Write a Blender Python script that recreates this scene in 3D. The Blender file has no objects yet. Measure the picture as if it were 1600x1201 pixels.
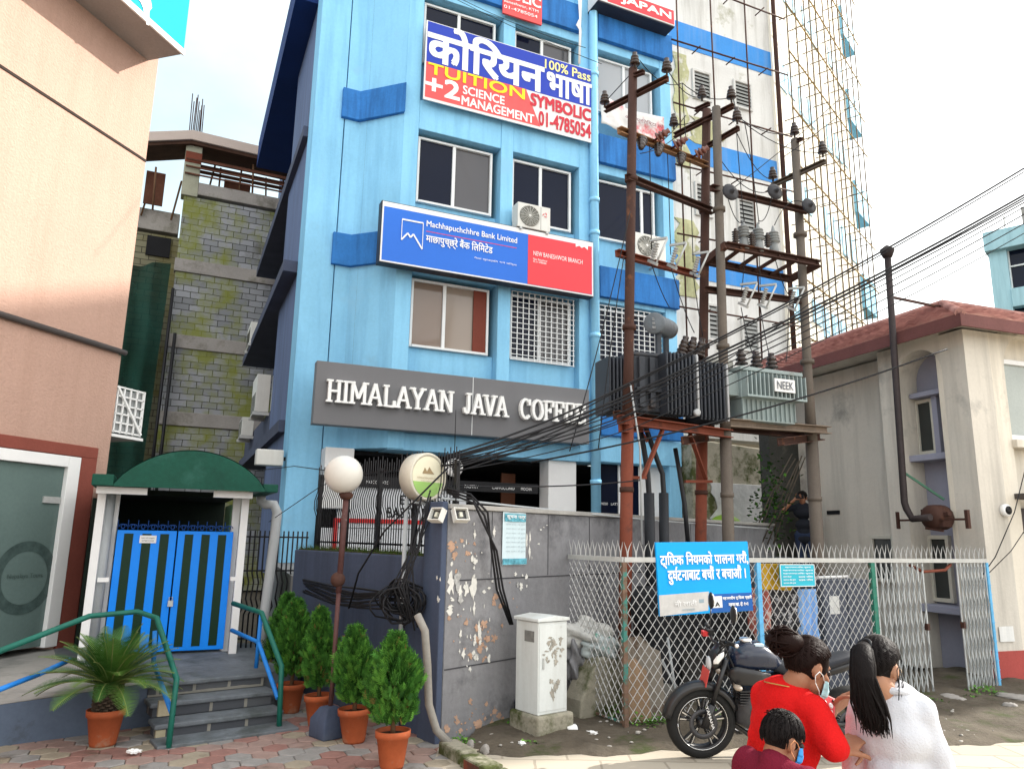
import bpy, bmesh, math, random
from mathutils import Vector, Matrix
rnd = random.Random(7)
R = math.radians
sc = bpy.context.scene
COL = sc.collection
# ---------------------------------------------------------------- camera
F_PX, PITCH, ROLL, CAM_H = 1160.0, R(11.55), R(1.0), 1.85
cam_d = bpy.data.cameras.new('camera')
cam_d.sensor_width = 36.0
cam_d.lens = F_PX / 1600 * 36
cam_d.clip_start = 0.05
cam_d.clip_end = 3000
cam = bpy.data.objects.new('camera', cam_d)
COL.objects.link(cam)
def cdir(x, y):
    a = x*math.cos(ROLL) - y*math.sin(ROLL); b = x*math.sin(ROLL) + y*math.cos(ROLL)
    return Vector((a, -math.sin(PITCH)*b, math.cos(PITCH)*b))
fw = Vector((0, math.cos(PITCH), math.sin(PITCH)))
rx, ry = cdir(1, 0), cdir(0, 1)
cam.matrix_world = Matrix(((rx.x, ry.x, -fw.x, 0), (rx.y, ry.y, -fw.y, 0), (rx.z, ry.z, -fw.z, CAM_H), (0, 0, 0, 1)))
sc.camera = cam
# ---------------------------------------------------------------- sky, sun, exposure
SUN_AZ, SUN_EL = 68.0, 33.0           # degrees clockwise from +Y, and above the horizon
w = bpy.data.worlds.new('World'); sc.world = w; w.use_nodes = True
nt = w.node_tree; N = nt.nodes; L = nt.links
sky = N.new('ShaderNodeTexSky'); sky.sky_type = 'NISHITA'; sky.sun_disc = False
sky.sun_elevation = R(SUN_EL); sky.sun_rotation = R(SUN_AZ); sky.air_density = 1.0; sky.dust_density = 2.5; sky.ozone_density = 1.2
tc = N.new('ShaderNodeTexCoord')
mp = N.new('ShaderNodeMapping'); mp.inputs['Scale'].default_value = (1.0, 1.0, 1.9)
nz = N.new('ShaderNodeTexNoise'); nz.inputs['Scale'].default_value = 1.7; nz.inputs['Detail'].default_value = 7; nz.inputs['Roughness'].default_value = .55
rp = N.new('ShaderNodeValToRGB'); rp.color_ramp.elements[0].position = .38; rp.color_ramp.elements[1].position = .66
mx = N.new('ShaderNodeMix'); mx.data_type = 'RGBA'
L.new(tc.outputs['Generated'], mp.inputs[0]); L.new(mp.outputs[0], nz.inputs['Vector']); L.new(nz.outputs['Fac'], rp.inputs[0])
mm = N.new('ShaderNodeMath'); mm.operation = 'MULTIPLY_ADD'; mm.inputs[1].default_value = .52; mm.inputs[2].default_value = .46
L.new(rp.outputs[0], mm.inputs[0]); L.new(mm.outputs[0], mx.inputs[0]); L.new(sky.outputs[0], mx.inputs[6])
dp = N.new('ShaderNodeVectorMath'); dp.operation = 'DOT_PRODUCT'; dp.inputs[1].default_value = (.80, -.60, .0); L.new(tc.outputs['Generated'], dp.inputs[0])
mr = N.new('ShaderNodeMapRange'); mr.interpolation_type = 'SMOOTHSTEP'; mr.inputs['From Min'].default_value = -.85; mr.inputs['From Max'].default_value = .35; L.new(dp.outputs['Value'], mr.inputs['Value'])
cm = N.new('ShaderNodeMix'); cm.data_type = 'RGBA'; L.new(mr.outputs[0], cm.inputs[0]); cm.inputs[6].default_value = (4.1, 5.0, 5.2, 1); cm.inputs[7].default_value = (11.5, 11.3, 10.8, 1)   # cloud: bluish to the left, brightened sunward and unseen behind as added fill
L.new(cm.outputs[2], mx.inputs[7])
L.new(mx.outputs[2], N['Background'].inputs[0]); N['Background'].inputs[1].default_value = .095
sun_d = bpy.data.lights.new('sun', 'SUN'); sun_d.energy = 3.1; sun_d.angle = R(.6); sun_d.color = (1, .95, .87)
sun = bpy.data.objects.new('sun', sun_d); COL.objects.link(sun)
sv = Vector((math.sin(R(SUN_AZ))*math.cos(R(SUN_EL)), math.cos(R(SUN_AZ))*math.cos(R(SUN_EL)), math.sin(R(SUN_EL))))
sun.rotation_euler = sv.to_track_quat('Z', 'Y').to_euler()
sc.view_settings.view_transform = 'Standard'; sc.view_settings.look = 'None'; sc.view_settings.gamma = 1
sc.view_settings.exposure = 1.50
# ---------------------------------------------------------------- pixel helpers (1600 px wide photograph -> world)
def ray(u, v):
    return cdir((u-800)/F_PX, -(v-600.5)/F_PX) + fw
def on_z(u, v, z=0.0):
    d = ray(u, v); t = (z-CAM_H)/d.z
    return Vector((d.x*t, d.y*t, z))
def at_y(u, v, Y):
    d = ray(u, v)*1.0; d = d*(Y/d.y); return Vector((d.x, d.y, d.z+CAM_H))
class Frame:                           # a vertical plane: s runs along it, n comes out of it, z is up
    def __init__(s, o, ang):
        s.o = Vector((o[0], o[1], 0)); s.ang = R(ang)
        s.d = Vector((math.cos(s.ang), math.sin(s.ang), 0)); s.n = Vector((math.sin(s.ang), -math.cos(s.ang), 0))
    def p(s, a, z=0, n=0): return s.o + s.d*a + s.n*n + Vector((0, 0, z))
    def sz(s, u, v, n=0):
        d = ray(u, v); c = Vector((0, 0, CAM_H)); t = ((s.o+s.n*n-c) @ s.n)/(d @ s.n); q = c+d*t
        return (q-s.o) @ s.d, q.z
    def S(s, u, v, n=0): return s.sz(u, v, n)[0]
    def Z(s, u, v, n=0): return s.sz(u, v, n)[1]
# ---------------------------------------------------------------- materials
MATS = {}
def pm(name, col, rough=.75, var=.15, sc_=1.3, bump=.12, bs=45, metal=0, dirt=None, streak=None, spec=.22, var2=.06, alpha=None):
    """painted / plastered / metal surface: blotchy colour, fine grain, optional dirt patches and vertical run-off streaks"""
    if name in MATS: return MATS[name]
    m = bpy.data.materials.new(name); m.use_nodes = True; MATS[name] = m
    nt = m.node_tree; N = nt.nodes; L = nt.links; b = N['Principled BSDF']
    b.inputs['Roughness'].default_value = rough; b.inputs['Metallic'].default_value = metal; b.inputs['Specular IOR Level'].default_value = spec
    tc = N.new('ShaderNodeTexCoord')
    def noise(scale, detail=4, vec=None, rg=.55):
        n = N.new('ShaderNodeTexNoise'); n.inputs['Scale'].default_value = scale; n.inputs['Detail'].default_value = detail; n.inputs['Roughness'].default_value = rg
        L.new(vec or tc.outputs['Object'], n.inputs['Vector']); return n.outputs['Fac']
    def mix(fac, a, bcol):
        x = N.new('ShaderNodeMix'); x.data_type = 'RGBA'
        L.new(fac, x.inputs[0])
        for k, v in ((6, a), (7, bcol)):
            if isinstance(v, tuple): x.inputs[k].default_value = (*v, 1)
            else: L.new(v, x.inputs[k])
        return x.outputs[2]
    def ramp(fac, p0, p1):
        r = N.new('ShaderNodeMapRange'); r.inputs['From Min'].default_value = p0; r.inputs['From Max'].default_value = p1
        L.new(fac, r.inputs['Value']); return r.outputs[0]
    sh = lambda k: tuple(max(0, min(1, c*k)) for c in col)
    c = mix(ramp(noise(sc_, 6), .3, .7), sh(1-var), sh(1+var))
    c2 = mix(ramp(noise(bs*.6, 3), .3, .7), sh(1-var*1.2), sh(1+var*1.2))
    x = N.new('ShaderNodeMix'); x.data_type = 'RGBA'; x.inputs[0].default_value = min(.6, var2*5); L.new(c, x.inputs[6]); L.new(c2, x.inputs[7]); c = x.outputs[2]
    if streak:                          # (colour, amount)
        mpn = N.new('ShaderNodeMapping'); mpn.inputs['Scale'].default_value = (2.6, 2.6, .22); L.new(tc.outputs['Object'], mpn.inputs[0])
        f = ramp(noise(1.5, 6, mpn.outputs[0], .65), .46, .74); k = N.new('ShaderNodeMath'); k.operation = 'MULTIPLY'; k.inputs[1].default_value = streak[1]; L.new(f, k.inputs[0])
        c = mix(k.outputs[0], c, streak[0])
    if dirt:                            # (colour, scale, threshold, softness)
        f = ramp(noise(dirt[1], 8, None, .68), dirt[2], dirt[2]+dirt[3]); c = mix(f, c, dirt[0])
    L.new(c, b.inputs['Base Color'])
    if bump:
        bn = N.new('ShaderNodeBump'); bn.inputs['Strength'].default_value = bump; bn.inputs['Distance'].default_value = .02
        L.new(noise(bs, 5), bn.inputs['Height']); L.new(bn.outputs[0], b.inputs['Normal'])
    if alpha is not None: b.inputs['Alpha'].default_value = alpha
    return m
def ridged(m, scale=6, strength=.7, dist=.03, stretch=(1, 1, .55)):
    '''crumple: sharp ridged creases over the material's own fine bump'''
    nt = m.node_tree; N = nt.nodes; L = nt.links; tc = N.new('ShaderNodeTexCoord'); mp = N.new('ShaderNodeMapping'); mp.inputs['Scale'].default_value = stretch
    n = N.new('ShaderNodeTexNoise'); n.noise_type = 'RIDGED_MULTIFRACTAL'; n.inputs['Scale'].default_value = scale; n.inputs['Detail'].default_value = 3; n.inputs['Distortion'].default_value = .6
    b = N.new('ShaderNodeBump'); b.inputs['Strength'].default_value = strength; b.inputs['Distance'].default_value = dist; bs = N['Principled BSDF'].inputs['Normal']
    old = bs.links[0].from_socket if bs.links else None
    L.new(tc.outputs['Object'], mp.inputs[0]); L.new(mp.outputs[0], n.inputs['Vector']); L.new(n.outputs['Fac'], b.inputs['Height'])
    if old: L.new(old, b.inputs['Normal'])
    L.new(b.outputs[0], bs); return m
def glass(name, col, rough=.06, trans=0.0, alpha=1.0, spec=.5):
    if name in MATS: return MATS[name]
    m = bpy.data.materials.new(name); m.use_nodes = True; MATS[name] = m
    b = m.node_tree.nodes['Principled BSDF']; b.inputs['Base Color'].default_value = (*col, 1); b.inputs['Roughness'].default_value = rough
    b.inputs['Specular IOR Level'].default_value = spec; b.inputs['Transmission Weight'].default_value = trans; b.inputs['Alpha'].default_value = alpha
    n = m.node_tree.nodes.new('ShaderNodeTexNoise'); n.inputs['Scale'].default_value = 1.2
    bn = m.node_tree.nodes.new('ShaderNodeBump'); bn.inputs['Strength'].default_value = .05; bn.inputs['Distance'].default_value = .05
    m.node_tree.links.new(n.outputs['Fac'], bn.inputs['Height']); m.node_tree.links.new(bn.outputs[0], b.inputs['Normal'])
    return m
def brickmat(name, c1, c2, mortar, scale=1.0, bw=.42, rh=.2, moss=None, moss_th=.5, mortar_size=.012, dirt=None):
    if name in MATS: return MATS[name]
    m = bpy.data.materials.new(name); m.use_nodes = True; MATS[name] = m
    nt = m.node_tree; N = nt.nodes; L = nt.links; b = N['Principled BSDF']; b.inputs['Roughness'].default_value = .9
    tc = N.new('ShaderNodeTexCoord'); sp = N.new('ShaderNodeSeparateXYZ'); cb = N.new('ShaderNodeCombineXYZ')
    L.new(tc.outputs['Object'], sp.inputs[0]); ad = N.new('ShaderNodeMath'); L.new(sp.outputs[0], ad.inputs[0]); L.new(sp.outputs[1], ad.inputs[1])
    L.new(ad.outputs[0], cb.inputs[0]); L.new(sp.outputs[2], cb.inputs[1])
    br = N.new('ShaderNodeTexBrick'); br.inputs['Color1'].default_value = (*c1, 1); br.inputs['Color2'].default_value = (*c2, 1); br.inputs['Mortar'].default_value = (*mortar, 1)
    br.inputs['Scale'].default_value = scale; br.inputs['Brick Width'].default_value = bw; br.inputs['Row Height'].default_value = rh; br.inputs['Mortar Size'].default_value = mortar_size; br.inputs['Bias'].default_value = -.1
    nzw = N.new('ShaderNodeTexNoise'); nzw.inputs['Scale'].default_value = 3; L.new(cb.outputs[0], nzw.inputs['Vector'])
    va = N.new('ShaderNodeVectorMath'); va.operation = 'MULTIPLY_ADD'; va.inputs[1].default_value = (.05, .05, .05); L.new(nzw.outputs['Color'], va.inputs[0]); L.new(cb.outputs[0], va.inputs[2]); L.new(va.outputs[0], br.inputs['Vector'])
    out = br.outputs['Color']
    def blend(out, col, scale, th, soft, vec=None):
        n = N.new('ShaderNodeTexNoise'); n.inputs['Scale'].default_value = scale; n.inputs['Detail'].default_value = 8; n.inputs['Roughness'].default_value = .65; L.new(vec or tc.outputs['Object'], n.inputs['Vector'])
        r = N.new('ShaderNodeMapRange'); r.inputs['From Min'].default_value = th; r.inputs['From Max'].default_value = th+soft; L.new(n.outputs['Fac'], r.inputs['Value'])
        k = N.new('ShaderNodeMath'); k.operation = 'MULTIPLY'; k.inputs[1].default_value = .85; L.new(r.outputs[0], k.inputs[0])
        x = N.new('ShaderNodeMix'); x.data_type = 'RGBA'; L.new(k.outputs[0], x.inputs[0]); L.new(out, x.inputs[6]); x.inputs[7].default_value = (*col, 1); return x.outputs[2]
    if moss: out = blend(out, moss, .45, moss_th, .12)
    if dirt: out = blend(out, dirt, 1.1, .56, .2)
    L.new(out, b.inputs['Base Color'])
    bn = N.new('ShaderNodeBump'); bn.inputs['Strength'].default_value = .5; bn.inputs['Distance'].default_value = .03; bn.invert = True
    L.new(br.outputs['Fac'], bn.inputs['Height']); L.new(bn.outputs[0], b.inputs['Normal'])
    return m
# ---------------------------------------------------------------- mesh builder
class MB:
    def __init__(s): s.v = []; s.f = []; s.sm = []; s.mi = []; s.cm = 0
    def add(s, vs, fs, smooth=False):
        k = len(s.v); s.v += [tuple(p) for p in vs]
        for f in fs: s.f.append(tuple(i+k for i in f)); s.sm.append(smooth); s.mi.append(s.cm)
    def box(s, x0, x1, y0, y1, z0, z1):
        x0, x1 = min(x0, x1), max(x0, x1); y0, y1 = min(y0, y1), max(y0, y1); z0, z1 = min(z0, z1), max(z0, z1)
        s.add([(x0,y0,z0),(x1,y0,z0),(x1,y1,z0),(x0,y1,z0),(x0,y0,z1),(x1,y0,z1),(x1,y1,z1),(x0,y1,z1)],
              [(0,3,2,1),(4,5,6,7),(0,1,5,4),(1,2,6,5),(2,3,7,6),(3,0,4,7)])
        return s
    def bar(s, p, q, w, h=None, up=(0,0,1)):
        p, q = Vector(p), Vector(q); h = h or w; d = (q-p).normalized(); u = Vector(up)
        if abs(d @ u) > .98: u = Vector((0,1,0))
        a = d.cross(u).normalized(); b = a.cross(d).normalized(); vs = []
        for e in (p, q):
            for i, j in ((-1,-1),(1,-1),(1,1),(-1,1)): vs.append(e + a*(i*w/2) + b*(j*h/2))
        s.add(vs, [(0,3,2,1),(4,5,6,7),(0,1,5,4),(1,2,6,5),(2,3,7,6),(3,0,4,7)]); return s
    def ibeam(s, p, q, w, h, t=.012):      # channel section
        p, q = Vector(p), Vector(q); d = (q-p).normalized(); a = d.cross(Vector((0,0,1))).normalized(); u = Vector((0,0,1))
        s.bar(p+a*(-w/2), q+a*(-w/2), t, h); s.bar(p+u*(h/2-t/2), q+u*(h/2-t/2), w, t); s.bar(p-u*(h/2-t/2), q-u*(h/2-t/2), w, t); return s
    def tube(s, pts, r, seg=8, cap=True, smooth=True, flat=None):
        pts = [Vector(p) for p in pts]; n = len(pts); rr = r if isinstance(r, (list, tuple)) else [r]*n; vs = []; fs = []
        a = None
        for i, p in enumerate(pts):
            d = (pts[min(i+1, n-1)] - pts[max(i-1, 0)]).normalized()
            if a is None:
                a = d.cross(Vector((0,0,1)))
                if a.length < .05: a = d.cross(Vector((0,1,0)))
                a.normalize()
            else:
                a = (a - d*(a @ d))
                if a.length < 1e-5: a = d.orthogonal()
                a.normalize()
            b = d.cross(a)
            for k in range(seg):
                t = 2*math.pi*k/seg
                vs.append(p + a*(math.cos(t)*rr[i]) + b*(math.sin(t)*rr[i]*(flat or 1)))
        for i in range(n-1):
            for k in range(seg):
                fs.append((i*seg+k, i*seg+(k+1) % seg, (i+1)*seg+(k+1) % seg, (i+1)*seg+k))
        s.add(vs, fs, smooth)
        if cap:
            k = len(s.v)-n*seg
            s.f.append(tuple(k+i for i in reversed(range(seg)))); s.sm.append(False); s.mi.append(s.cm)
            s.f.append(tuple(k+(n-1)*seg+i for i in range(seg))); s.sm.append(False); s.mi.append(s.cm)
        return s
    def lathe(s, prof, c=(0,0,0), seg=20, axis='z', smooth=True):
        vs = []; fs = []; c = Vector(c)
        for r, z in prof:
            for k in range(seg):
                t = 2*math.pi*k/seg; x, y = r*math.cos(t), r*math.sin(t)
                vs.append(c + Vector({'z': (x, y, z), 'y': (x, z, y), 'x': (z, x, y)}[axis]))
        n = len(prof)
        for i in range(n-1):
            for k in range(seg): fs.append((i*seg+k, i*seg+(k+1) % seg, (i+1)*seg+(k+1) % seg, (i+1)*seg+k))
        fs.append(tuple(reversed(range(seg)))); fs.append(tuple((n-1)*seg+i for i in range(seg)))
        if axis == 'y': fs = [tuple(reversed(f)) for f in fs]
        s.add(vs, fs, smooth); return s
    def ball(s, c, r, u=16, v=10, rot=None):
        c = Vector(c); r = (r, r, r) if not isinstance(r, (list, tuple)) else r; vs = []; fs = []
        for i in range(v+1):
            p = math.pi*i/v
            for k in range(u):
                t = 2*math.pi*k/u; q = Vector((r[0]*math.sin(p)*math.cos(t), r[1]*math.sin(p)*math.sin(t), r[2]*math.cos(p)))
                vs.append(c + (rot @ q if rot else q))
        for i in range(v):
            for k in range(u): fs.append((i*u+k, (i+1)*u+k, (i+1)*u+(k+1) % u, i*u+(k+1) % u))
        s.add(vs, fs, True); return s
    def prism(s, poly, y0, y1, plane='xz'):   # polygon extruded along the remaining axis
        f = {'xz': lambda a, b, c: (a, c, b), 'xy': lambda a, b, c: (a, b, c), 'yz': lambda a, b, c: (c, a, b)}[plane]
        n = len(poly); vs = [f(a, b, y0) for a, b in poly] + [f(a, b, y1) for a, b in poly]
        fs = [tuple(range(n)), tuple(reversed(range(n, 2*n)))] + [(i, n+i, n+(i+1) % n, (i+1) % n) for i in range(n)]
        s.add(vs, fs); return s
    def quad(s, a, b, c, d): s.add([a, b, c, d], [(0, 1, 2, 3)]); return s
    def build(s, name, mat, parent=None, bevel=0, label=None, kind=None, fix=True, segs=2):
        me = bpy.data.meshes.new(name); me.from_pydata([tuple(p) for p in s.v], [], s.f)
        for mt in (mat if isinstance(mat, (list, tuple)) else [mat]): me.materials.append(mt)
        me.polygons.foreach_set('use_smooth', s.sm); me.polygons.foreach_set('material_index', s.mi)
        if fix and len(s.f) < 60000:
            bm = bmesh.new(); bm.from_mesh(me); bmesh.ops.recalc_face_normals(bm, faces=bm.faces); bm.to_mesh(me); bm.free()
        o = bpy.data.objects.new(name, me); COL.objects.link(o)
        if parent: o.parent = parent
        if label: o['label'] = label
        if kind: o['kind'] = kind
        if bevel:
            md = o.modifiers.new('bevel', 'BEVEL'); md.width = bevel; md.segments = segs; md.limit_method = 'ANGLE'; md.angle_limit = R(40)
        return o
def tag(o, label, cat, group=None, kind=None):
    o['label'] = label; o['category'] = cat
    if group: o['group'] = group
    if kind: o['kind'] = kind
    return o
def thing(name, label, cat, loc=(0,0,0), rz=0, group=None):
    o = bpy.data.objects.new(name, None); o.empty_display_size = .2; COL.objects.link(o)
    o.location = loc; o.rotation_euler = (0, 0, rz); return tag(o, label, cat, group)
def on(fr, name, label, cat, s, z, n=0, group=None):
    return thing(name, label, cat, fr.p(s, z, n), fr.ang, group)
def struct(o): o['kind'] = 'structure'; return o
def dup(o, parent=None, **kw):
    c = o.copy(); COL.objects.link(c)
    if parent: c.parent = parent
    for k, v in kw.items(): c[k] = v
    for ch in list(o.children): dup(ch, c)
    return c
def text(body, name, mat, parent, x0, x1, z0, z1, y, bold=.0, depth=.004, shear=0, fit=True):
    """lettering fitted to a box in the parent's x-z plane, facing -y"""
    cu = bpy.data.curves.new(name, 'FONT'); cu.body = body; cu.size = 1; cu.shear = shear; cu.resolution_u = 3
    tmp = bpy.data.objects.new('tmp', cu); COL.objects.link(tmp)
    bpy.context.view_layer.update()
    me = bpy.data.meshes.new_from_object(tmp.evaluated_get(bpy.context.evaluated_depsgraph_get()))
    bpy.data.objects.remove(tmp); bpy.data.curves.remove(cu)
    xs = [v.co.x for v in me.vertices]; ys = [v.co.y for v in me.vertices]
    if not xs: return None
    ax, bx, ay, by = min(xs), max(xs), min(ys), max(ys); kx = (x1-x0)/(bx-ax); ky = (z1-z0)/(by-ay)
    if not fit: kx = ky
    vs = [(x0+(v.co.x-ax)*kx, y, z0+(v.co.y-ay)*ky) for v in me.vertices]
    fs = [tuple(p.vertices) for p in me.polygons]; bpy.data.meshes.remove(me)
    par = list(range(len(vs)))
    def fd(i):
        while par[i] != i: par[i] = par[par[i]]; i = par[i]
        return i
    for f in fs:
        for i in f[1:]: par[fd(i)] = fd(f[0])
    ids = {}
    vs = [(a, b - depth - .0007*(ids.setdefault(fd(i), len(ids)) % 9), c) for i, (a, b, c) in enumerate(vs)]
    mb = MB(); h_ = (z1-z0)*bold*.9
    for k, (ox, oz) in enumerate(((0, 0), (h_, h_), (-h_, h_), (h_, -h_), (-h_, -h_)) if bold else ((0, 0),)): mb.add([(a+ox, b-.0063*k*.05, c+oz) for a, b, c in vs], fs)
    return mb.build(name, mat, parent, fix=False)
def catenary(p, q, sag, n=14):
    p, q = Vector(p), Vector(q)
    return [p.lerp(q, i/n) - Vector((0, 0, sag*4*(i/n)*(1-i/n))) for i in range(n+1)]
# ================================================================ frames
B = Frame(at_y(700, 600, 14.5), 24)                 # blue apartment block, street front
BS = Frame(B.p(-2.88, 0, -.75), 294)                # its side wall (s negative goes back)
Wf = Frame(at_y(1057, 400, 17.0), 23)               # white block
cW = Wf.p(3.4); WS = Frame(cW, 50)                  # its lit side
K = Frame(at_y(330, 500, 24), 25)                   # unfinished block building
A = Frame(on_z(133, 1003, .4), 74)                  # peach shop building, corner at s=0
PW = Frame(on_z(689, 1160), 49)                     # poster wall
PL = Frame(PW.p(-.02, 0, 0), 131+180)               # planter wall (s negative goes left)
_fa, _fb = on_z(978, 1140), on_z(1563, 1075)
FN = Frame(_fa, math.degrees(math.atan2(_fb.y-_fa.y, _fb.x-_fa.x)))   # chain link fence
RL = Frame(on_z(1563, 1068), 289)                   # right house, shaded side (s negative goes back)
RF = Frame(on_z(1563, 1068), 19)                    # right house, front
# ================================================================ colours
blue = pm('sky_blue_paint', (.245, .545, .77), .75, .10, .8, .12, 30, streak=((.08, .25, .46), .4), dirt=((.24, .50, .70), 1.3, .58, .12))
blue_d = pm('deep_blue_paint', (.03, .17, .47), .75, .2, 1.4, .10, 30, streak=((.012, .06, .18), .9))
shade_navy = pm('soffit_shade_blue', (.006, .03, .14), .75, .15, 1.0)  # blue soffit, darkened because it lies in shade
side_g = pm('blue_side_in_shade', (.115, .155, .27), .8, .12, .7, streak=((.07, .08, .12), .6))  # side wall blue with its shade mixed into the colour
white_al = pm('white_window_frame', (.72, .74, .74), .5, .05, 3, 0.0)
win_dark = glass('dark_window_glass', (.006, .009, .022), .05, spec=.16)
win_cur = pm('drawn_curtain', (.28, .27, .26), .9, .2, 3)
win_brown = glass('brown_tinted_glass', (.20, .15, .12), .08)
grey_sign = pm('grey_sign_panel', (.15, .15, .157), .5, .06, 1.0, .02, streak=((.16, .16, .17), .25))
white_p = pm('white_paint', (.76, .76, .75), .6, .04, 2, .02)
white_w = pm('white_plaster', (.62, .62, .60), .85, .08, .9, .1, dirt=((.38, .37, .33), .9, .57, .14), streak=((.33, .32, .29), .5))
cream_w = pm('cream_plaster', (.78, .74, .64), .85, .05, .9, .08)
black_m = pm('black_metal', (.012, .012, .014), .45, .2, 4, .03)
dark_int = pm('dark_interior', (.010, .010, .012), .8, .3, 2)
rust = pm('rusty_brown_steel', (.058, .027, .02), .8, .25, 2.5, .2, 60, dirt=((.16, .065, .03), 4, .58, .1))
rust_red = pm('red_oxide_steel', (.17, .045, .025), .75, .2, 2, .15, 50, dirt=((.07, .03, .022), 2.2, .54, .12))
grey_st = pm('weathered_grey_steel', (.115, .095, .078), .7, .18, 2.5, .12, 50, dirt=((.11, .075, .05), 2.2, .56, .14))
galv = pm('galvanised_steel', (.46, .47, .46), .5, .12, 6, .05, 60, .3)
conc = pm('raw_concrete', (.30, .28, .26), .9, .18, 1.2, .25, 30, dirt=((.16, .15, .12), 1.4, .52, .16))
ac_w = pm('ac_casing', (.66, .66, .62), .55, .06, 3, .02, streak=((.42, .39, .33), .3))
copper = pm('brown_terracotta', (.36, .085, .03), .8, .15, 5, .08, 50, dirt=((.30, .17, .11), 4, .56, .1), streak=((.18, .06, .03), .4))
moss_c = pm('mossy_concrete', (.30, .28, .22), .95, .25, 1.5, .35, 25, dirt=((.055, .065, .02), 1.7, .46, .12))
# ================================================================ blue apartment block
bb = thing('apartment_block', 'sky blue painted apartment block with dark blue bands behind the bank and coffee signs', 'building', B.o, B.ang)
TOP = 21.0; ZB = 1.3
m = MB()                                             # pilasters and plain panels (local x = s, y = inward)
def pil(x0, x1, y0=0, z0=ZB, z1=TOP): m.box(x0, x1, y0, .6, z0, z1)
pil(-1.17, -.84, 0, 3.45); pil(1.04, 1.33, .0, 3.45); pil(3.0, 3.48, .02, 3.45); pil(5.3, 5.61, 0, 1.3)
# angled bay and corner column
m.prism([(-1.17, .0), (-1.93, .75), (-2.24, .75), (-2.24, .95), (-1.17, .95)], 3.45, TOP, 'xy')
m.prism([(-2.88, .75), (-2.26, .75), (-2.26, 1.5), (-2.88, 1.5)], ZB, TOP, 'xy')
ROWS = [(5.52, 6.95), (8.62, 10.1), (11.85, 13.33), (15.05, 16.55), (18.25, 19.75)]
BAYS = [(-.84, 1.04), (1.33, 3.0), (3.48, 5.3)]
for bx0, bx1 in BAYS:
    zprev = 3.75
    for z0, z1 in ROWS:
        m.box(bx0, bx1, .24, .6, zprev, z0)          # sill panel, recessed
        m.box(bx0, bx1, .015, .6, z1+.08, z1+.75)    # lintel beam, nearly flush
        zprev = z1+.75
    m.box(bx0, bx1, .24, .6, zprev, TOP)
m.box(-1.17, 5.61, .03, .7, 3.43, 3.76)              # beam over the cafe front
m.box(3.48, 5.62, -.02, .5, 3.45, 4.0)
m.build('wall', blue, bb, bevel=.012)
m = MB()
for zt in (7.85, 11.11, 14.35, 17.6):
    m.prism([(-1.17, -.09), (-1.97, .66), (-2.33, .66), (-2.33, .85), (-1.17, .85)], zt-.68, zt, 'xy')
    m.box(3.47, 5.63, -.11, .012, zt-.72, zt)
    if zt > 12: m.box(-.86, 3.0, -.10, .012, zt-.72, zt)
m.box(3.47, 5.63, -.11, -.025, 4.02, 4.72); m.box(-1.1, 3.0, -.05, .02, 7.1, 7.8)
m.build('spandrel_band', blue_d, bb, bevel=.012)
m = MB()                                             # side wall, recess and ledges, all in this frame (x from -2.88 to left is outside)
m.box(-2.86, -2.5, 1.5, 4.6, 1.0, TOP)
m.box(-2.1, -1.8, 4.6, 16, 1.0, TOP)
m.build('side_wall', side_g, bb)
m = MB()
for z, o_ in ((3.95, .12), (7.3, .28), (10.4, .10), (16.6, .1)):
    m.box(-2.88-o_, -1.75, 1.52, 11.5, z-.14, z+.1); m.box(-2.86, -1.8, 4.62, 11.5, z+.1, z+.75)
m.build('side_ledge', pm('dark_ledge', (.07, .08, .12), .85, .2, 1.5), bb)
m = MB(); m.box(-3.36, -2.0, 1.6, 10.3, 13.6, 14.5); m.build('roof_overhang', shade_navy, bb)
m = MB()
m.box(-2.15, -2.11, 4.7, 11.4, 4.95, 6.9); m.box(-2.15, -2.11, 4.7, 11.4, 8.15, 10.1); m.box(-2.15, -2.11, 4.7, 11.4, 1.2, 3.5)
m.build('side_window', win_dark, bb)
m = MB()
for z0, z1 in ((4.95, 6.9), (8.15, 10.1)):
    for k in range(7): m.box(-2.19, -2.152, 4.7+k*1.1, 4.78+k*1.1, z0, z1)
m.build('side_window_frame', white_al, bb)
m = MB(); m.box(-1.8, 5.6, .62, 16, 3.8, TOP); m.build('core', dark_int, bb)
m = MB(); m.tube([(3.34, -.08, 1.3), (3.34, -.08, TOP)], .105, 14)
for z in (3.0, 6.2, 8.6, 9.4, 12.6): m.lathe([(.122, -.05), (.122, .05)], (3.34, -.08, z), 14)
m.build('downpipe', blue, bb)
def window(x0, x1, z0, z1, mat, y=.22, split=.5, brown=False, curt=None):
    f = MB(); t = .05; ww = x1-x0
    f.box(x0, x0+t, y-.05, y+.03, z0, z1); f.box(x1-t, x1, y-.05, y+.03, z0, z1)
    f.box(x0+t, x1-t, y-.05, y+.03, z1-t, z1); f.box(x0+t, x1-t, y-.07, y+.03, z0, z0+t)
    xm = x0+ww*split; f.box(xm-.035, xm+.035, y-.04, y+.03, z0+t, z1-t)
    o = f.build('window', white_al, bb, bevel=.006)
    g = MB(); g.box(x0+t, xm-.036, y, y+.012, z0+t, z1-t); g.build('pane', mat, o)
    g = MB(); g.box(xm+.036, x1-t, y+.013, y+.025, z0+t, z1-t); g.build('pane', curt or mat, o)
    if brown:
        g = MB(); g.box(x1-.34, x1-t-.002, y-.025, y-.004, z0+t, z1-t); g.build('shutter', pm('red_brown_board', (.16, .035, .02), .6), o)
    return o
cur_r = glass('curtained_glass', (.075, .072, .075), .08)
cur_l = glass('pale_curtained_glass', (.34, .36, .38), .12)
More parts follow.
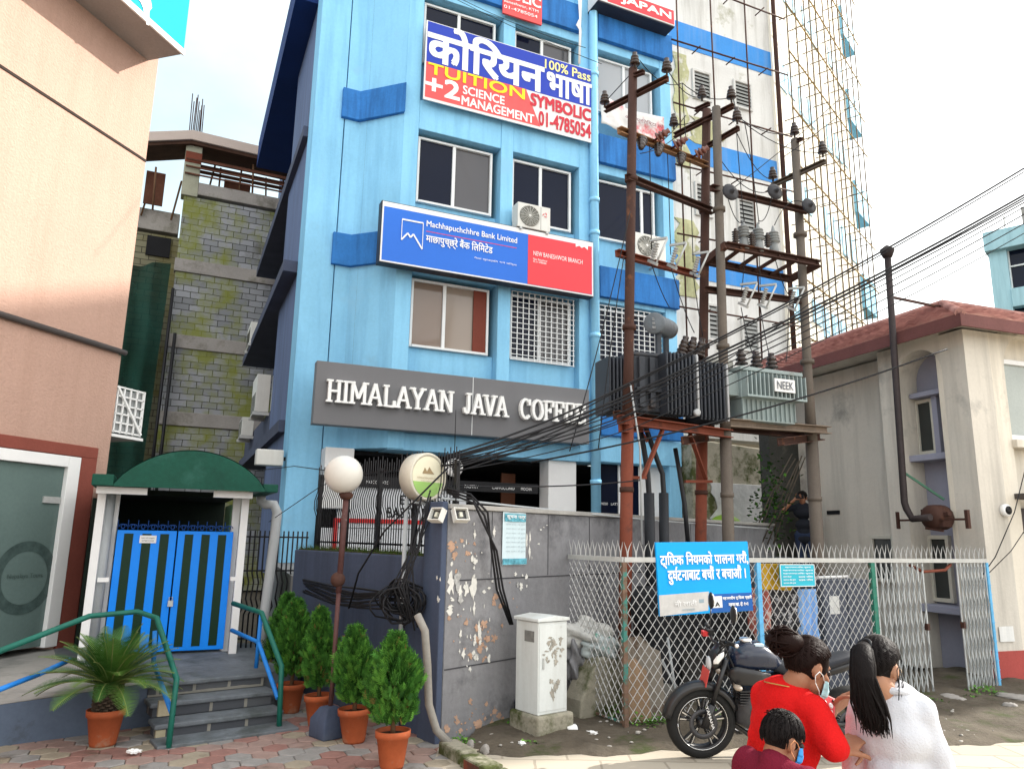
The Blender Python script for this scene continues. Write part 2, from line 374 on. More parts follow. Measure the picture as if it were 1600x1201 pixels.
for r, (z0, z1) in enumerate(ROWS):
    for b_, (x0, x1) in enumerate(BAYS):
        xa, xb = x0+.05, x1-.13
        if r == 0 and b_ == 0: window(xa, xb, z0, z1, win_brown, brown=True, split=.42, curt=glass('brown_tinted_glass_light', (.27, .22, .18), .1)); continue
        if r == 2 and b_ == 2: window(xa, xb, z0, z1, cur_l); continue
        if r == 1 and b_ == 2: window(xa, xb, z0, z1, win_dark, split=.78); continue
        w_ = window(xa, xb, z0, z1, win_dark, split=.48, curt=cur_r if (r+b_) % 2 else None)
        if r == 0:
            g = MB(); y = .05; n = 11
            for k in range(n+1): x = xa+(xb-xa)*k/n; g.bar((x, y, z0-.05), (x, y, z1+.03), .018)
            for k in range(14): z = z0-.04+(z1-z0+.06)*k/13; g.bar((xa-.02, y-.016, z), (xb+.02, y-.016, z), .014)
            g.build('window_grille', white_al, w_)
# cafe front at street level (terrace floor z 1.45)
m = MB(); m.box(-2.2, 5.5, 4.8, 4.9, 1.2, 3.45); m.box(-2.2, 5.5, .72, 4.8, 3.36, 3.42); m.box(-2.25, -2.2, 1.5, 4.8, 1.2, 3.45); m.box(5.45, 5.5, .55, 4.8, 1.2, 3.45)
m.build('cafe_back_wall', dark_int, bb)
m = MB(); m.box(2.32, 2.98, .12, .55, 1.3, 3.43); m.box(4.62, 5.3, .25, .5, 1.3, 3.45); m.box(-2.26, -1.72, .3, .75, 2.3, 3.43); m.box(3.52, 3.56, .2, .26, 1.3, 3.43); m.box(4.08, 4.13, .2, .26, 1.3, 3.43)
m.build('cafe_pillar', white_p, bb, bevel=.01)
m = MB(); m.box(-2.3, 2.3, .45, .55, 1.2, 1.95); m.build('cafe_counter_wall', pm('menu_white', (.6, .62, .64), .6), bb)
mw = MB(); mw.box(-1.95, .62, .43, .5, 1.96, 2.72); menu = mw.build('menu_board', pm('menu_white', (.6, .62, .64), .6), bb)
ink = pm('black_ink', (.012, .012, .012), .7, .05)
text('ESPRESSO', 'lettering', ink, menu, -.75, .45, 2.42, 2.60, .428, .01)
text('BASED DRINKS', 'lettering', ink, menu, -1.0, .45, 2.16, 2.36, .428, .01)
m = MB(); m.box(-2.0, .75, .405, .44, 2.05, 2.13); m.box(-2.0, -1.93, .405, .44, 1.2, 2.05); m.build('red_trim', pm('red_trim_paint', (.5, .03, .03), .6), bb)
mb_ = MB(); mb_.box(-1.9, 2.2, .36, .42, 2.73, 2.93); band = mb_.build('menu_strip', black_m, bb)
wh_l = pm('white_lettering', (.85, .85, .84), .6, .02, 2, 0)
for s_, x in (('MOCCHIATO', -1.45), ('BAKERY', -.4), ('PASTRY', .55), ('CAPPUCCINO', 1.15), ('MOCHA', 1.8)):
    text(s_, 'lettering', wh_l, band, x-.0, x+.05*len(s_), 2.79, 2.85, .358)
m = MB(); m.box(3.56, 4.08, .24, .27, 1.3, 3.43); m.box(4.13, 4.62, .24, .27, 1.3, 3.43); cg = m.build('cafe_glazing', win_dark, bb)
for s_, x in (('ESPRESSO', 3.6), ('LATTE', 3.9), ('PASTRY', 4.2)):
    text(s_, 'lettering', wh_l, cg, x, x+.22, 2.55, 2.6, .235)
m = MB(); m.box(1.72, 2.05, 1.2, 1.26, 1.3, 3.2); m.build('cafe_door', pm('brown_wood_door', (.13, .045, .02), .5), bb)
# backing for the counter zone: dim shelves
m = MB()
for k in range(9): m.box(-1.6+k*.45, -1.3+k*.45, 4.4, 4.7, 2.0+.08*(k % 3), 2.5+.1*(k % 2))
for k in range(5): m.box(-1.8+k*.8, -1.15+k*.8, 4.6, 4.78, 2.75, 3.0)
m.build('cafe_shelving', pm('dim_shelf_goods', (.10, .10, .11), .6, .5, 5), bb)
for px, py in ((823, 708), (678, 703), (622, 712)):
    s_, z_ = B.sz(px, py, -1.0)
    l = on(B, 'pendant_lamp', 'white dish pendant lamp hanging in the cafe opening under the grey sign', 'lamp', s_, z_, -1.0, 'pendant lamps in the cafe')
    q = MB(); q.lathe([(.03, .12), (.06, .10), (.2, .03), (.24, 0), (.2, -.02), (.02, -.02)], (0,0,0), 20); q.build('lamp_shade', white_p, l)
    q = MB(); q.tube([(0, 0, .1), (0, 0, 3.4-z_)], .012, 6); q.build('cord', black_m, l)
# black and white picture seen inside the cafe behind the globe lamp is left as shelving
# ================================================================ signs on the blue block
def panel(fr, name, label, s0, s1, z0, z1, n, th, mat, edge=None, bevel=.006):
    r = on(fr, name, label, 'sign', s0, z0, n)
    m = MB(); m.box(0, s1-s0, 0, th, 0, z1-z0); m.build('sign_panel', mat, r, bevel=bevel)
    return r, s1-s0, z1-z0
# coffee sign: individual slab-serif letters
n_ = .32
s0, s1 = B.S(493, 600, n_), B.S(920.5, 650, n_); z0, z1 = B.Z(700, 677, n_), B.Z(700, 585, n_)
cs, cw, ch = panel(B, 'coffee_sign', 'long grey fascia sign with raised white HIMALAYAN JAVA COFFEE letters', s0, s1, z0, z1, n_, .25, grey_sign)
m = MB(); m.box(cw*.535, cw*.535+.012, -.003, 0, 0, ch); m.build('joint_strip', white_al, cs)
GL = {  # strokes in a 0..1 x 0..1 box; thick, serif list
 'H': ([((.2,0),(.2,1)), ((.8,0),(.8,1)), ((.2,.5),(.8,.5))], [(.2,0),(.2,1),(.8,0),(.8,1)], 1.0),
 'I': ([((.5,0),(.5,1))], [(.5,0),(.5,1)], .5),
 'M': ([((.16,0),(.16,1)), ((.84,0),(.84,1)), ((.16,1),(.5,.25)), ((.5,.25),(.84,1))], [(.16,0),(.84,0),(.12,1),(.88,1)], 1.2),
 'A': ([((.12,0),(.5,1)), ((.5,1),(.88,0)), ((.27,.36),(.73,.36))], [(.12,0),(.88,0)], 1.05),
 'L': ([((.25,0),(.25,1)), ((.25,.03),(.9,.03)), ((.9,0),(.9,.3))], [(.25,1),(.2,0)], .9),
 'Y': ([((.12,1),(.5,.45)), ((.88,1),(.5,.45)), ((.5,.45),(.5,0))], [(.12,1),(.88,1),(.5,0)], 1.0),
 'N': ([((.18,0),(.18,1)), ((.82,0),(.82,1)), ((.18,1),(.82,0))], [(.18,0),(.14,1),(.82,1)], 1.05),
 'V': ([((.12,1),(.5,0)), ((.5,0),(.88,1))], [(.12,1),(.88,1)], 1.0),
 'J': ([((.62,1),(.62,.22)), ((.62,.22),(.5,.03)), ((.5,.03),(.25,.05)), ((.25,.05),(.14,.3))], [(.62,1)], .75),
 'F': ([((.22,0),(.22,1)), ((.22,.97),(.88,.97)), ((.22,.52),(.62,.52)), ((.88,1),(.88,.7)), ((.62,.64),(.62,.4))], [(.22,0),(.18,1)], .9),
 'E': ([((.22,0),(.22,1)), ((.22,.97),(.88,.97)), ((.22,.52),(.62,.52)), ((.22,.03),(.9,.03)), ((.88,1),(.88,.7)), ((.9,0),(.9,.3)), ((.62,.64),(.62,.4))], [(.18,0),(.18,1)], .95),
 'C': ([((.5+.38*math.cos(R(a)), .5+.48*math.sin(R(a))), (.5+.38*math.cos(R(a+25)), .5+.48*math.sin(R(a+25)))) for a in range(45, 315, 25)] + [((.8,.98),(.8,.68))], [], 1.0),
 'O': ([((.5+.38*math.cos(R(a)), .5+.48*math.sin(R(a))), (.5+.38*math.cos(R(a+24)), .5+.48*math.sin(R(a+24)))) for a in range(0, 360, 24)], [], 1.05)}
def slab(word, xa, xb, za, zb, par, mat):
    tot = sum(GL[c][2] for c in word); k = (xb-xa)/tot; x = xa; h = zb-za
    for c in word:
        st, se, wd = GL[c]; cwid = wd*k; q = MB(); t = h*.135; yy = -.06; i = 0
        def P(a, e): return (x+a[0]*cwid, yy, za+a[1]*h)
        for a, e in st:
            i += 1; p1, p2 = Vector(P(a, 0)), Vector(P(e, 0)); d = (p2-p1)
            if d.length < 1e-6: continue
            d.normalize(); thin = abs(d.z) < .35
            q.bar(p1 + Vector((0, -.0013*i, 0)), p2 + Vector((0, -.0013*i, 0)), .1, t*(.72 if thin else 1), up=(-d.z, 0, d.x))
        for sx, sz_ in se:
            i += 1; zc = za+h*sz_+(t*.3 if sz_ == 0 else -t*.3); q.bar((x+sx*cwid-h*.14, yy-.0013*i, zc), (x+sx*cwid+h*.14, yy-.0013*i, zc), .1, t*.62)
        q.build('letter', mat, par); x += cwid
let_w = pm('letter_white', (.86, .86, .84), .5, .02, 2, 0)
def bx(u0, v0, u1, v1, fr, n): return fr.S(u0, v0, n)-s0, fr.S(u1, v1, n)-s0
for wd_, u0, u1 in (('HIMALAYAN', 509, 707), ('JAVA', 723, 792), ('COFFEE', 811, 913)):
    xa, xb = B.S(u0, 620, n_+.05)-s0, B.S(u1, 645, n_+.05)-s0
    slab(wd_, xa, xb, ch*.345, ch*.70, cs, let_w)
# bank sign
n_ = .38
s0, s1 = B.S(594, 360, n_), B.S(927, 420, n_); z0, z1 = B.Z(760, 437, n_), B.Z(760, 345, n_)
bk, bw_, bh = panel(B, 'bank_sign', 'blue and red bank signboard with white mountain logo above the first floor windows', s0, s1, z0, z1, n_, .22, pm('dark_sign_edge', (.03, .035, .05), .5))
m = MB(); m.box(.05, bw_-.04, -.012, 0, .05, bh-.12); m.build('blue_field', pm('bank_blue', (.025, .15, .62), .35, .05, .8, 0), bk)
m = MB(); m.box(bw_*.665, bw_-.05, -.02, -.0125, .055, bh-.125); m.build('red_field', pm('bank_red', (.75, .055, .07), .35, .05, .8, 0), bk)
m = MB(); m.box(.03, bw_-.02, -.011, -.001, bh-.12, bh-.02); m.box(.02, .05, -.012, 0, .02, bh-.02); m.box(.03, bw_-.02, -.011, -.001, .02, .05); m.box(bw_-.04, bw_-.01, -.012, 0, .02, bh-.02); m.build('white_border', white_p, bk)
m = MB(); pts = [(.42, .52), (.42, .95), (.85, .95), (.85, .40), (.66, .68), (.60, .60), (.545, .68)]
for i in range(len(pts)): a, b_ = pts[i], pts[(i+1) % len(pts)]; m.bar((a[0], -.018-.0007*i, a[1]), (b_[0], -.018-.0007*i, b_[1]), .01, .03)
m.build('mountain_logo', wh_l, bk)
text('Machhapuchchhre Bank Limited', 'lettering', wh_l, bk, .92, bw_*.61, .86, 1.02, -.02, .012)
text('माछापुच्छ्रे बैंक िलिमटेड', 'lettering', wh_l, bk, .92, 2.35, .52, .76, -.02, .012)
m = MB(); m.box(.92, bw_*.61, -.016, -.013, .79, .802); m.build('underline', pm('bank_red', (.75, .055, .07), .35), bk)
text('पैसा सुरक्षित भने चिन्ता', 'lettering', wh_l, bk, 1.95, bw_*.61, .39, .44, -.02)
text('NEW BANESHWOR BRANCH', 'lettering', wh_l, bk, bw_*.69, bw_*.94, .70, .80, -.025)
text('New Baneshwor', 'lettering', wh_l, bk, bw_*.69, bw_*.76, .60, .645, -.025); text('Ph: 01-4785480', 'lettering', wh_l, bk, bw_*.69, bw_*.755, .545, .585, -.025)
m = MB(); m.prism([(bw_-.45, bh-.2), (bw_-.45, bh-.125), (bw_-.15, bh-.125), (bw_-.15, bh-.22), (bw_-.24, bh-.16), (bw_-.3, bh-.2), (bw_-.36, bh-.16)], -.027, -.021); m.build('corner_logo', wh_l, bk)
# tuition banner
n_ = .16
s0, s1 = B.S(664, 95, n_), B.S(923.5, 165, n_); z0, z1 = B.Z(790, 188, n_), B.Z(790, 69, n_)
kb, kw, kh = panel(B, 'tuition_banner', 'big blue, red and white Devanagari tuition banner across the upper windows', s0, s1, z0, z1, n_, .03, white_p, bevel=0)
bnb = pm('banner_blue', (.025, .055, .42), .55, .04, 1, .02); bnr = pm('banner_red', (.78, .10, .10), .55, .04, 1, .02)
m = MB(); m.box(.03, kw, -.006, 0, kh*.475, kh*.99); m.build('blue_field', bnb, kb)
m = MB(); m.prism([(.03, .06), (kw*.675, .06), (kw*.585, kh*.474), (.03, kh*.474)], -.006, 0); m.build('red_field', bnr, kb)
yel = pm('yellow_lettering', (.85, .70, .03), .6, .03, 2, 0); redl = pm('crimson_lettering', (.52, .03, .05), .6, .03, 2, 0)
text('को', 'lettering', wh_l, kb, .06, kw*.255, kh*.505, kh*.985, -.008, .035)
text('िरयन', 'lettering', wh_l, kb, kw*.255, kw*.69, kh*.49, kh*.965, -.008, .035)
text('भाषा', 'lettering', wh_l, kb, kw*.715, kw*1.0, kh*.505, kh*.79, -.008, .035)
text('100% Pass', 'lettering', pm('pale_yellow_lettering', (.85, .78, .32), .6, .03, 2, 0), kb, kw*.70, kw*.995, kh*.83, kh*.955, -.008, .02)
text('TUITION', 'lettering', yel, kb, kw*.02, kw*.575, kh*.33, kh*.465, -.011, .035)
text('+2', 'lettering', wh_l, kb, kw*.01, kw*.195, kh*.09, kh*.31, -.008, .04)
text('SCIENCE', 'lettering', wh_l, kb, kw*.215, kw*.455, kh*.19, kh*.295, -.008, .03)
text('MANAGEMENT', 'lettering', wh_l, kb, kw*.21, kw*.635, kh*.05, kh*.16, -.008, .03)
text('SYMBOLIC', 'lettering', redl, kb, kw*.615, kw*.995, kh*.285, kh*.44, -.008, .05)
text('01-4785054', 'lettering', redl, kb, kw*.665, kw*.995, kh*.05, kh*.235, -.008, .03)
# partly seen signs at the top
n_ = .15
s0, s1 = B.S(786, 8, n_), B.S(847, 8, n_); z0 = B.Z(820, 31, n_)
sb, w_, h_ = panel(B, 'institute_sign', 'red institute signboard with white letters cut off at the photo top above second window', s0, s1, z0, z0+1.1, n_, .05, bnr)
text('BOLIC', 'lettering', wh_l, sb, .01, w_-.04, .42, .66, -.006, .04)
text('Baneshwor, KTM', 'lettering', wh_l, sb, .02, w_-.1, .27, .35, -.006, .01); text('01-4785054', 'lettering', wh_l, sb, .02, w_-.12, .13, .21, -.006, .01)
s0, s1 = B.S(935, 8, .5), B.S(1054, 30, .5); z0 = B.Z(1000, 22, .5)
jp, w_, h_ = panel(B, 'japan_sign', 'white and red box sign reading JAPAN above the right hand windows', s0, s1, z0, z0+1.0, .5, .5, white_p)
m = MB(); m.box(.25, w_-.02, -.008, 0, .03, .42); m.build('red_field', pm('bank_red', (.75, .055, .07), .35), jp)
text('JAPAN', 'lettering', wh_l, jp, .62, w_-.12, .09, .33, -.012, .05)
m = MB(); m.box(0, w_, .02, .5, -.03, -.003); m.build('sign_bottom', pm('dark_sign_edge', (.03, .035, .05), .5), jp)
# sagging white-red banner in the right bay
r = on(B, 'sagging_banner', 'crumpled white banner with pink stain sagging under the right upper window', 'banner', 3.5, 11.2, .14)
m = MB(); vs = []; nx, nzz = 16, 8
for j in range(nzz+1):
    for i in range(nx+1):
        x = 1.8*i/nx; sag = -.25*math.sin(math.pi*i/nx) * (.3+.7*(j/nzz)); z = .15+ .75*j/nzz + sag*.5 - .1*i/nx
        vs.append((x, -.03*math.sin(i*1.3+j)*(1-j/nzz)-.02*math.sin(i*.7), z))
m.add(vs, [(j*(nx+1)+i, j*(nx+1)+i+1, (j+1)*(nx+1)+i+1, (j+1)*(nx+1)+i) for j in range(nzz) for i in range(nx)], True)
bm_ = pm('banner_cloth', (.66, .66, .65), .8, .05, 2, .05, dirt=((.62, .13, .15), .9, .52, .08)); o = m.build('cloth', bm_, r, fix=False); md = o.modifiers.new('s', 'SOLIDIFY'); md.thickness = .004
text('अटुट प्रितिष्ठा को', 'lettering', pm('maroon_ink', (.16, .02, .03), .7), r, .6, 1.7, .36, .5, -.09, .005)
for k_, (u, v, z) in enumerate(((905, 0, 12.3),)):
    s_ = B.S(905, 40, .2); t = on(B, 'hanging_cloth', 'thin torn strip of white cloth hanging beside the downpipe at the top', 'cloth', s_, B.Z(905, 100, .2), .2)
    m = MB(); m.tube([(.0, 0, 0), (.03, 0, .9), (-.02, 0, 1.0), (.03, 0, 1.2), (.02, 0, 1.8)], [.03, .035, .07, .03, .06], 8, flat=.3); m.build('strip', white_p, t)
# ================================================================ white block with louvred windows, right of the blue one
wb = thing('white_block', 'stained white block with blue bands and louvred windows rising behind the transformer poles', 'building', Wf.o, Wf.ang)
HW = 26; Lf = 3.42
openings = []
for (u0, v0, u1, v1) in ((1083, 112, 1108, 158), (1147, 128, 1172, 172), (1087, 288, 1110, 338), (1153, 313, 1177, 363), (1160, 500, 1183, 548), (1106, 478, 1120, 530)):
    openings.append((Wf.S(u0, v0, -.05), Wf.S(u1, v1, -.05), Wf.Z(u1, v1, -.05), Wf.Z(u0, v0, -.05)))
m = MB(); m.box(-.35, Lf, .06, .5, 4.2, HW); m.build('front_wall', pm('patched_white_plaster', (.68, .68, .66), .9, .08, .8, .12, 30, dirt=((.36, .36, .26), .8, .63, .1), streak=((.30, .29, .25), .55)), wb)
for zt, zb in ((15.15, 14.42), (11.85, 11.2), (18.4, 17.7), (8.75, 8.1)):
    m = MB(); m.box(-.2, Lf, .045, .062, zb, zt); m.build('blue_band', pm('mid_blue_band', (.05, .26, .66), .7, .12, 1, streak=((.3, .4, .55), .3)), wb)
for (x0, x1, z0, z1) in openings:
    m = MB(); m.box(x0-.06, x0, -.01, .05, z0-.06, z1+.06); m.box(x1, x1+.06, -.01, .05, z0-.06, z1+.06); m.box(x0, x1, -.01, .05, z1, z1+.06); m.box(x0, x1, -.01, .05, z0-.06, z0)
    o = m.build('louvre_window', white_w, wb, bevel=.005)
    m = MB(); m.box(x0, x1, .04, .058, z0, z1); m.build('opening', dark_int, o)
    m = MB(); nl = 7
    for k in range(nl): z = z0+(z1-z0)*(k+.5)/nl; m.add([(x0, .0, z-.05), (x1, .0, z-.05), (x1, .036, z+.03), (x0, .036, z+.03)], [(0, 1, 2, 3)]); m.box(x0, x1, -.004, .004, z-.062, z-.052)
    m.build('louvres', pm('louvre_glass', (.30, .31, .30), .35), o)
m = MB(); x0, x1 = Wf.S(1062, 330, -.05), Wf.S(1093, 330, -.05)        # peeled green-yellow strip
def ragged(x0, x1, z0, z1, n=14, a=.12):
    L_ = [(x0+rnd.uniform(-a, a), z0+(z1-z0)*i/n) for i in range(n+1)]; R_ = [(x1+rnd.uniform(-a, a), z0+(z1-z0)*i/n) for i in range(n, -1, -1)]
    return L_ + R_
gy = pm('mossy_yellow_plaster', (.46, .46, .27), .95, .3, 1.6, .3, 25, dirt=((.62, .61, .55), 1.7, .52, .06), streak=((.10, .11, .05), .6))
m = MB(); m.prism(ragged(.08, .62, 7.6, 9.6), .03, .052); m.prism(ragged(.1, .5, 11.0, 14.2), .03, .052); m.prism(ragged(.55, 1.5, 11.75, 12.5, 8, .2), .031, .05); m.build('peeling_patch', gy, wb, bevel=.004)
# side walls of the tower (bright, far side turning to the right)
LS = 7.35
vS = WS.d; z_side = HW
sd = thing('scaffolded_tower', 'tall cream white tower wall with pale blue panels caught in full sun behind the scaffolding', 'building', WS.o, WS.ang)
m = MB(); m.box(.0, LS, 0, 8, 5.0, HW); m.build('tower_wall', cream_w, sd)
pale = pm('pale_blue_panel', (.34, .58, .74), .7, .1, 1)
m = MB()
for k, (zb, zt) in enumerate(((10.9, 11.9), (14.2, 15.15), (17.5, 18.4), (7.6, 8.5))):
    for i in range(8): 
        if (i*7+k*3) % 5 != 1: m.box(.3+i*.86, .3+i*.86+.5+.2*((i*3+k) % 2), -.03, -.001, zb+.12*((i+k) % 3), zt)
m.build('blue_panel', pale, sd)
for k, v in enumerate((35, 175, 315, 455)):
    z_ = WS.Z([1320, 1331, 1340, 1350][k], (46, 176, 314, 458)[k], .0)
    m = MB(); m.box(LS-.05, LS+1.5, -.10, 1.0, z_-.60, z_+.60); m.build('end_balcony', pm('end_blue', (.22, .52, .72), .7, .1, 1), sd, bevel=.01)
def scaffold(fr, name, label, s0, s1, n, z0, z1, ds, dz, r, mat, jit=.05, reach=.9, mat2=None):
    mat2 = mat2 or mat
    t = on(fr, name, label, 'scaffolding', s0, z0, n)
    k = int((s1-s0)/ds)
    for i in range(k+1):
        x = (s1-s0)*i/k + rnd.uniform(-jit, jit)
        q = MB(); q.tube([(x, 0, 0), (x+rnd.uniform(-jit, jit), 0, z1-z0)], r, 6); q.build('upright', mat, t)
    kz = int((z1-z0)/dz)
    for j in range(1, kz+1):
        z = (z1-z0)*(j-.5)/kz + rnd.uniform(-jit, jit)
        q = MB(); q.tube([(-.3, -.05, z), (s1-s0+.2, -.05, z+rnd.uniform(-jit, jit))], r, 6); q.build('ledger', mat2, t)
        q = MB()
        for i in range(k): x = (s1-s0)*(i+.5)/k; q.tube([(x, -.1, z+.03), (x, reach-.05, z+.03)], r*.8, 5)
        q.build('putlog', mat, t)
    return t
scaffold(Wf, 'scaffolding', 'rusty pipe scaffolding in front of the stained white block with louvres', .05, Lf-.1, .35, 4.6, 22, 1.0, 1.6, .022, rust, .08, .3)
scaffold(WS, 'scaffolding', 'tall pipe scaffolding over the sunlit cream tower wall', .15, LS-.05, .45, 4.6, 25, .64, 1.55, .020, pm('yellowed_pipe', (.11, .075, .04), .75, .4, 3), .12, .42, pm('golden_pipe', (.30, .19, .055), .75, .3, 3))
q = MB(); q.tube([(Lf+.02, -.1, 3.0), (Lf+.02, -.1, 24)], .06, 8); q.build('drain_pipe', rust, wb)
# broken mossy base under the white block, with plastic sheet
bs = on(Wf, 'broken_wall', 'broken mossy concrete wall stub draped with plastic below the white block', 'wall', 0, 1.2, .5)
m = MB(); m.prism([(-.1, 0), (2.9, 0), (2.95, .5), (2.4, .9), (2.5, 1.7), (2.1, 1.75), (2.05, 2.75), (.2, 2.85), (-.1, 2.8)], 0, .6)
m.build('masonry', moss_c, bs, bevel=.03)
m = MB(); m.prism(ragged(.4, 1.9, 1.0, 1.9, 8, .12), -.06, -.03); m.build('plastic_sheet', pm('grey_plastic', (.42, .43, .43), .35, .25, 3, .6, 9), bs, bevel=.005)
m = MB(); m.ball((.55, -.25, .95), (.42, .22, .25)); m.build('green_tarp', pm('lime_tarp', (.16, .28, .03), .5, .2, 3, .4, 8), bs)
# ================================================================ unfinished block building
kb_ = thing('unfinished_building', 'unfinished grey block building with mossy walls and bare columns at the back of the alley', 'building', K.o, K.ang)
blk = brickmat('grey_blockwork', (.30, .31, .33), (.18, .19, .20), (.04, .04, .035), 1.0, .46, .215, moss=(.19, .21, .02), moss_th=.46, dirt=(.07, .065, .045))
blk2 = brickmat('mossy_blockwork', (.20, .19, .12), (.14, .13, .08), (.035, .03, .02), 1.0, .46, .215, moss=(.12, .10, .02), moss_th=.47)
x0, x1 = -1.25, 3.2
m = MB(); m.box(x0, x1, 0, 6, .0, 13.0); m.build('block_wall', blk, kb_)
m = MB(); m.box(-4.4, x0, 1.2, 6, 0, 11.9); m.build('rear_wall', blk2, kb_)
m = MB()
for zt in (13.55, 10.75, 8.15, 5.6): m.box(x0-.05, x1+.05, -.06, .3, zt-.45, zt)
m.box(-4.4, x0-.06, 1.1, 1.6, 12.0, 12.75)
m.build('ring_beam', conc, kb_, bevel=.02)
m = MB(); m.box(x0-.1, x0+.42, -.08, .42, 13.0, 14.84); m.box(-4.3, -3.9, 1.1, 1.5, 12.7, 13.8); m.build('column', pm('mossy_column', (.33, .33, .25), .9, .2, 2), kb_, bevel=.02)
m = MB(); m.box(x0-.09, x0+.43, -.09, .1, 14.2, 14.6); m.build('form_patch', rust_red, kb_)
m = MB(); m.prism([(-4.6, 13.9), (-1.2, 14.95), (4.4, 14.85), (4.4, 15.2), (-1.2, 15.3), (-4.6, 14.25)], -.3, 1.1); m.build('roof_slab', pm('pinkish_slab', (.50, .42, .37), .9, .1, 1), kb_, bevel=.02)
m = MB(); m.prism([(-4.55, 13.78), (-1.2, 14.83), (4.35, 14.73), (4.35, 14.84), (-1.2, 14.94), (-4.55, 13.89)], -.22, 1.0); m.build('formwork_deck', pm('dark_formwork', (.06, .03, .02), .9, .3, 3), kb_)
wood = pm('old_timber', (.14, .075, .04), .85, .3, 4)
m = MB()
for i in range(17): 
    x = -4.1+i*.5+rnd.uniform(-.1, .1); y = rnd.uniform(.1, 1.0); m.tube([(x, y, 12.4 if x < x0 else 13.5), (x+rnd.uniform(-.12, .25), y+rnd.uniform(-.2, .2), 14.7 if x > -1.3 else 13.9)], .035, 5)
m.build('formwork_prop', wood, kb_)
m = MB()
for i in range(3): y = .1+i*.4; m.box(-1.0, 4.2, y, y+.09, 14.4-.02*i, 14.5-.02*i)
for i in range(3): m.box(-1.3, 4.0, -.15-.03*i, -.10-.03*i, 13.75+.25*i, 13.80+.25*i)
m.box(-2.5, -1.9, .8, .86, 12.8, 14.0); m.box(.0, .9, .9, .96, 13.4, 14.3); m.box(-4.3, -1.4, 2.2, 2.26, 12.7, 13.1); m.box(1.2, 4.0, 2.5, 2.56, 13.3, 13.8)
m.build('formwork_board', pm('rotten_boards', (.11, .045, .028), .9, .35, 3), kb_)
m = MB()
for i in range(9): x = x0-.05+.05*i; y = .0+.1*(i % 3); m.tube([(x, y, 15.0), (x+rnd.uniform(-.05, .05), y, 16.6+rnd.uniform(-.25, .25))], .018, 5)
m.build('rebar', rust, kb_)
q = MB(); q.box(-2.25, -1.5, 1.12, 1.22, 11.1, 11.8); q.build('opening', dark_int, kb_)
# steel tubes against the wall and the green net
for (u0, v0, u1, v1) in ((268, 450, 255, 720), (271, 520, 262, 700)):
    t = on(K, 'scaffold_pipe', ('longer' if u0 == 268 else 'shorter') + ' thin dark pipe standing against the grey block wall beside the green net', 'pipe', K.S(u0, v0, .25), 0, .25)
    z_ = K.Z(u0, v0, .25); q = MB(); q.tube([(0, 0, 0), (.05, 0, z_)], .05, 6); q.build('pipe', black_m, t)
nt_ = on(K, 'safety_net', 'dark green safety net hung down the left of the unfinished building', 'net', -4.3, 1.0, .35)
m = MB(); vs = []; nx, nzz = 24, 30
for j in range(nzz+1):
    for i in range(nx+1):
        x = 2.7*i/nx; z = 9.4*j/nzz - (.25*math.sin(math.pi*i/nx) if j == nzz else 0); vs.append((x + (.2*(j/nzz) if i == nx else 0), .12*math.sin(i*1.1+.5*math.sin(j*.5))+.18*math.sin(j*.6+i*.2), z))
m.add(vs, [(j*(nx+1)+i, j*(nx+1)+i+1, (j+1)*(nx+1)+i+1, (j+1)*(nx+1)+i) for j in range(nzz) for i in range(nx)], True)
netm = pm('green_net', (.005, .045, .033), .85, .35, 1.5, .3, 30, alpha=.88); o = m.build('netting', netm, nt_, fix=False)
# ================================================================ peach shop building on the left
pb = thing('shop_building', 'peach rendered shop building with glass door and cyan roof sign at the left edge', 'building', A.o, A.ang)
peach = pm('peach_roughcast', (.45, .295, .235), .97, .08, 1.0, .6, 34, var2=.1, streak=((.36, .225, .17), .35), spec=.05)
redp = pm('oxide_red_plaster', (.22, .062, .045), .9, .12, 2, .2, 40)
zl1, zl2, zred = A.Z(225, 250), A.Z(188, 547), A.Z(75, 689)
zcan = A.Z(243, 107); zd = A.Z(113, 720); sdr = A.S(113, 720); sdl = sdr-3.2
zg = .42
m = MB(); m.box(-14, 0, 0, 6, zl2, zcan+.3); m.box(-14, 0, 0, 6, zred, zl2-.07); m.box(-14, -.02, .03, 6, zl2-.07, zl2)
for a, b_ in ((sdr+.08, 0), (-14, sdl-.08)): m.box(a, b_, 0, 6, 0, zred)
m.box(sdl-.08, sdr+.08, 0, 6, zd+.05, zred); m.box(sdl-.08, sdr+.08, 2.5, 6, 0, zd+.05)
m.build('wall', peach, pb)
m = MB(); m.box(-14, .0, -.012, .01, zl1-.018, zl1+.018); m.build('render_groove', pm('groove_shadow', (.03, .022, .018), .9), pb)
m = MB(); m.tube([(-14, -.04, zl2-.03), (.03, -.04, zl2-.03)], .04, 8); m.build('conduit', pm('dark_conduit', (.10, .085, .08), .6), pb)
s_r = A.S(150, 700)
m = MB(); m.box(-14, s_r, -.05, .0, zd+.06, zred); m.box(sdr+.09, s_r, -.05, 0, 0, zd+.06); m.build('door_surround', redp, pb, bevel=.008)
m = MB(); m.box(s_r, -.0, -.03, 0, 0, 2.0); m.build('corner_plinth', pm('dark_red_plinth', (.08, .026, .024), .85), pb)
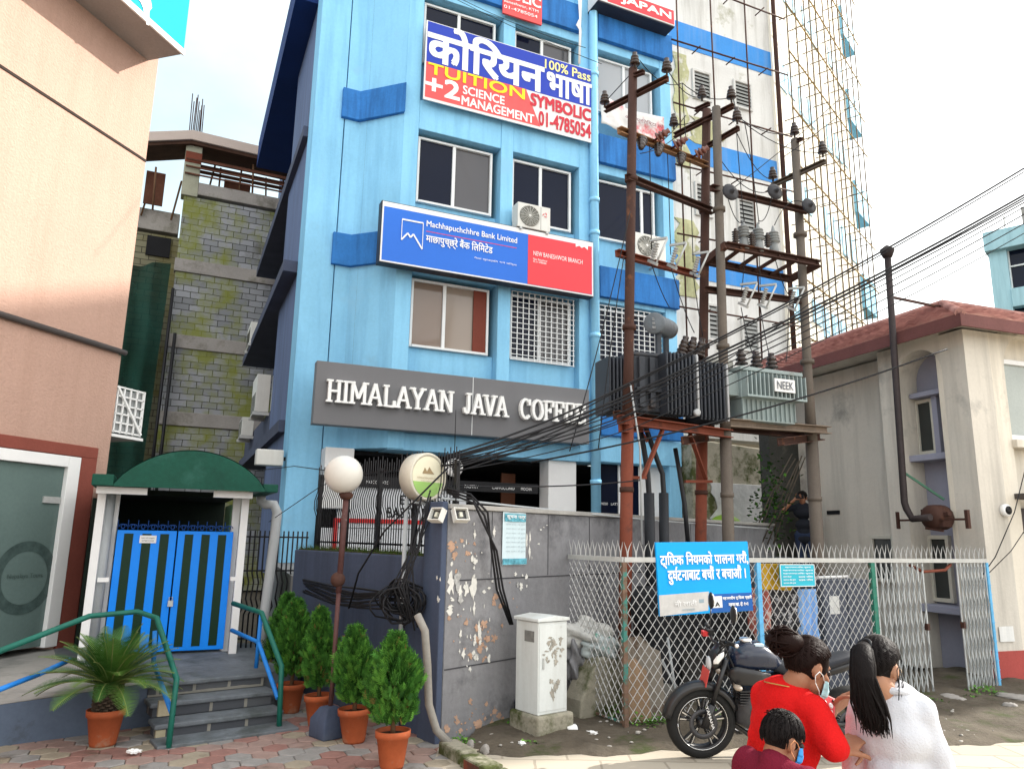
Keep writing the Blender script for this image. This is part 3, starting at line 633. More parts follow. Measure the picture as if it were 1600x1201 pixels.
# glass door: white frame, frosted glass, patch fittings, round emblem
dr = MB(); dr.box(sdr-.1, sdr+.085, -.06, .08, zg, zd+.05); dr.box(sdl, sdr-.1, -.06, .08, zd-.09, zd+.05)
fr_ = dr.build('door_frame', white_p, pb, bevel=.008)
m = MB(); m.box(sdl, sdr-.101, 0, .02, zg+.02, zd-.095); gd = m.build('door_glass', pm('frosted_door_glass', (.115, .165, .155), .18, .12, 1.2, .02), pb)
m = MB(); m.box(sdr-.36, sdr-.12, -.02, .04, zd-.55, zd-.47); m.build('patch_fitting', galv, gd)
m = MB(); m.tube([(sdr-1.02, -.06, zg+.9), (sdr-1.02, -.06, zg+1.6)], .018, 8); m.build('handle', galv, gd)
m = MB(); em_s, em_z = A.S(38, 905), A.Z(38, 902); ro, ri = .43, .31
vs = []; 
for k in range(48):
    t = 2*math.pi*k/48
    for r_ in (ri, ro): vs.append((em_s+r_*math.cos(t), -.004, em_z+r_*math.sin(t)))
m.add(vs, [(2*k, 2*k+1, (2*k+3) % 96, (2*k+2) % 96) for k in range(48) if k % 2 == 0 or True]); m.build('emblem_ring', pm('etched_grey', (.055, .085, .08), .4, .3, 9), gd, fix=False)
text('Nepalaya Tours', 'lettering', pm('etched_grey', (.055, .085, .08), .4), gd, em_s-.24, em_s+.24, em_z-.02, em_z+.05, -.003)
m = MB()
for k in range(9): m.box(sdl+.1+k*.33, sdl+.22+k*.33, .9+.05*(k % 2), .95+.05*(k % 2), zg, zd-.1)
m.build('curtain', pm('net_curtain', (.4, .42, .4), .9), pb)
# roof sign box
zt = zcan+2.3
sn0 = .62
m = MB(); xe = A.S(284, 99, sn0); m.box(-14, xe, -sn0, .3, zcan+.02, zcan+.10); m.build('canopy_box', pm('canopy_grey', (.30, .27, .25), .7), pb, bevel=.01)
m = MB(); m.box(-14, xe+.002, -sn0-.03, -sn0-.002, zcan+.0, zcan+.09); m.build('canopy_edge', white_p, pb)
m = MB(); m.box(-14, xe-.004, -sn0-.012, -.1, zcan+.105, zt); cp = m.build('sign_box', pm('cyan_panel', (.03, .31, .42), .95, .04, 1, 0, spec=.0), pb)
ss, sz_ = A.S(222, 10, sn0), A.Z(222, 10, sn0)                 # white bird shape, cropped by the photo
m = MB(); m.prism([(ss-.17, sz_+.45), (ss-.2, sz_+.12), (ss-.14, sz_+.02), (ss-.06, sz_+.03), (ss+.0, sz_-.02), (ss+.1, sz_-.22), (ss+.14, sz_-.2), (ss+.11, sz_-.0), (ss+.15, sz_+.08), (ss+.10, sz_+.2), (ss+.16, sz_+.45)], -sn0-.022, -sn0-.014); m.build('bird_emblem', wh_l, cp)
# caged air conditioner on the end wall
a0, a1 = A.S(176, 640), A.S(212, 640); za, zb = A.Z(195, 678), A.Z(195, 634)
r = on(A, 'air_conditioner', 'white caged air conditioner sticking out behind the corner of the peach building', 'air conditioner', .02, za, -.35)
m = MB(); m.box(0, .5, -.3, .3, .03, .62); m.build('casing', pm('ac_dim', (.30, .31, .31), .6), r)
m = MB()
for k in range(6): y = -.33+k*.13; m.bar((.52, y, 0), (.52, y, .66), .022)
for k in range(6): z = .02+k*.125; m.bar((.52, -.34, z), (.52, .34, z), .022); m.bar((0, -.33, z), (.52, -.33, z), .022)
for k in range(5): x = .02+k*.12; m.bar((x, -.33, 0), (x, -.33, .66), .022)
m.bar((0, -.345, .64), (.52, -.345, .02), .03); m.box(-.02, .56, -.36, .36, -.06, -.02); m.build('cage', white_p, r)
# ================================================================ far pale blue building on the right
p = at_y(1548, 430, 46); fb_ = Frame(p, -42)
fb = thing('far_building', 'pale blue building with wide windows far behind the red tiled roof', 'building', fb_.p(0), fb_.ang)
zs = [fb_.Z(1570, y) for y in (368, 395, 460, 490)]
pb2 = pm('pale_cyan_paint', (.36, .56, .62), .8, .1, .5, streak=((.2, .35, .4), .5))
ztop, z1, z2, z3 = fb_.Z(1545, 365), fb_.Z(1560, 392), fb_.Z(1560, 455), fb_.Z(1560, 492)
m = MB(); m.box(0, 16, 0, 9, 0, z3-.3); m.box(-.15, 16, -.4, 9, z1, ztop); m.box(0, 1.0, -.0, 9, z3-.3, z1); m.box(1.0, 16, -.15, 9, z3+.35, z2); m.box(1.0, 16, 1.2, 9, z3-.3, z1)
m.build('wall', pb2, fb, bevel=.03)
m = MB(); m.box(1.0, 16, .5, .55, z2, z1); m.box(1.0, 16, .5, .55, z3-.3, z3+.35); m.build('window', win_dark, fb)
m = MB()
for k in range(10): m.box(1.0+k*1.3, 1.08+k*1.3, .4, .49, z2, z1)
m.box(1.0, 16, .38, .48, z1-(z1-z2)*.42, z1-(z1-z2)*.42+.1); m.build('window_frame', white_al, fb)
m = MB(); m.box(2.0, 2.5, .5, 1, ztop, ztop+1.5); m.box(1.0, 1.06, .5, .56, ztop, ztop+1.2); m.build('roof_post', conc, fb)
# unseen tall block added right of the frame, sized to shade the courtyard
ob = thing('added_shade_block', 'unseen concrete block added at the right to shade the courtyard', 'building', (26.4, 17.4, 0), R(22))
m = MB(); m.box(0, 8, 0, 7.4, 0, 26.2); m.build('wall', conc, ob)
for k in range(7):
    m = MB(); m.box(.8, 2.4, -.02, .02, 2+k*3.3, 3.6+k*3.3); m.box(3.6, 5.4, -.02, .02, 2+k*3.3, 3.6+k*3.3); m.build('window_row', win_dark, ob)
# ================================================================ house on the right
hp = pm('weathered_cream_plaster', (.70, .645, .55), .9, .08, .9, .15, 35, dirt=((.33, .30, .26), .9, .57, .16), streak=((.27, .25, .22), .55))
hs = pm('weathered_shade_plaster', (.59, .55, .485), .9, .08, .9, .15, 35, dirt=((.27, .26, .24), .9, .56, .16), streak=((.24, .225, .20), .5))  # the front's plaster again, darkened: this side's shade is in the colour
hv = pm('lilac_grey_plaster', (.29, .295, .37), .9, .08, 1.2, .08)
hh = thing('plaster_house', 'weathered cream plaster house with a red tiled roof on the right', 'building', RL.o, RL.ang)
# local frame of RL: x = s (towards viewer; negative goes back), y = inward (to the right)
st = RL.S(1393, 830); ZT = 5.0
aL, aR = RL.S(1405, 640), RL.S(1478, 640)           # arched niche
zs_ = RL.Z(1440, 702); za_ = RL.Z(1440, 545); zspr = za_ - (aR-aL)/2
ND = .42
m = MB()
m.box(st, aL, 0, .5, 0, ZT); m.box(aR, 0.0, 0, .5, 0, ZT)
arch = [(aL, zspr)] + [((aL+aR)/2 - (aR-aL)/2*math.cos(math.pi*i/16), zspr+(aR-aL)/2*math.sin(math.pi*i/16)) for i in range(1, 16)] + [(aR, zspr)]
for i in range(16):
    (xa, z0), (xb, z1) = arch[i], arch[i+1]; m.add([(xa,0,z0),(xb,0,z1),(xb,0,ZT),(xa,0,ZT),(xa,ND,z0),(xb,ND,z1)], [(0,1,2,3), (0,4,5,1)])
m.box(aL, aR, 0, .5, ZT-.001, ZT+.05); m.box(-5.2, st, .42, .7, 0, ZT)
m.build('side_wall', hs, hh)
m = MB(); m.box(aL, aR, ND, .5, 0, ZT-.05); m.build('niche_wall', hv, hh)
m = MB(); m.box(aL-.05, aR+.04, .12, ND-.002, zs_-.16, zs_-.06); m.box(aL+.03, aR+.0, .2, ND-.002, zspr-.28, zspr-.2); m.build('niche_sill', hv, hh, bevel=.01)
def hwin(x0, x1, z0, z1, y, par, half=False):
    q = MB(); t = .06; q.box(x0, x0+t, y-.07, y, z0, z1); q.box(x1-t, x1, y-.07, y, z0, z1); q.box(x0+t, x1-t, y-.07, y, z1-t, z1); q.box(x0+t, x1-t, y-.07, y, z0, z0+t)
    o = q.build('window', pm('old_cream_frame', (.55, .53, .46), .7, .12, 3), par, bevel=.005)
    q = MB(); q.box(x0+t, x1-t, y-.03, y-.02, z0+t, z1-t); q.build('pane', glass('house_glass', (.03, .035, .035), .08), o); return o
hwin(RL.S(1433, 650, -ND), RL.S(1464, 650, -ND), zs_-.04, zspr-.29, ND, hh)
m = MB(); m.box(RL.S(1466, 650, -ND), RL.S(1474, 650, -ND), ND-.12, ND, zs_-.06, zspr-.2); m.build('niche_mullion', hv, hh)
m = MB(); m.box(RL.S(1475, 650, -ND), aR-.005, ND-.02, ND-.004, zs_-.06, zspr-.2); m.build('niche_opening', dark_int, hh)
hwin(RL.S(1458, 900, -ND), RL.S(1492, 900, -ND), RL.Z(1475, 940, -ND), RL.Z(1475, 836, -ND), ND, hh)
m = MB(); m.box(aL-.02, aR+.03, .06, ND-.002, RL.Z(1475, 958, -.1), RL.Z(1475, 946, -.1)); m.build('niche_sill', hv, hh, bevel=.01)
w2_ = RL.S(1378, 850, -.42); hwin(w2_-.2, w2_+.32, 1.2, RL.Z(1380, 836, -.42), .42, hh)
m = MB(); v0 = RL.S(1300, 800, -.42); m.box(v0-.12, v0+.2, .405, .425, RL.Z(1308, 803, -.42), RL.Z(1308, 797, -.42)); m.build('vent_slot', dark_int, hh)
# front wall (in RL frame the front runs along +y)
m = MB(); wy0 = RF.S(1572, 600); wz1, wz0 = RF.Z(1580, 560), RF.Z(1585, 685); dz = RF.Z(1592, 782)
m.box(-.5, -.001, .001, wy0, 0, ZT); m.box(-.5, -.15, wy0, 9, 0, ZT); m.box(-.5, 0, wy0, 9, wz1+.55, ZT)
m.box(-.5, 0, wy0+2.2, 9, 0, wz1+.55)
c0 = wy0+1.1; rr_ = 1.1
for i in range(14):
    t0, t1 = math.pi*i/14, math.pi*(i+1)/14; ya, yb = c0-rr_*math.cos(t0), c0-rr_*math.cos(t1); q0, q1 = wz1-.1+.66*math.sin(t0), wz1-.1+.66*math.sin(t1)
    m.add([(0, ya, q0), (0, yb, q1), (0, yb, wz1+.56), (0, ya, wz1+.56), (-.15, ya, q0), (-.15, yb, q1)], [(0,1,2,3), (0,4,5,1)])
m.build('front_wall', hp, hh)
q = MB(); q.box(-.149, -.07, wy0+.02, wy0+.08, wz0, wz1); q.box(-.149, -.07, wy0+.08, wy0+1.6, wz0, wz0+.07); q.box(-.149, -.07, wy0+.08, wy0+1.6, wz1-.07, wz1)
o = q.build('window', white_p, hh); q = MB(); q.box(-.148, -.11, wy0+.08, wy0+1.6, wz0+.07, wz1-.07); q.build('pane', pm('frosted_pane', (.34, .37, .35), .3), o)
q = MB(); q.box(-.149, .08, wy0-.02, wy0+1.7, wz0-.14, wz0-.02); q.build('window_sill', hp, hh, bevel=.01)
q = MB(); q.box(-.148, -.1, wy0+.12, wy0+1.3, .3, dz-.1); q.build('door', pm('dark_door', (.06, .05, .05), .6), hh)
q = MB(); q.box(-.05, .5, wy0-.1, 9, dz+.02, dz+.1); q.build('door_canopy', pm('dark_sheet', (.07, .06, .055), .7), hh)
q = MB(); q.box(-.1, .012, -.012, wy0, .0, .42); q.box(-.149, .0, wy0, 9, 0, .42); q.build('plinth_band', pm('red_plinth', (.36, .07, .06), .85, .15, 2), hh)
# roof: hipped, tiled
tile = bpy.data.materials.new('red_roof_tiles'); tile.use_nodes = True; nt = tile.node_tree; b_ = nt.nodes['Principled BSDF']; b_.inputs['Roughness'].default_value = .95; b_.inputs['Specular IOR Level'].default_value = 0
nn = nt.nodes.new('ShaderNodeTexNoise'); nn.inputs['Scale'].default_value = 3; nn.inputs['Detail'].default_value = 6; cr = nt.nodes.new('ShaderNodeValToRGB'); tcn = nt.nodes.new('ShaderNodeTexCoord')
cr.color_ramp.elements[0].color = (.27, .13, .115, 1); cr.color_ramp.elements[1].color = (.52, .29, .25, 1); cr.color_ramp.elements[0].position = .3; cr.color_ramp.elements[1].position = .7
nt.links.new(tcn.outputs['Object'], nn.inputs[0]); nt.links.new(nn.outputs[0], cr.inputs[0]); nt.links.new(cr.outputs[0], b_.inputs['Base Color'])
# roof corners in local frame: eave overhang .35
ov = .38; e0 = (-5.6, -ov+.3); e1 = (.3, -ov)
ZR0, ZR1 = ZT+.06, ZT+.88; run = 1.6
def tiled(p0, p1, q0, q1, rows=11, cols=26):           # eave edge p0-p1, ridge edge q0-q1; stepped, wavy courses
    p0, p1, q0, q1 = map(Vector, (p0, p1, q0, q1)); mm_ = MB()
    nrm = (p1-p0).cross(q0-p0).normalized(); nrm = nrm if nrm.z > 0 else -nrm
    for j in range(rows):
        for i in range(cols*4):
            u0, u1 = i/(cols*4), (i+1)/(cols*4)
            def P(u, v, lift): 
                a = p0.lerp(p1, u); b = q0.lerp(q1, u); return a.lerp(b, v) + nrm*(lift + .017*math.cos(2*math.pi*u*cols))
            v0, v1 = j/rows, (j+1)/rows
            mm_.add([P(u0, v0, .075), P(u1, v0, .075), P(u1, v1, .02), P(u0, v1, .02), P(u0, v0, .0), P(u1, v0, .0)], [(0,1,2,3), (0,4,5,1)])
    return mm_
m = MB(); ex = .3; ey = -ov; bk_ = -6.2
rg = (ex-run, ey+run)
r1 = tiled((bk_, ey, ZR0), (ex, ey, ZR0), (bk_, ey+run, ZR1), (ex-run, ey+run, ZR1), 11, 30)
r2 = tiled((ex, ey, ZR0), (ex, 10, ZR0), (ex-run, ey+run, ZR1), (ex-run, 10, ZR1), 11, 34)
r1.add(r2.v, r2.f); r1.build('roof', tile, hh, fix=False)
m = MB(); m.box(bk_, ex, ey, .8, ZR0-.02, ZR0-.001) ; m.box(ex-1, ex, .8, 10, ZR0-.02, ZR0-.001); m.build('soffit', hs, hh)
m = MB(); m.box(bk_, ex+.02, ey-.03, ey, ZR0-.14, ZR0+.05); m.box(ex, ex+.03, ey-.03, 10, ZR0-.14, ZR0+.05); m.build('fascia', pm('dark_red_fascia', (.15, .06, .055), .7, .2, 2), hh, bevel=.005)
m = MB(); m.tube([(ex, ey, ZR0+.06), (ex-run, ey+run, ZR1+.05)], .07, 8); m.tube([(ex-run, ey+run, ZR1+.05), (bk_, ey+run, ZR1+.05)], .07, 8); m.tube([(ex-run, ey+run, ZR1+.05), (ex-run, 10, ZR1+.05)], .07, 8); m.build('ridge_tiles', tile, hh)
# flue pipe with blower on the shaded side
n_ = .50
t0 = (RL.S(1387, 402, n_), RL.Z(1387, 402, n_)); t1 = (RL.S(1414, 795, n_), RL.Z(1414, 795, n_)); t2 = (RL.S(1440, 805, n_), RL.Z(1440, 808, n_))
fl = on(RL, 'flue_pipe', 'tall dark flue pipe with a rusty blower drum beside the arched window', 'pipe', 0, 0, 0)
m = MB(); xm_ = (t0[0]+t1[0])/2
m.tube([(t0[0], -n_, t0[1]), (t1[0], -n_, t1[1]+.1), (t1[0]+.03, -n_, t1[1]-.0), (t1[0]+.12, -n_, t2[1]-.02), (t2[0]+.15, -n_, t2[1])], .05, 10)
m.lathe([(.07, 0), (.11, .1), (.11, .13), (.02, .2)], (t0[0], -n_, t0[1]), 10); m.build('flue', pm('flue_steel', (.035, .026, .026), .6, .3, 3), fl)
m = MB(); cx = RL.S(1462, 808, .2); cz = RL.Z(1462, 808, .2); m.lathe([(.05, -.36), (.13, -.34), (.18, -.30), (.19, -.2), (.17, -.18), (.19, -.14), (.18, -.04), (.1, 0)], (cx, 0, cz), 14, 'y'); m.box(cx-.2, cx+.02, -.26, -.1, cz-.05, cz+.12); m.bar((cx, -.2, cz), (cx+.26, -.22, cz+.05), .06); m.bar((cx-.05, -.36, cz-.16), (cx+.2, -.3, cz-.2), .03); m.box(cx+.08, cx+.2, -.3, -.12, cz-.14, cz-.02); m.build('blower_drum', rust, fl)
m = MB(); z_ = RL.Z(1440, 812, .3); xa, xb = RL.S(1403, 812, .3), RL.S(1512, 812, .3); m.bar((xa, -.3, z_), (xb, -.3, z_), .03); m.bar((xa, -.3, z_-.13), (xa, -.3, z_+.13), .04); m.bar((xb, -.3, z_-.13), (xb, -.3, z_+.13), .05); m.build('bracket', rust, fl)
m = MB(); m.bar((t1[0], -n_, RL.Z(1414, 735, n_)), (RL.S(1475, 780), -.0, RL.Z(1475, 780)), .03); m.build('stay_bar', pm('green_stay', (.05, .14, .09), .6), fl)
m = MB(); m.bar((t0[0], -n_, RL.Z(1390, 465, n_)), (t0[0]-.4, 1.2, RL.Z(1390, 465, n_)+.12), .035); m.build('roof_stay', rust, fl)
# papers, meter on the house corner
def paper(fr, label, u0, v0, u1, v1, mat, n=.02, name='paper_notice', tilt=0):
    s0, s1, z0, z1 = fr.S(u0, (v0+v1)/2, n), fr.S(u1, (v0+v1)/2, n), fr.Z((u0+u1)/2, v1, n), fr.Z((u0+u1)/2, v0, n)
    r = on(fr, name, label, 'notice', s0, z0, n); m = MB(); w_, h_ = s1-s0, z1-z0
    vs = []; nx = 6
    for i in range(nx+1):
        for z in (0, h_): vs.append((w_*i/nx + tilt*z, -.006*math.sin(i*1.7+z), z))
    m.add(vs, [(2*i, 2*i+2, 2*i+3, 2*i+1) for i in range(nx)]); o = m.build('sheet', mat, r, fix=False)
    md = o.modifiers.new('s', 'SOLIDIFY'); md.thickness = .002; return r, w_, h_
paperm = pm('paper', (.68, .68, .66), .9, .06, 5, .05)
r, w_, h_ = paper(RF, 'small white printed notice pasted low on the house corner', 1562, 978, 1585, 1002, paperm)
s_, z_ = RF.sz(1568, 797, .0)
r = on(RF, 'electric_meter', 'small round meter with a white rim on the house corner', 'meter', s_, z_, 0)
m = MB(); m.lathe([(.09, 0), (.09, -.06), (.07, -.075)], (0, 0, 0), 18, 'y'); m.build('rim', white_p, r); m = MB(); m.lathe([(.06, -.0755), (.06, -.085)], (0, 0, 0), 16, 'y'); m.build('dial', black_m, r)
# ================================================================ ground
struct_g = []
def ground():
    m = MB(); m.add([(-150, -60, -.06), (250, -60, -.06), (250, 400, -.06), (-150, 400, -.06)], [(0, 1, 2, 3)])
    o = m.build('ground', pm('bare_earth', (.10, .085, .065), .95, .25, 1.5, .5, 18, dirt=((.05, .06, .02), 1.1, .56, .14)), None); struct(o)
ground()
# dirt verge in front of the wall and fence: fine mesh with bumps
m = MB(); vs = []; nx, ny = 90, 40
ea, eb = Vector((-.5, 6.85, 0)), Vector((9.0, 8.1, 0))           # road edge
for j in range(ny+1):
    for i in range(nx+1):
        p = ea.lerp(eb, i/nx); q = Vector((-.2+ 9.6*i/nx, 7.9+ 5.2*i/nx, 0)); r_ = p.lerp(q, j/ny)
        e = min(1, j/4)
        jag = (.06*math.sin(p.x*2.3)+.04*math.sin(p.x*7.1+1)+.025*math.sin(p.x*17))*(1-j/ny); vs.append((r_.x, r_.y-jag, .003 + e*(.022+.02*math.sin(r_.x*3.1+r_.y*1.7)+.012*math.sin(r_.x*9+2*r_.y)+rnd.uniform(-.006, .006)) + .03*j/ny))
m.add(vs, [(j*(nx+1)+i, j*(nx+1)+i+1, (j+1)*(nx+1)+i+1, (j+1)*(nx+1)+i) for j in range(ny) for i in range(nx)], True)
struct(m.build('dirt_verge', pm('damp_dirt', (.085, .07, .052), .95, .3, 2.2, .6, 30, dirt=((.045, .055, .018), 2.0, .54, .12), streak=((.17, .15, .12), .35)), None, fix=False))
# road: pale worn paving slabs
rd = brickmat('worn_road_slabs', (.40, .355, .285), (.36, .315, .25), (.27, .235, .185), 1.0, .55, .36, dirt=(.25, .215, .17), mortar_size=.011)
# brickmat maps (x+y, z): road needs (x, y)
for l in list(rd.node_tree.links):
    if l.to_node.type == 'COMBXYZ': rd.node_tree.links.remove(l)
_sp = [n for n in rd.node_tree.nodes if n.type == 'SEPXYZ'][0]; _cb = [n for n in rd.node_tree.nodes if n.type == 'COMBXYZ'][0]
rd.node_tree.links.new(_sp.outputs[0], _cb.inputs[0]); rd.node_tree.links.new(_sp.outputs[1], _cb.inputs[1])
m = MB(); m.prism([(-.6, 7.1), (.3, 7.2), (1.6, 7.4), (3.2, 7.6), (5.0, 7.85), (9.0, 8.4), (30, 14), (30, -12), (-.4, -12), (-.55, 4.0)], -.05, .0, 'xy')
ro = m.build('road', rd, None); struct(ro)
# hexagonal court paving
rd2 = random.Random(3)
hexm = [pm('paver_red', (.25, .135, .115), .9, .2, 5, .3, 40, dirt=((.12, .08, .06), 3, .56, .15)), pm('paver_cream', (.29, .25, .19), .9, .2, 5, .3, 40, dirt=((.14, .11, .08), 3, .55, .15)), pm('paver_grey', (.24, .23, .22), .9, .2, 5, .3, 40, dirt=((.11, .1, .09), 3, .55, .15)), pm('paver_pink', (.27, .19, .165), .9, .2, 5, .3, 40, dirt=((.14, .1, .08), 3, .55, .15))]
m = MB(); hw = .118; ang = R(24); ca, sa = math.cos(ang), math.sin(ang)
for j in range(-34, 40):
    for i in range(-34, 30):
        x = i*hw*1.82*1.0; y = j*hw*1.6
        if j % 2: x += hw*.91
        X, Y = -2.5+ca*x-sa*y, 6.0+sa*x+ca*y
        if not (-6.5 < X < -.48 and 2.5 < Y < 10.2) or X > -.5-.02*(6-Y): continue
        row = (j // 2) % 4
        m.cm = rd2.choices([0, 1, 2, 3], weights=[(5, 1, 1, 3), (1, 2, 4, 1), (3, 1, 1, 4), (1, 3, 4, 1)][row])[0]
        pts = []
        h_ = rd2.uniform(-.004, .004); tx, ty = rd2.uniform(-.02, .02), rd2.uniform(-.02, .02)
        for s_, z in ((1.0, -.03), (1.0, -.006), (.93, .0)):
            for k in range(6):
                t = R(60*k+30); px, py = hw*1.05*s_*math.cos(t)*.98, hw*1.0*s_*math.sin(t)*1.0
                pts.append((X+ca*px-sa*py, Y+sa*px+ca*py, z+h_+tx*px+ty*py))
        m.add(pts, [(12, 13, 14, 15, 16, 17)] + [(6*a+k, 6*a+(k+1) % 6, 6*a+6+(k+1) % 6, 6*a+6+k) for a in (0, 1) for k in range(6)])
struct(m.build('court_paving', hexm, None, fix=False))
# kerb between court and verge
kr = thing('kerb', 'low broken concrete kerb running from the wall corner towards the road', 'kerb', (-.52, 7.0, 0), R(-58))
m = MB(); 
for k in range(5): m.box(k*.42, k*.42+.40, -.09+rnd.uniform(-.01, .01), .09, -.04, .10-.012*k); 
m.build('stone', moss_c, kr, bevel=.02)
m = MB(); m.box(.5, .75, -.1, -.085, 0, .07); m.build('brick_patch', rust_red, kr)
# ================================================================ steps, landing, ramp
SF = Frame(on_z(245, 1157), 36)                      # step front edge
LH = .40
stp = thing('stone_steps', 'three dark slate steps with mortared edges up to the striped gate', 'steps', SF.o, SF.ang)
slate = brickmat('slate_riser', (.055, .06, .07), (.11, .115, .12), (.23, .22, .19), 1.0, .34, .30, mortar_size=.016, dirt=(.03, .033, .03))
slt = pm('slate_tread', (.13, .145, .16), .65, .3, 2.2, .3, 25, dirt=((.07, .08, .08), 1.8, .5, .15))
SWID = 1.12
m = MB(); m2 = MB()
for k in range(3):
    y = k*.27; m.box(0, SWID, y+.03, y+.30 if k < 2 else 2.7, LH/3*k-.02 if k == 0 else LH/3*k, LH/3*(k+1)-.045); m2.box(-.03, SWID+.03, y, y+.30 if k < 2 else 2.9, LH/3*(k+1)-.044, LH/3*(k+1))
m.build('riser', slate, stp, bevel=.006); m2.build('tread', slt, stp, bevel=.012)
m = MB(); m.box(-.06, SWID+.08, -.30, .02, -.02, .025); m.build('foot_slab', slt, stp, bevel=.01)
cream = pm('cream_mortar_stone', (.36, .32, .22), .9, .2, 4)
m = MB(); m.box(-.012, .10, .018, .06, .20, .335) ; m.box(-.012, .07, .0+.016, .06, .0, .085); m.build('corner_stone', cream, stp)
# landing behind the steps
ld = []
m = MB(); m.prism([(-3.45, 7.75), (-2.35, 8.55), (-2.6, 10.4), (-6.2, 10.6), (-5.3, 9.2)], -.05, LH-.012, 'xy'); struct(m.build('gate_landing', slt, None))
# ramp: sloping concrete slab with dark blue-grey side
rp_ = thing('access_ramp', 'sloping concrete ramp with a dark blue grey side wall leading left from the steps', 'ramp', (0, 0, 0))
a0 = Vector((-3.42, 7.70, 0)); a1 = on_z(0, 1165)*1.0; dvec = (a1-a0).normalized(); a2 = a0+dvec*7; wv = Vector((dvec.y, -dvec.x, 0)); wv = wv if wv.x < 0 else -wv
zt0 = LH; slope = (on_z(0, 1135, .27).z - LH)/((on_z(0, 1135, .27)-a0).length) 
m = MB(); W_ = 3.2
def rz(t): return LH - .045*t if t > .0 else LH
pts_t = [0, 1.0, 2.2, 4.0, 7.0]
for i in range(4):
    t0, t1 = pts_t[i], pts_t[i+1]; p, q = a0+dvec*t0, a0+dvec*t1
    vs = [(p.x, p.y, rz(t0)), (q.x, q.y, rz(t1)), (q.x+wv.x*W_, q.y+wv.y*W_, rz(t1)), (p.x+wv.x*W_, p.y+wv.y*W_, rz(t0))]
    m.add(vs, [(0, 1, 2, 3)]); 
m.build('ramp_surface', pm('ramp_concrete', (.30, .29, .27), .9, .15, 1.2, .2, 30, dirt=((.16, .16, .15), 1.1, .52, .16)), rp_, fix=False)
m = MB()
for i in range(4):
    t0, t1 = pts_t[i], pts_t[i+1]; p, q = a0+dvec*t0-wv*.004, a0+dvec*t1-wv*.004
    m.add([(p.x, p.y, -.05), (q.x, q.y, -.05), (q.x, q.y, rz(t1)-.002), (p.x, p.y, rz(t0)-.002)], [(0, 1, 2, 3)])
m.build('ramp_side', pm('ramp_side_paint', (.085, .11, .155), .85, .15, 1.4, .1, dirt=((.05, .055, .06), 1.6, .55, .15)), rp_, fix=False)
# ================================================================ handrails
green_r = pm('green_rail_paint', (.012, .115, .085), .45, .2, 4, .05, dirt=((.05, .07, .06), 7, .63, .05)); blue_r = pm('blue_rail_paint', (.02, .20, .62), .45, .15, 4, .05)
def rail(label, top, low, posts, r=.026):
    t = thing('handrail', label, 'handrail', top[-1])
    o0 = Vector(top[-1]); f = lambda L_: [Vector(p)-o0 for p in L_]
    m = MB(); m.tube(f(top), r, 10); m.build('top_rail', green_r, t)
    for l in low: m = MB(); m.tube(f(l), r*.85, 10); m.build('lower_rail', blue_r, t)
    for l in posts: m = MB(); m.tube(f(l), r*.85, 10); m.build('post', blue_r, t)
ft = on_z(263, 1168)
def along(p, u, v, Y): return at_y(u, v, Y)
rail('green topped handrail on the ramp side behind the potted cycad',
     [at_y(-40, 1032, 6.3), at_y(140, 962, 7.4), at_y(215, 955, 7.75), at_y(245, 965, 7.55), at_y(276, 1060, 7.12), ft],
     [[at_y(-40, 1092, 6.3), at_y(60, 1053, 6.9)], [at_y(240, 1035, 7.5), at_y(268, 1112, 7.05)]], [[at_y(60, 1053, 6.9), at_y(110, 1030, 7.2)], [at_y(242, 985, 7.55), at_y(240, 1035, 7.5)]])
fr2 = on_z(436, 1138)
rail('green topped handrail on the right edge of the steps beside the conifers',
     [at_y(364, 942, 8.6), at_y(409, 957, 8.2), at_y(440, 1040, 7.75), fr2],
     [[at_y(362, 984, 8.6), at_y(404, 1003, 8.2), at_y(434, 1090, 7.7)]], [[at_y(408, 960, 8.2), at_y(400, 1043, 8.2)]])
# ================================================================ gate, posts, canopy
GT = Frame(on_z(271, 1021, LH), 25)
gl0, gl1 = GT.S(183, 832), GT.S(365, 832); gzt = GT.Z(275, 829); gzb = LH+.03
gt = on(GT, 'striped_gate', 'bright blue double gate with dark green vertical stripes and scrolled top', 'gate', gl0, 0, 0)
GW = gl1-gl0; gb_ = pm('gate_blue', (.004, .23, .86), .35, .06, 1.5, .02); gg = pm('gate_dark_green', (.002, .024, .010), .45, .15, 3)
mid = GW*.505
for a, b_ in ((0, mid-.008), (mid+.008, GW)):
    m = MB(); m.box(a, b_, 0, .04, gzb, gzt); lf = m.build('leaf', gb_, gt, bevel=.006)
    m = MB(); wl = b_-a
    for k in range(3): x = a+wl*(.12+.30*k); m.box(x, x+wl*.15, -.006, 0, gzb+.05, gzt-.04)
    m.build('stripe', gg, lf)
    m = MB()
    for k in range(6):
        cx = a+wl*(k+.5)/6
        for sgn in (-1, 1):
            pts = [(cx+sgn*(.015+.05*math.sin(t)*(1-.06*t)), .02, gzt+.045+.04*math.cos(t)*(1-.06*t)) for t in [math.pi+.55*i for i in range(10)]]; m.tube(pts, .005, 5)
        m.tube([(a+wl*k/6, .02, gzt), (a+wl*k/6, .02, gzt+.12)], .005, 5)
    m.build('scroll_top', pm('gate_blue_dark', (.01, .06, .25), .5), lf)
m = MB(); m.box(mid-.03, mid+.03, -.035, -.008, .95, 1.02); m.tube([(mid-.018, -.02, 1.02), (mid-.018, -.02, 1.06), (mid+.018, -.02, 1.06), (mid+.018, -.02, 1.02)], .006, 6); m.build('padlock', galv, gt, bevel=.004)
m = MB(); m.box(GW*.19, GW*.33, -.012, -.007, gzt-.15, gzt-.06); nb = m.build('notice_plate', white_p, gt)
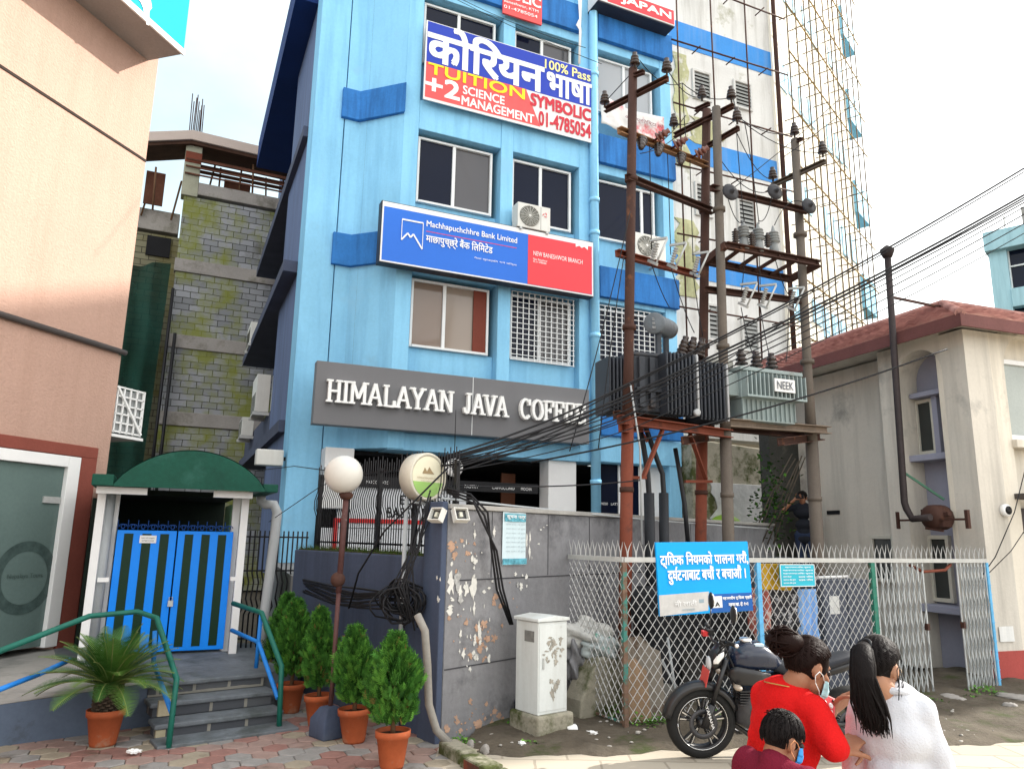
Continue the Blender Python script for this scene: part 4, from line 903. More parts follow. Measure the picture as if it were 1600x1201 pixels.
text('कृपया गाडी नराख्नुहोस्', 'lettering', ink, nb, GW*.205, GW*.315, gzt-.10, gzt-.082, -.013); text('NO PARKING PLEASE', 'lettering', ink, nb, GW*.21, GW*.31, gzt-.13, gzt-.115, -.013)
cv = on(GT, 'entrance_canopy', 'curved green canopy on white posts above the striped gate', 'canopy', gl0, 0, 0)
z_c = GT.Z(290, 765); z_p = GT.Z(300, 704, .55); c0_, c1_ = GT.S(177, 757, .55)-gl0, GT.S(414, 770, .55)-gl0; z_c = (GT.Z(177, 757, .55)+GT.Z(414, 770, .55))/2
cw_ = c1_-c0_
arcp = [(c0_+cw_*i/20, z_c+.02+(z_p-z_c-.02)*(1-(2*i/20-1)**2)**.8) for i in range(21)]
m = MB(); m.prism([(c0_, z_c)] + arcp + [(c1_, z_c)], -.55, -.53)
vs = []
for x, z in arcp: vs += [(x, -.53, z), (x, 1.0, z+.02)]
m.add(vs, [(2*i, 2*i+2, 2*i+3, 2*i+1) for i in range(20)], True)
m.add([(x, y, z+.012) for x, y, z in vs], [(2*i, 2*i+1, 2*i+3, 2*i+2) for i in range(20)], True)
m.build('canopy_sheet', pm('canopy_green', (.004, .062, .040), .6, .3, 1.6, .1, 30, dirt=((.02, .10, .075), 2.5, .54, .2)), cv, fix=False)
m = MB(); m.box(c0_-.22, c0_, -.57, 1.0, z_c-.0, z_c+.13); m.box(c1_-.02, c1_+.16, -.5, 1.0, z_c-.0, z_c+.1); m.build('gutter', pm('canopy_green', (.006, .095, .062)), cv, bevel=.01)
for xs, yy in ((-.2, -.08), (-.06, .15), (GW+.1, -.08), (GW+.02, .15)):
    m = MB(); m.box(xs-.045, xs+.045, yy-.045, yy+.045, LH-.02, z_c+.0); m.build('post', white_p, cv, bevel=.006)
m = MB(); m.box(-.25, .28, -.4, -.3, z_c-.08, z_c-.003); m.box(GW-.3, GW+.15, -.4, -.3, z_c-.08, z_c-.003); m.build('bracket', white_p, cv)
m = MB(); m.box(-.14, -.02, -.13, -.11, 1.25, 1.3); m.box(GW+.0, GW+.07, -.13, -.11, 1.25, 1.3); m.build('latch', white_p, cv)
# passage behind the gate, with an added black lining that darkens it
ps = on(GT, 'passage_wall', 'green passage wall behind the striped gate with a black lining added for shade', 'wall', gl0+GW-.02, 0, -.5)
m = MB(); m.box(0, .12, 0, .9, 0, 2.2); m.build('wall', pm('dim_green_wall', (.12, .22, .12), .9), ps)
m = MB(); m.box(-GW-.3, .12, 2.6, 2.75, 0, z_c+.1); m.box(-GW-.32, -GW-.2, .1, 2.6, 0, z_c-.1); m.box(-GW-.3, .12, .62, 2.75, z_c-.02, z_c+.05); m.build('passage_shade_lining', pm('shade_black_green', (.008, .014, .010), .9, .3, 2), ps)
# drain pipes on both sides
grey_pvc = pm('grey_pvc', (.40, .42, .43), .5, .08, 2, .03, streak=((.22, .22, .21), .5))
s_ = GT.S(155, 900, -.02)
t = on(GT, 'drain_pipe', 'straight grey drain pipe between the peach building and the white gate post', 'pipe', s_, LH, -.02); m = MB(); m.tube([(0, 0, 0), (.0, 0, GT.Z(160, 770)-LH)], .075, 12); m.build('pipe', grey_pvc, t)
t = on(GT, 'drain_pipe', 'cranked grey drain pipe with an elbow right of the gate canopy', 'pipe', 0, 0, 0)
P_ = lambda u, v, n: (GT.S(u, v, n), -n, GT.Z(u, v, n))
m = MB(); m.tube([P_(408, 775, -.1), P_(408, 783, -.1), P_(415, 788, -.05), P_(428, 788, 0), P_(433, 800, 0), P_(430, 830, 0), P_(413, 960, 0), P_(408, 1010, 0)], .062, 12); m.build('pipe', grey_pvc, t)
# iron fence right of the gate (kinked bars)
fi = on(GT, 'iron_fence', 'black wrought iron fence with kinked bars between the gate and the planter wall', 'fence', gl0+GW+.12, 0, -.35)
m = MB(); zt_ = GT.Z(430, 835, -.35); x1_ = GT.S(480, 835, -.35)-gl0-GW-.12
for k in range(15):
    x = x1_*k/14; m.tube([(x, 0, .3), (x, 0, .8), (x+.035, -.05, .9), (x, -.08, 1.0), (x+.03, 0, 1.2), (x, 0, 1.32), (x, 0, zt_+.05)], .011, 5)
for z in (.5, 1.35, zt_-.03): m.bar((-.02, 0, z), (x1_+.02, 0, z), .02)
m.build('railing', black_m, fi)
t = on(BS, 'wall_lamp', 'white box floodlight housing on the side wall of the blue block', 'lamp', -.3, BS.Z(415, 720, .3), .0)
m = MB(); m.box(-.1, .16, -.55, -.05, -.14, .16); m.build('housing', ac_w, t, bevel=.02); m = MB(); m.box(-.02, .05, -.05, .02, -.03, .04); m.build('bracket', black_m, t)
# ================================================================ terrace, planter wall, poster wall
pw_a = PW.p(0); pl_b = PL.p(-3.6)
m = MB(); m.prism([(PW.p(.1, 0, -.1).x, PW.p(.1, 0, -.1).y), (PW.p(9.5, 0, -.1).x, PW.p(9.5, 0, -.1).y), (B.p(7.5, 0, -.8).x, B.p(7.5, 0, -.8).y), (B.p(-3, 0, -.9).x, B.p(-3, 0, -.9).y), (PL.p(-3.5, 0, -.1).x, PL.p(-3.5, 0, -.1).y)], .0, 1.3, 'xy')
struct(m.build('terrace', pm('terrace_floor', (.2, .2, .2), .8), None))
pwm = pm('charcoal_painted_wall', (.20, .20, .21), .85, .22, 1.2, .18, 30, dirt=((.085, .085, .092), 1.3, .52, .14), streak=((.30, .30, .30), .35))
WT = 2.15
pw_ = on(PW, 'poster_wall', 'long charcoal painted boundary wall with torn posters and a thin coping', 'wall', 0, 0, 0)
m = MB(); m.box(.0, 8.0, 0, .2, -.05, WT-.05); m.build('wall', pwm, pw_, bevel=.01)
m = MB(); m.box(-.0, 8.02, -.03, .23, WT-.048, WT); m.build('coping', pm('pale_coping', (.34, .33, .31), .9, .2, 3), pw_, bevel=.008)
m = MB(); gr_ = pm('wall_groove', (.05, .05, .055), .9)
for z in (.62, 1.42): m.box(.01, 7.99, -.004, .001, z, z+.012)
for x in (.62, 1.55, 2.35, 3.1, 4.0, 4.9): m.box(x, x+.01, -.0035, .001, 1.44, WT-.06)
m.build('groove', gr_, pw_)
# scraps of torn paper and flaked paint: irregular thin sheets in clusters
scr_w = pm('paper_scrap', (.62, .61, .57), .95, .15, 9, .2); scr_o = pm('flaked_orange_paint', (.42, .27, .19), .95, .2, 7, .2); scr_g = pm('printed_scrap', (.36, .36, .35), .95, .5, 28, .1)
r5 = random.Random(11)
def blob(cx, cz, rx_, rz_, n=17, j=.75):
    return [(cx+rx_*(1-j*r5.random())*math.cos(2*math.pi*k/n), cz+rz_*(1-j*r5.random())*math.sin(2*math.pi*k/n)) for k in range(n)]
def scraps(name, mat, lst, y, par):
    m = MB()
    for i, (cx, cz, a, b_) in enumerate(lst): m.prism(blob(cx, cz, a, b_), -y-.0004*(i % 9), -y+.0018)
    return m.build(name, mat, par, kind='stuff')
L_ = []
def px(u, v): return PW.sz(u, v)
for (u, v, a, b_, n) in ((714, 905, .08, .16, 3), (712, 950, .10, .06, 3), (742, 830, .03, .09, 2), (735, 870, .05, .06, 4), (825, 850, .02, .10, 3), (812, 905, .06, .07, 3), (742, 960, .03, .11, 3), (735, 1000, .04, .10, 3), (722, 1020, .04, .07, 2), (770, 930, .04, .03, 3), (745, 1030, .05, .08, 4), (705, 880, .03, .03, 2), (838, 835, .04, .02, 2)):
    for k in range(n*2):
        s_, z_ = px(u+r5.gauss(0, 9), v+r5.gauss(0, 14)); q_ = r5.random()**1.5; L_.append((max(.06, s_), max(.1, z_), a*(.2+.8*q_), b_*(.2+.75*q_)))
scraps('torn_paper', scr_w, L_, .006, pw_)
L_ = []
for (u, v, n) in ((712, 860, 5), (740, 865, 3), (755, 985, 8), (740, 1000, 5), (735, 1115, 6), (760, 1120, 8), (720, 1130, 5), (790, 940, 5), (715, 960, 4), (760, 1010, 4)):
    for k in range(n*2):
        s_, z_ = px(u+r5.gauss(0, 12), v+r5.gauss(0, 12)); q_ = r5.random()**2; L_.append((max(.05, s_), max(.06, z_), .008+.06*q_, .008+.05*q_))
scraps('flaked_paint', scr_o, L_, .0032, pw_)
L_ = [(*px(714, 905), .06, .12), (*px(718, 935), .06, .06), (*px(808, 912), .03, .03)]
scraps('printed_remnant', scr_g, L_, .0105, pw_)
r, w_, h_ = paper(PW, 'tall pale blue printed poster pasted on the charcoal wall', 785, 800, 822, 882, pm('pale_poster', (.55, .66, .70), .8, .05, 4, .05), .012, 'wall_poster')
m = MB(); m.box(.02, w_-.02, -.012, -.009, h_*.82, h_*.97); m.box(.0, w_, -.012, -.009, .005, h_*.12); o = m.build('poster_header', pm('poster_teal', (.10, .32, .40), .8, .5, 30), r)
for k in range(7): text('नपाल सरकार को सूचना', 'lettering', pm('poster_grey_ink', (.28, .36, .40), .8), r, w_*.08, w_*.92, h_*(.74-k*.085), h_*(.79-k*.085), -.012)
text('सूचना पत्र', 'lettering', wh_l, r, w_*.1, w_*.9, h_*.86, h_*.94, -.016, .01)
pil_ = on(PL, 'wall_pillar', 'dark blue grey wall pillar at the corner where the two walls meet', 'pillar', 0, 0, .05)
plm = pm('blue_grey_wall_paint', (.060, .078, .125), .85, .14, 1.2, .12, 35, dirt=((.10, .115, .15), 1.3, .57, .15), streak=((.03, .035, .05), .5))
m = MB(); m.box(-.30, -.004, 0, .065, -.05, WT+.02); m.build('pillar', plm, pil_, bevel=.012)
m = MB(); 
for (u, v, a) in ((600+83, 902, .02), (685, 936, .035), (688, 905, .02)): 
    s_, z_ = PL.sz(u, v, .05); m.prism(blob(s_, z_, a, a*1.2), -.004, -.001)
m.build('torn_paper', scr_w, pil_, kind='stuff')
pz = 1.64
pln = on(PL, 'planter_wall', 'lower blue grey planter wall behind the potted conifers with grass along its top', 'wall', 0, 0, 0)
m = MB(); m.box(-3.25, -.305, 0, .22, -.05, pz); m.build('wall', plm, pln, bevel=.015)
m = MB(); m.box(-3.2, -.31, .03, .5, pz-.1, pz+.01); m.build('soil', pm('planter_soil', (.05, .04, .025), .95, .3, 4), pln)
m = MB()
for k in range(900):
    x, y = r5.uniform(-3.2, -.32), r5.uniform(-.03, .3); h = r5.uniform(.02, .075); d = r5.uniform(-.04, .04); z = pz+.005
    m.add([(x-.006, y, z), (x+.006, y, z), (x+d, y-.03, z+h)], [(0, 1, 2)])
grass_m = pm('grass_green', (.07, .13, .02), .8, .35, 6, 0); m.build('grass_tufts', grass_m, pln, kind='stuff', fix=False)
# terrace railing with kinked bars on the planter
rl = on(PL, 'terrace_railing', 'black railing of closely spaced kinked bars standing on the planter wall', 'railing', 0, pz, -.24)
m = MB(); rh = 1.06; n = 60; xr0, xr1 = -3.2, -.15
for k in range(n+1):
    x = xr0+(xr1-xr0)*k/n; tp = rh+.04*(k % 2)-.05*max(0, math.sin(k*.4))
    m.tube([(x, 0, 0), (x, 0, .42), (x+.03, -.05, .52), (x+.03, -.05, .62), (x, 0, .74), (x, 0, tp)], .0062, 5)
m.bar((xr0, .015, .1), (xr1, .015, .1), .022); m.bar((xr0, .015, rh-.14), (xr1, .015, rh-.14), .022)
m.build('bars', black_m, rl)
for k in range(5):
    m = MB(); x = xr0+.05+(xr1-xr0-.1)*k/4; m.box(x-.022, x+.022, -.01, .035, 0, rh-.1); m.build('post', black_m, rl)
# round shop sign on a post, flood lamps, old small round sign
p0 = at_y(661, 745, 7.7)
rs = thing('round_sign', 'round cream and green shop sign on a grey post at the wall corner', 'sign', (p0.x, p0.y, 0), R(48))
m = MB(); rr_ = .245; m.lathe([(.02, -.075), (rr_-.03, -.075), (rr_-.028, -.085), (rr_-.005, -.09), (rr_, -.08), (rr_, .09), (.02, .09)], (0, 0, p0.z), 40, 'y'); m.build('drum', pm('cream_drum', (.58, .55, .46), .5, .08, 3), rs)
def disc(r0, a0, a1, y, n=40, cut=None):
    return [(r0*math.cos(R(a0+(a1-a0)*k/n)), p0.z+r0*math.sin(R(a0+(a1-a0)*k/n))) for k in range(n+1)]
m = MB(); m.prism(disc(rr_-.035, 0, 360, 0)[:-1], -.079, -.0751); fc = m.build('sign_face', pm('cream_face', (.70, .66, .50), .4, .04, 3, 0), rs)
m = MB(); m.prism(disc(rr_-.036, 195, 345, 0), -.082, -.0795); m.build('green_segment', pm('lime_face', (.30, .50, .14), .4, .05, 3, 0), fc)
brn = pm('brown_print', (.30, .22, .12), .6)
text('HIMALAYAN JAVA COFFEE', 'lettering', brn, fc, -.15, .15, p0.z-.03, p0.z-.005, -.082); text('www.himalayanjava.com', 'lettering', brn, fc, -.10, .10, p0.z-.052, p0.z-.04, -.082)
m = MB(); m.prism([(-.08, p0.z+.03), (-.05, p0.z+.09), (-.02, p0.z+.05), (.01, p0.z+.10), (.045, p0.z+.06), (.08, p0.z+.03)], -.083, -.0795); m.build('mountain_logo', brn, fc)
m = MB(); m.tube([(-.12, .1, 0.0), (-.12, .1, p0.z-.22)], .022, 10); m.tube([(-.14, .0, p0.z-.26), (.55, .0, p0.z-.30)], .012, 6); m.tube([(.0, 0, p0.z-.245), (.0, .0, p0.z-.28)], .02, 6); m.build('post', grey_pvc, rs)
m = MB(); m.tube([(.28, .1, 1.6), (.28, .1, p0.z+.05)], .02, 8); m.tube([(.2, .0, p0.z+.07), (.42, .14, p0.z+.07)], .012, 6); m.tube([(.2, 0, p0.z-.14), (.42, .14, p0.z-.14)], .012, 6); m.lathe([(.06, 0), (.05, .05), (0.02, .1)], (.28, .1, p0.z+.05), 10); m.build('wire_bracket', galv, rs)
sm_ = thing('round_notice', 'small round white hanging sign with black lettering inside the cafe opening', 'sign', at_y(710, 730, 10.2), R(24))
m = MB(); m.lathe([(.02, 0), (.125, 0), (.125, .03), (.02, .03)], (0, 0, 0), 30, 'y'); m.build('disc', white_p, sm_); text('HIMALAYAN JAVA', 'lettering', ink, sm_, -.10, .10, -.015, .015, -.003); text('COFFEE', 'lettering', ink, sm_, -.05, .05, -.045, -.025, -.003)
m = MB(); m.prism([(-.05, .03), (-.02, .08), (0, .05), (.03, .085), (.06, .03)], -.004, -.001); m.build('mountain_logo', ink, sm_)
m = MB(); m.tube([(0, .015, .12), (0, .015, .8)], .006, 5); m.build('chain', black_m, sm_)
def flood(u, v, Y, rz, label, tilt):
    p = at_y(u, v, Y); t = thing('flood_lamp', label, 'lamp', p, rz); t.scale = (.78, .78, .78)
    rot = Matrix.Rotation(tilt, 3, 'X'); m = MB()
    def tb(x0, x1, y0, y1, z0, z1):
        q = MB(); q.box(x0, x1, y0, y1, z0, z1); m.add([tuple(rot @ Vector(a)) for a in q.v], q.f)
    tb(-.10, .10, -.02, .05, -.085, -.07); tb(-.10, .10, -.02, .05, .07, .085); tb(-.10, -.085, -.02, .05, -.07, .07); tb(.085, .10, -.02, .05, -.07, .07); tb(-.10, .10, .051, .07, -.085, .085)
    m.build('housing', ac_w, t, bevel=.004); m = MB(); tb(-.084, .084, .03, .05, -.069, .069); m.build('reflector', pm('lamp_reflector', (.10, .10, .10), .25, .2, 6, 0, metal=.6), t)
    m = MB(); tb(-.02, .02, .0, .03, -.03, .03); m.build('bulb', pm('lamp_chip', (.6, .6, .5), .4), t); m = MB(); m.tube([(0, .07, 0), (0, .22, .02)], .012, 6); m.build('arm', galv, t)
flood(681, 803, 7.2, R(-40), 'flood lamp on the left of the wall pillar facing left', R(-25)); flood(721, 803, 7.25, R(35), 'flood lamp on the right of the wall pillar above the torn posters', R(-25))
# ================================================================ globe lamp post
lb = on_z(513, 1150)
lp = thing('lamp_post', 'leaning brown lamp post with a white globe on a painted concrete foot', 'lamp post', lb)
tp = at_y(541, 772, lb.y-.02); gcz = at_y(537, 741, lb.y-.02)
m = MB(); m.lathe([(.19, 0), (.185, .16), (.10, .26), (.05, .27)], (0, 0, 0), 4); m.build('foot', plm, lp, bevel=.012)
b2 = at_y(520, 1060, lb.y) - lb; b3 = at_y(529, 925, lb.y)-lb; t_ = tp-lb
m = MB(); m.tube([(.0, 0, .2), b2, b3], .022, 12); m.tube([b3, t_], .029, 12); m.build('pole', pm('brown_pole_paint', (.085, .038, .035), .6, .25, 4, .08, dirt=((.2, .17, .15), 6, .6, .08)), lp)
m = MB(); g_ = gcz-lb; m.lathe([(.045, -.05), (.075, -.0), (.03, .03)], t_, 12); m.ball(at_y(528, 905, lb.y)-lb, .072, 14, 10); m.build('collar', rust, lp)
m = MB(); m.ball(g_, .188, 32, 20); m.build('globe', pm('opal_globe', (.60, .585, .54), .3, .04, 3, .02, dirt=((.36, .33, .26), 4, .62, .2)), lp)
# ================================================================ potted plants
r6 = random.Random(5)
soilm = pm('pot_soil', (.03, .02, .014), .95, .3, 6)
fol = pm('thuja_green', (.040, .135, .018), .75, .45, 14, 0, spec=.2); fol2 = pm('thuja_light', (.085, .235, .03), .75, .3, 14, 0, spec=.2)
def conifer_mesh(h, w, seed, n=1000):
    q = random.Random(seed); m = MB(); cl = []
    for k in range(26):
        zz = q.uniform(.08, .97); a = q.uniform(0, 6.283); cl.append((zz, a, q.uniform(.16, .34)))
    for k in range(n):
        u = q.random()**.85; z = .12*h + u*h*.88
        prof = w*(math.sin(math.pi*min(1, (u*.86+.13)))**.75)*(1-.42*u)
        a = q.uniform(0, 6.283)
        lob = 1+.26*math.sin((2+seed % 3)*a+u*(7+seed*2)+seed)+.18*math.sin(7*a-u*15+seed)
        rad = prof*lob*(.45+.55*q.random()**.45)
        c = Vector((math.cos(a)*rad, math.sin(a)*rad, z)); out = Vector((math.cos(a), math.sin(a), 0))
        up = (Vector((0, 0, 1))*q.uniform(.7, 1.5) + out*q.uniform(.3, 1.0) + Vector((q.uniform(-.35, .35), q.uniform(-.35, .35), 0))).normalized()
        sd_ = up.cross(Vector((q.uniform(-1, 1), q.uniform(-1, 1), q.uniform(-.3, .3)))).normalized()
        ln = q.uniform(.06, .115)
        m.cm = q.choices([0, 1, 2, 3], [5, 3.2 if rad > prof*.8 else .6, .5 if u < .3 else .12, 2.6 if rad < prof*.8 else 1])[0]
        nb = 9
        for b in range(nb):                       # flat scale-leaf spray: forked slivers along an axis
            t = .15+.85*b/nb; base = c + up*(ln*(t-.3)); sg = 1 if b % 2 else -1
            tip = base + (up*.75 + sd_*sg*(1.0-.55*t)).normalized()*ln*.42*(1.1-t*.45); wv = up.cross(sd_).normalized()*.0 + (tip-base).cross(up.cross(sd_)).normalized()*.0056
            m.add([base-wv, base+wv, tip+wv*.35, tip-wv*.35], [(0, 1, 2, 3)])
    return m
def pot(par, r, h, mat=copper):
    m = MB(); m.lathe([(r*.66, 0), (r*.70, .02), (r*.93, h*.80), (r*1.02, h*.81), (r*1.04, h*.99), (r*.98, h), (r*.94, h*.97), (r*.90, h*.86)], (0, 0, 0), 28); m.build('pot', mat, par)
    m = MB(); m.lathe([(.001, h*.88), (r*.5, h*.9), (r*.92, h*.87)], (0, 0, 0), 20); m.build('soil', soilm, par)
for (u, v, H_, W_, pr, ph, lab, sd, nn) in ((612, 1198, .74, .215, .14, .285, 'largest and brightest potted conifer at the front right beside the pillar', 1, 1300), (553, 1158, .70, .185, .145, .29, 'potted conifer second from the wall pillar just right of the lamp post foot', 2, 1150),
      (497, 1133, .80, .165, .14, .29, 'slim potted conifer behind the lamp post', 3, 1100), (452, 1112, .84, .20, .145, .29, 'potted conifer beside the step handrail, left of the lamp post', 4, 1150), (440, 1085, 1.12, .25, 0, 0, 'dark conifer growing behind the others against the iron fence', 6, 900)):
    p = on_z(u, v); t = thing('potted_conifer' if pr else 'conifer', lab, 'potted plant' if pr else 'shrub', p, r6.uniform(0, 6), 'conifers along the planter wall'); t.rotation_euler.x = r6.uniform(-.05, .05); t.rotation_euler.y = 0
    if pr: pot(t, pr, ph)
    m = MB(); tz = ph if pr else 0; m.tube([(0, 0, tz*.8), (.012, .01, tz+.2), (0, 0, tz+H_*.6)], [.022, .018, .008], 7); m.build('trunk', wood, t)
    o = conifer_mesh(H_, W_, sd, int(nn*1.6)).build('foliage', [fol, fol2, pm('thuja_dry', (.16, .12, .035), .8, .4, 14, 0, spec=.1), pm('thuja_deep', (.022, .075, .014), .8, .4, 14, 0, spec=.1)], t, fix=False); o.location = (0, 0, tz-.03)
# cycad
cp_ = on_z(160, 1163); cy = thing('potted_cycad', 'broad potted cycad palm with arching feather fronds below the ramp rail', 'potted plant', cp_)
pot(cy, .155, .30)
m = MB(); m.lathe([(.075, .24), (.09, .32), (.095, .40), (.08, .47), (.03, .52)], (0, 0, 0), 16)
for k in range(120):
    a = k*2.399; z = .27+.22*k/120; rr_ = .088; c = Vector((rr_*math.cos(a), rr_*math.sin(a), z)); o_ = Vector((math.cos(a), math.sin(a), .5)); m.bar(c, c+o_*.035, .03, .014)
m.build('trunk', pm('cycad_trunk', (.055, .04, .028), .9, .4, 12, .4, 20), cy)
frm = [pm('cycad_green', (.030, .10, .016), .5, .3, 8, 0), pm('cycad_light', (.08, .17, .028), .5, .25, 8, 0), pm('cycad_rib', (.16, .19, .06), .6)]
m = MB()
for k in range(54):
    ring = k/54; a = k*2.39996; el = R(82-70*ring**.8); ln = .54+.14*ring + r6.uniform(-.05, .05)
    p = Vector((.03*math.cos(a), .03*math.sin(a), .49)); pts = [p.copy()]; d_el = el
    for j in range(14): p = p + Vector((math.cos(a)*math.cos(d_el), math.sin(a)*math.cos(d_el), math.sin(d_el)))*ln/14; d_el -= R(2.0+2.0*ring); pts.append(p.copy())
    m.cm = 2; m.tube(pts, [.008-.0004*i for i in range(len(pts))], 4); m.cm = 0 if r6.random() < .6 else 1
    for j in range(2, len(pts)):
        dd = (pts[j]-pts[j-1]).normalized(); side = dd.cross(Vector((0, 0, 1))).normalized(); up = side.cross(dd)
        for sub in range(3):
            b = pts[j-1].lerp(pts[j], sub/3)
            for sg in (-1, 1):
                L2 = .155*math.sin(math.pi*min(1, (j-1+sub/3)/15*.9+.12)); v = (side*sg*.85+dd*.55+up*.28).normalized(); e_ = b+v*L2+Vector((0, 0, -.012)); wv = dd*.0055
                m.add([b-wv, b+wv, e_+wv*.2, e_-wv*.2], [(0, 1, 2, 3)])
m.build('fronds', frm, cy, fix=False)
# ================================================================ cabinet, rubble, weeds
cbF = Frame(on_z(838, 1185, .0), 40)
def cab_corner(): return on_z(840, 1118, .21)
cc = cab_corner(); CB = Frame(cc, 38); cz_ = .21
wL = 0; cdp = .34
cb = on(CB, 'utility_cabinet', 'scuffed white roadside utility cabinet with peeling stickers on a mossy plinth', 'cabinet', 0, 0, 0)
wR = CB.S(886, 1085); hT = CB.Z(840, 965)
m = MB(); m.box(0, wR, 0, cdp, cz_, hT-.045); cbw = pm('cabinet_white', (.60, .63, .62), .5, .06, 2, .05, dirt=((.33, .33, .30), 2.2, .62, .1), streak=((.30, .28, .24), .4)); bd = m.build('body', cbw, cb, bevel=.008)
m = MB(); m.prism([(-.02, hT-.04), (wR+.02, hT-.04), (wR+.02, hT-.01), (wR*.5, hT+.012), (-.02, hT-.01)], -.02, cdp+.02); m.build('lid', cbw, cb, bevel=.006)
m = MB(); m.box(.012, wR-.02, -.006, 0, cz_+.03, hT-.07); dd = m.build('door', cbw, cb, bevel=.004)
L_ = []
for k in range(26): L_.append((r5.uniform(.04, wR*.8), r5.uniform(hT-.42, hT-.12), r5.uniform(.01, .045), r5.uniform(.01, .05)))
for k in range(7): L_.append((wR*.55+r5.uniform(-.04, .05), r5.uniform(cz_+.1, cz_+.32), r5.uniform(.02, .05), r5.uniform(.02, .06)))
scraps('peeled_sticker', pm('sticker_residue', (.30, .28, .24), .9, .4, 26), L_, .0085, dd)
m = MB(); m.box(-.004, 0, cdp*.18, cdp*.6, hT-.23, hT-.13); m.build('dark_label', pm('dark_label', (.17, .17, .16), .7, .3, 20), bd)
m = MB(); m.box(.05, .065, -.02, -.0065, .62, .72); m.build('handle', galv, dd)
m = MB(); m.box(-.03, wR+.05, -.05, cdp+.06, -.03, cz_-.001); o = m.build('plinth', moss_c, cb, bevel=.025)
# rubble heap beside it
rb = on_z(925, 1122)
sk = thing('rubbish_sacks', 'crumpled pale plastic sacks heaped on a broken slab beside the white cabinet', 'rubbish', (rb.x, rb.y+.25, 0))
def lump(c, r, seed, mat, par, name, amp=.28, fl=2.2):
    q = random.Random(seed); m = MB(); m.ball((0, 0, 0), 1, 44, 28); vs = []
    o1, o2 = q.uniform(0, 9), q.uniform(0, 9)
    for v in m.v:
        v = Vector(v); f = 1 + amp*math.sin(v.x*fl*2+o1)*math.sin(v.y*fl*2.3+o2) + amp*.5*math.sin(v.z*fl*3+o2+v.x*5) + .09*math.sin(v.x*11+o1*2+v.z*7)*math.sin(v.y*9+v.z*8) + q.uniform(-.008, .008)
        vs.append((c[0]+v.x*r[0]*f, c[1]+v.y*r[1]*f, c[2]+v.z*r[2]*f))
    m.v = vs; return m.build(name, mat, par)
lump((-.05, .05, .80), (.28, .2, .15), 1, ridged(pm('pale_sack', (.42, .42, .40), .6, .35, 7, .5, 14), 5, 1.0, .06, (1, 1, 1)), sk, 'white_sack')
lump((.10, -.05, .68), (.22, .16, .13), 2, ridged(pm('striped_sack', (.34, .38, .38), .6, .5, 9, .5, 14, dirt=((.10, .30, .22), 3, .56, .03)), 5, 1.0, .06, (1, 1, 1)), sk, 'striped_sack')
lump((-.16, -.04, .55), (.11, .14, .22), 3, ridged(pm('grey_sack', (.2, .2, .21), .6, .4, 7, .5, 14), 5, 1.0, .06, (1, 1, 1)), sk, 'grey_sack')
sl = thing('broken_slab', 'mossy broken concrete slab leaning by the cabinet under the sacks', 'slab', (rb.x+.05, rb.y+.12, 0), R(35))
m = MB(); m.prism([(-.32, .0), (.25, .0), (.34, .25), (.27, .62), (-.05, .60), (-.30, .2)], -.12, .16); m.build('slab', moss_c, sl, bevel=.02)
bdp = on_z(783, 1130); bd_ = thing('old_board', 'dark rotten board and red rag leaning on the wall left of the cabinet', 'rubbish', (bdp.x+.1, bdp.y+.05, 0), R(50))
m = MB(); m.add([(-.12, 0, .05), (.16, -.05, 0), (.2, .16, .55), (.05, .18, .62), (-.16, .18, .42)], [(0, 1, 2, 3, 4)]); o = m.build('board', wood, bd_, fix=False); o.modifiers.new('s', 'SOLIDIFY').thickness = .02
lump((.2, .06, .47), (.05, .05, .09), 5, pm('red_rag', (.35, .03, .04), .8), bd_, 'red_rag')
lump((.08, -.02, .16), (.12, .08, .12), 8, pm('dark_bag', (.05, .05, .07), .4, .5, 8, .3), bd_, 'dark_bag')
# weeds: one ground-cover object
wm = [pm('weed_green', (.06, .17, .02), .7, .35, 9, 0), pm('weed_light', (.12, .26, .04), .7, .3, 9, 0)]
def weeds(name, label, spots, parent_kind='stuff'):
    m = MB()
    for (x, y, n, rad, hh_) in spots:
        for k in range(n):
            a = r6.uniform(0, 6.28); d = rad*r6.random()**.7; px_, py_ = x+d*math.cos(a), y+d*math.sin(a)*.6; z0 = .02+hh_*(1-d/rad)*r6.random()
            m.cm = 0 if r6.random() < .6 else 1
            t = r6.uniform(0, 6.28); ln = r6.uniform(.02, .05); e = Vector((math.cos(t), math.sin(t), r6.uniform(-.1, .7))).normalized()*ln; s_ = e.cross(Vector((0, 0, 1))).normalized()*ln*.38; b = Vector((px_, py_, z0))
            m.add([b, b+e*.5+s_, b+e, b+e*.5-s_], [(0, 1, 2, 3)])
    o = m.build(name, wm, None, fix=False); o['kind'] = 'stuff'; o['label'] = label; o['category'] = 'weeds'; return o
sp = []
for (u, v, n, rad, h) in ((745, 1140, 90, .13, .13), (720, 1162, 60, .12, .06), (800, 1140, 60, .12, .08), (905, 1120, 60, .2, .06), (940, 1118, 120, .16, .13), (960, 1125, 90, .14, .14), (1000, 1135, 130, .2, .13), (1030, 1130, 120, .18, .12), (875, 1092, 50, .07, .07), (1400, 1085, 120, .3, .1), (1330, 1110, 100, .3, .1), (1460, 1100, 90, .22, .08), (1540, 1085, 170, .3, .13), (1520, 1095, 100, .25, .07), (835, 1165, 40, .12, .04), (1100, 1120, 90, .3, .1), (1200, 1110, 90, .3, .1), (1280, 1105, 90, .3, .1)):
    p = on_z(u, v); sp.append((p.x, p.y, n, rad, h))
weeds('weeds', 'low green weeds along the foot of the fence and cabinet', sp)
lit = []
m = MB()
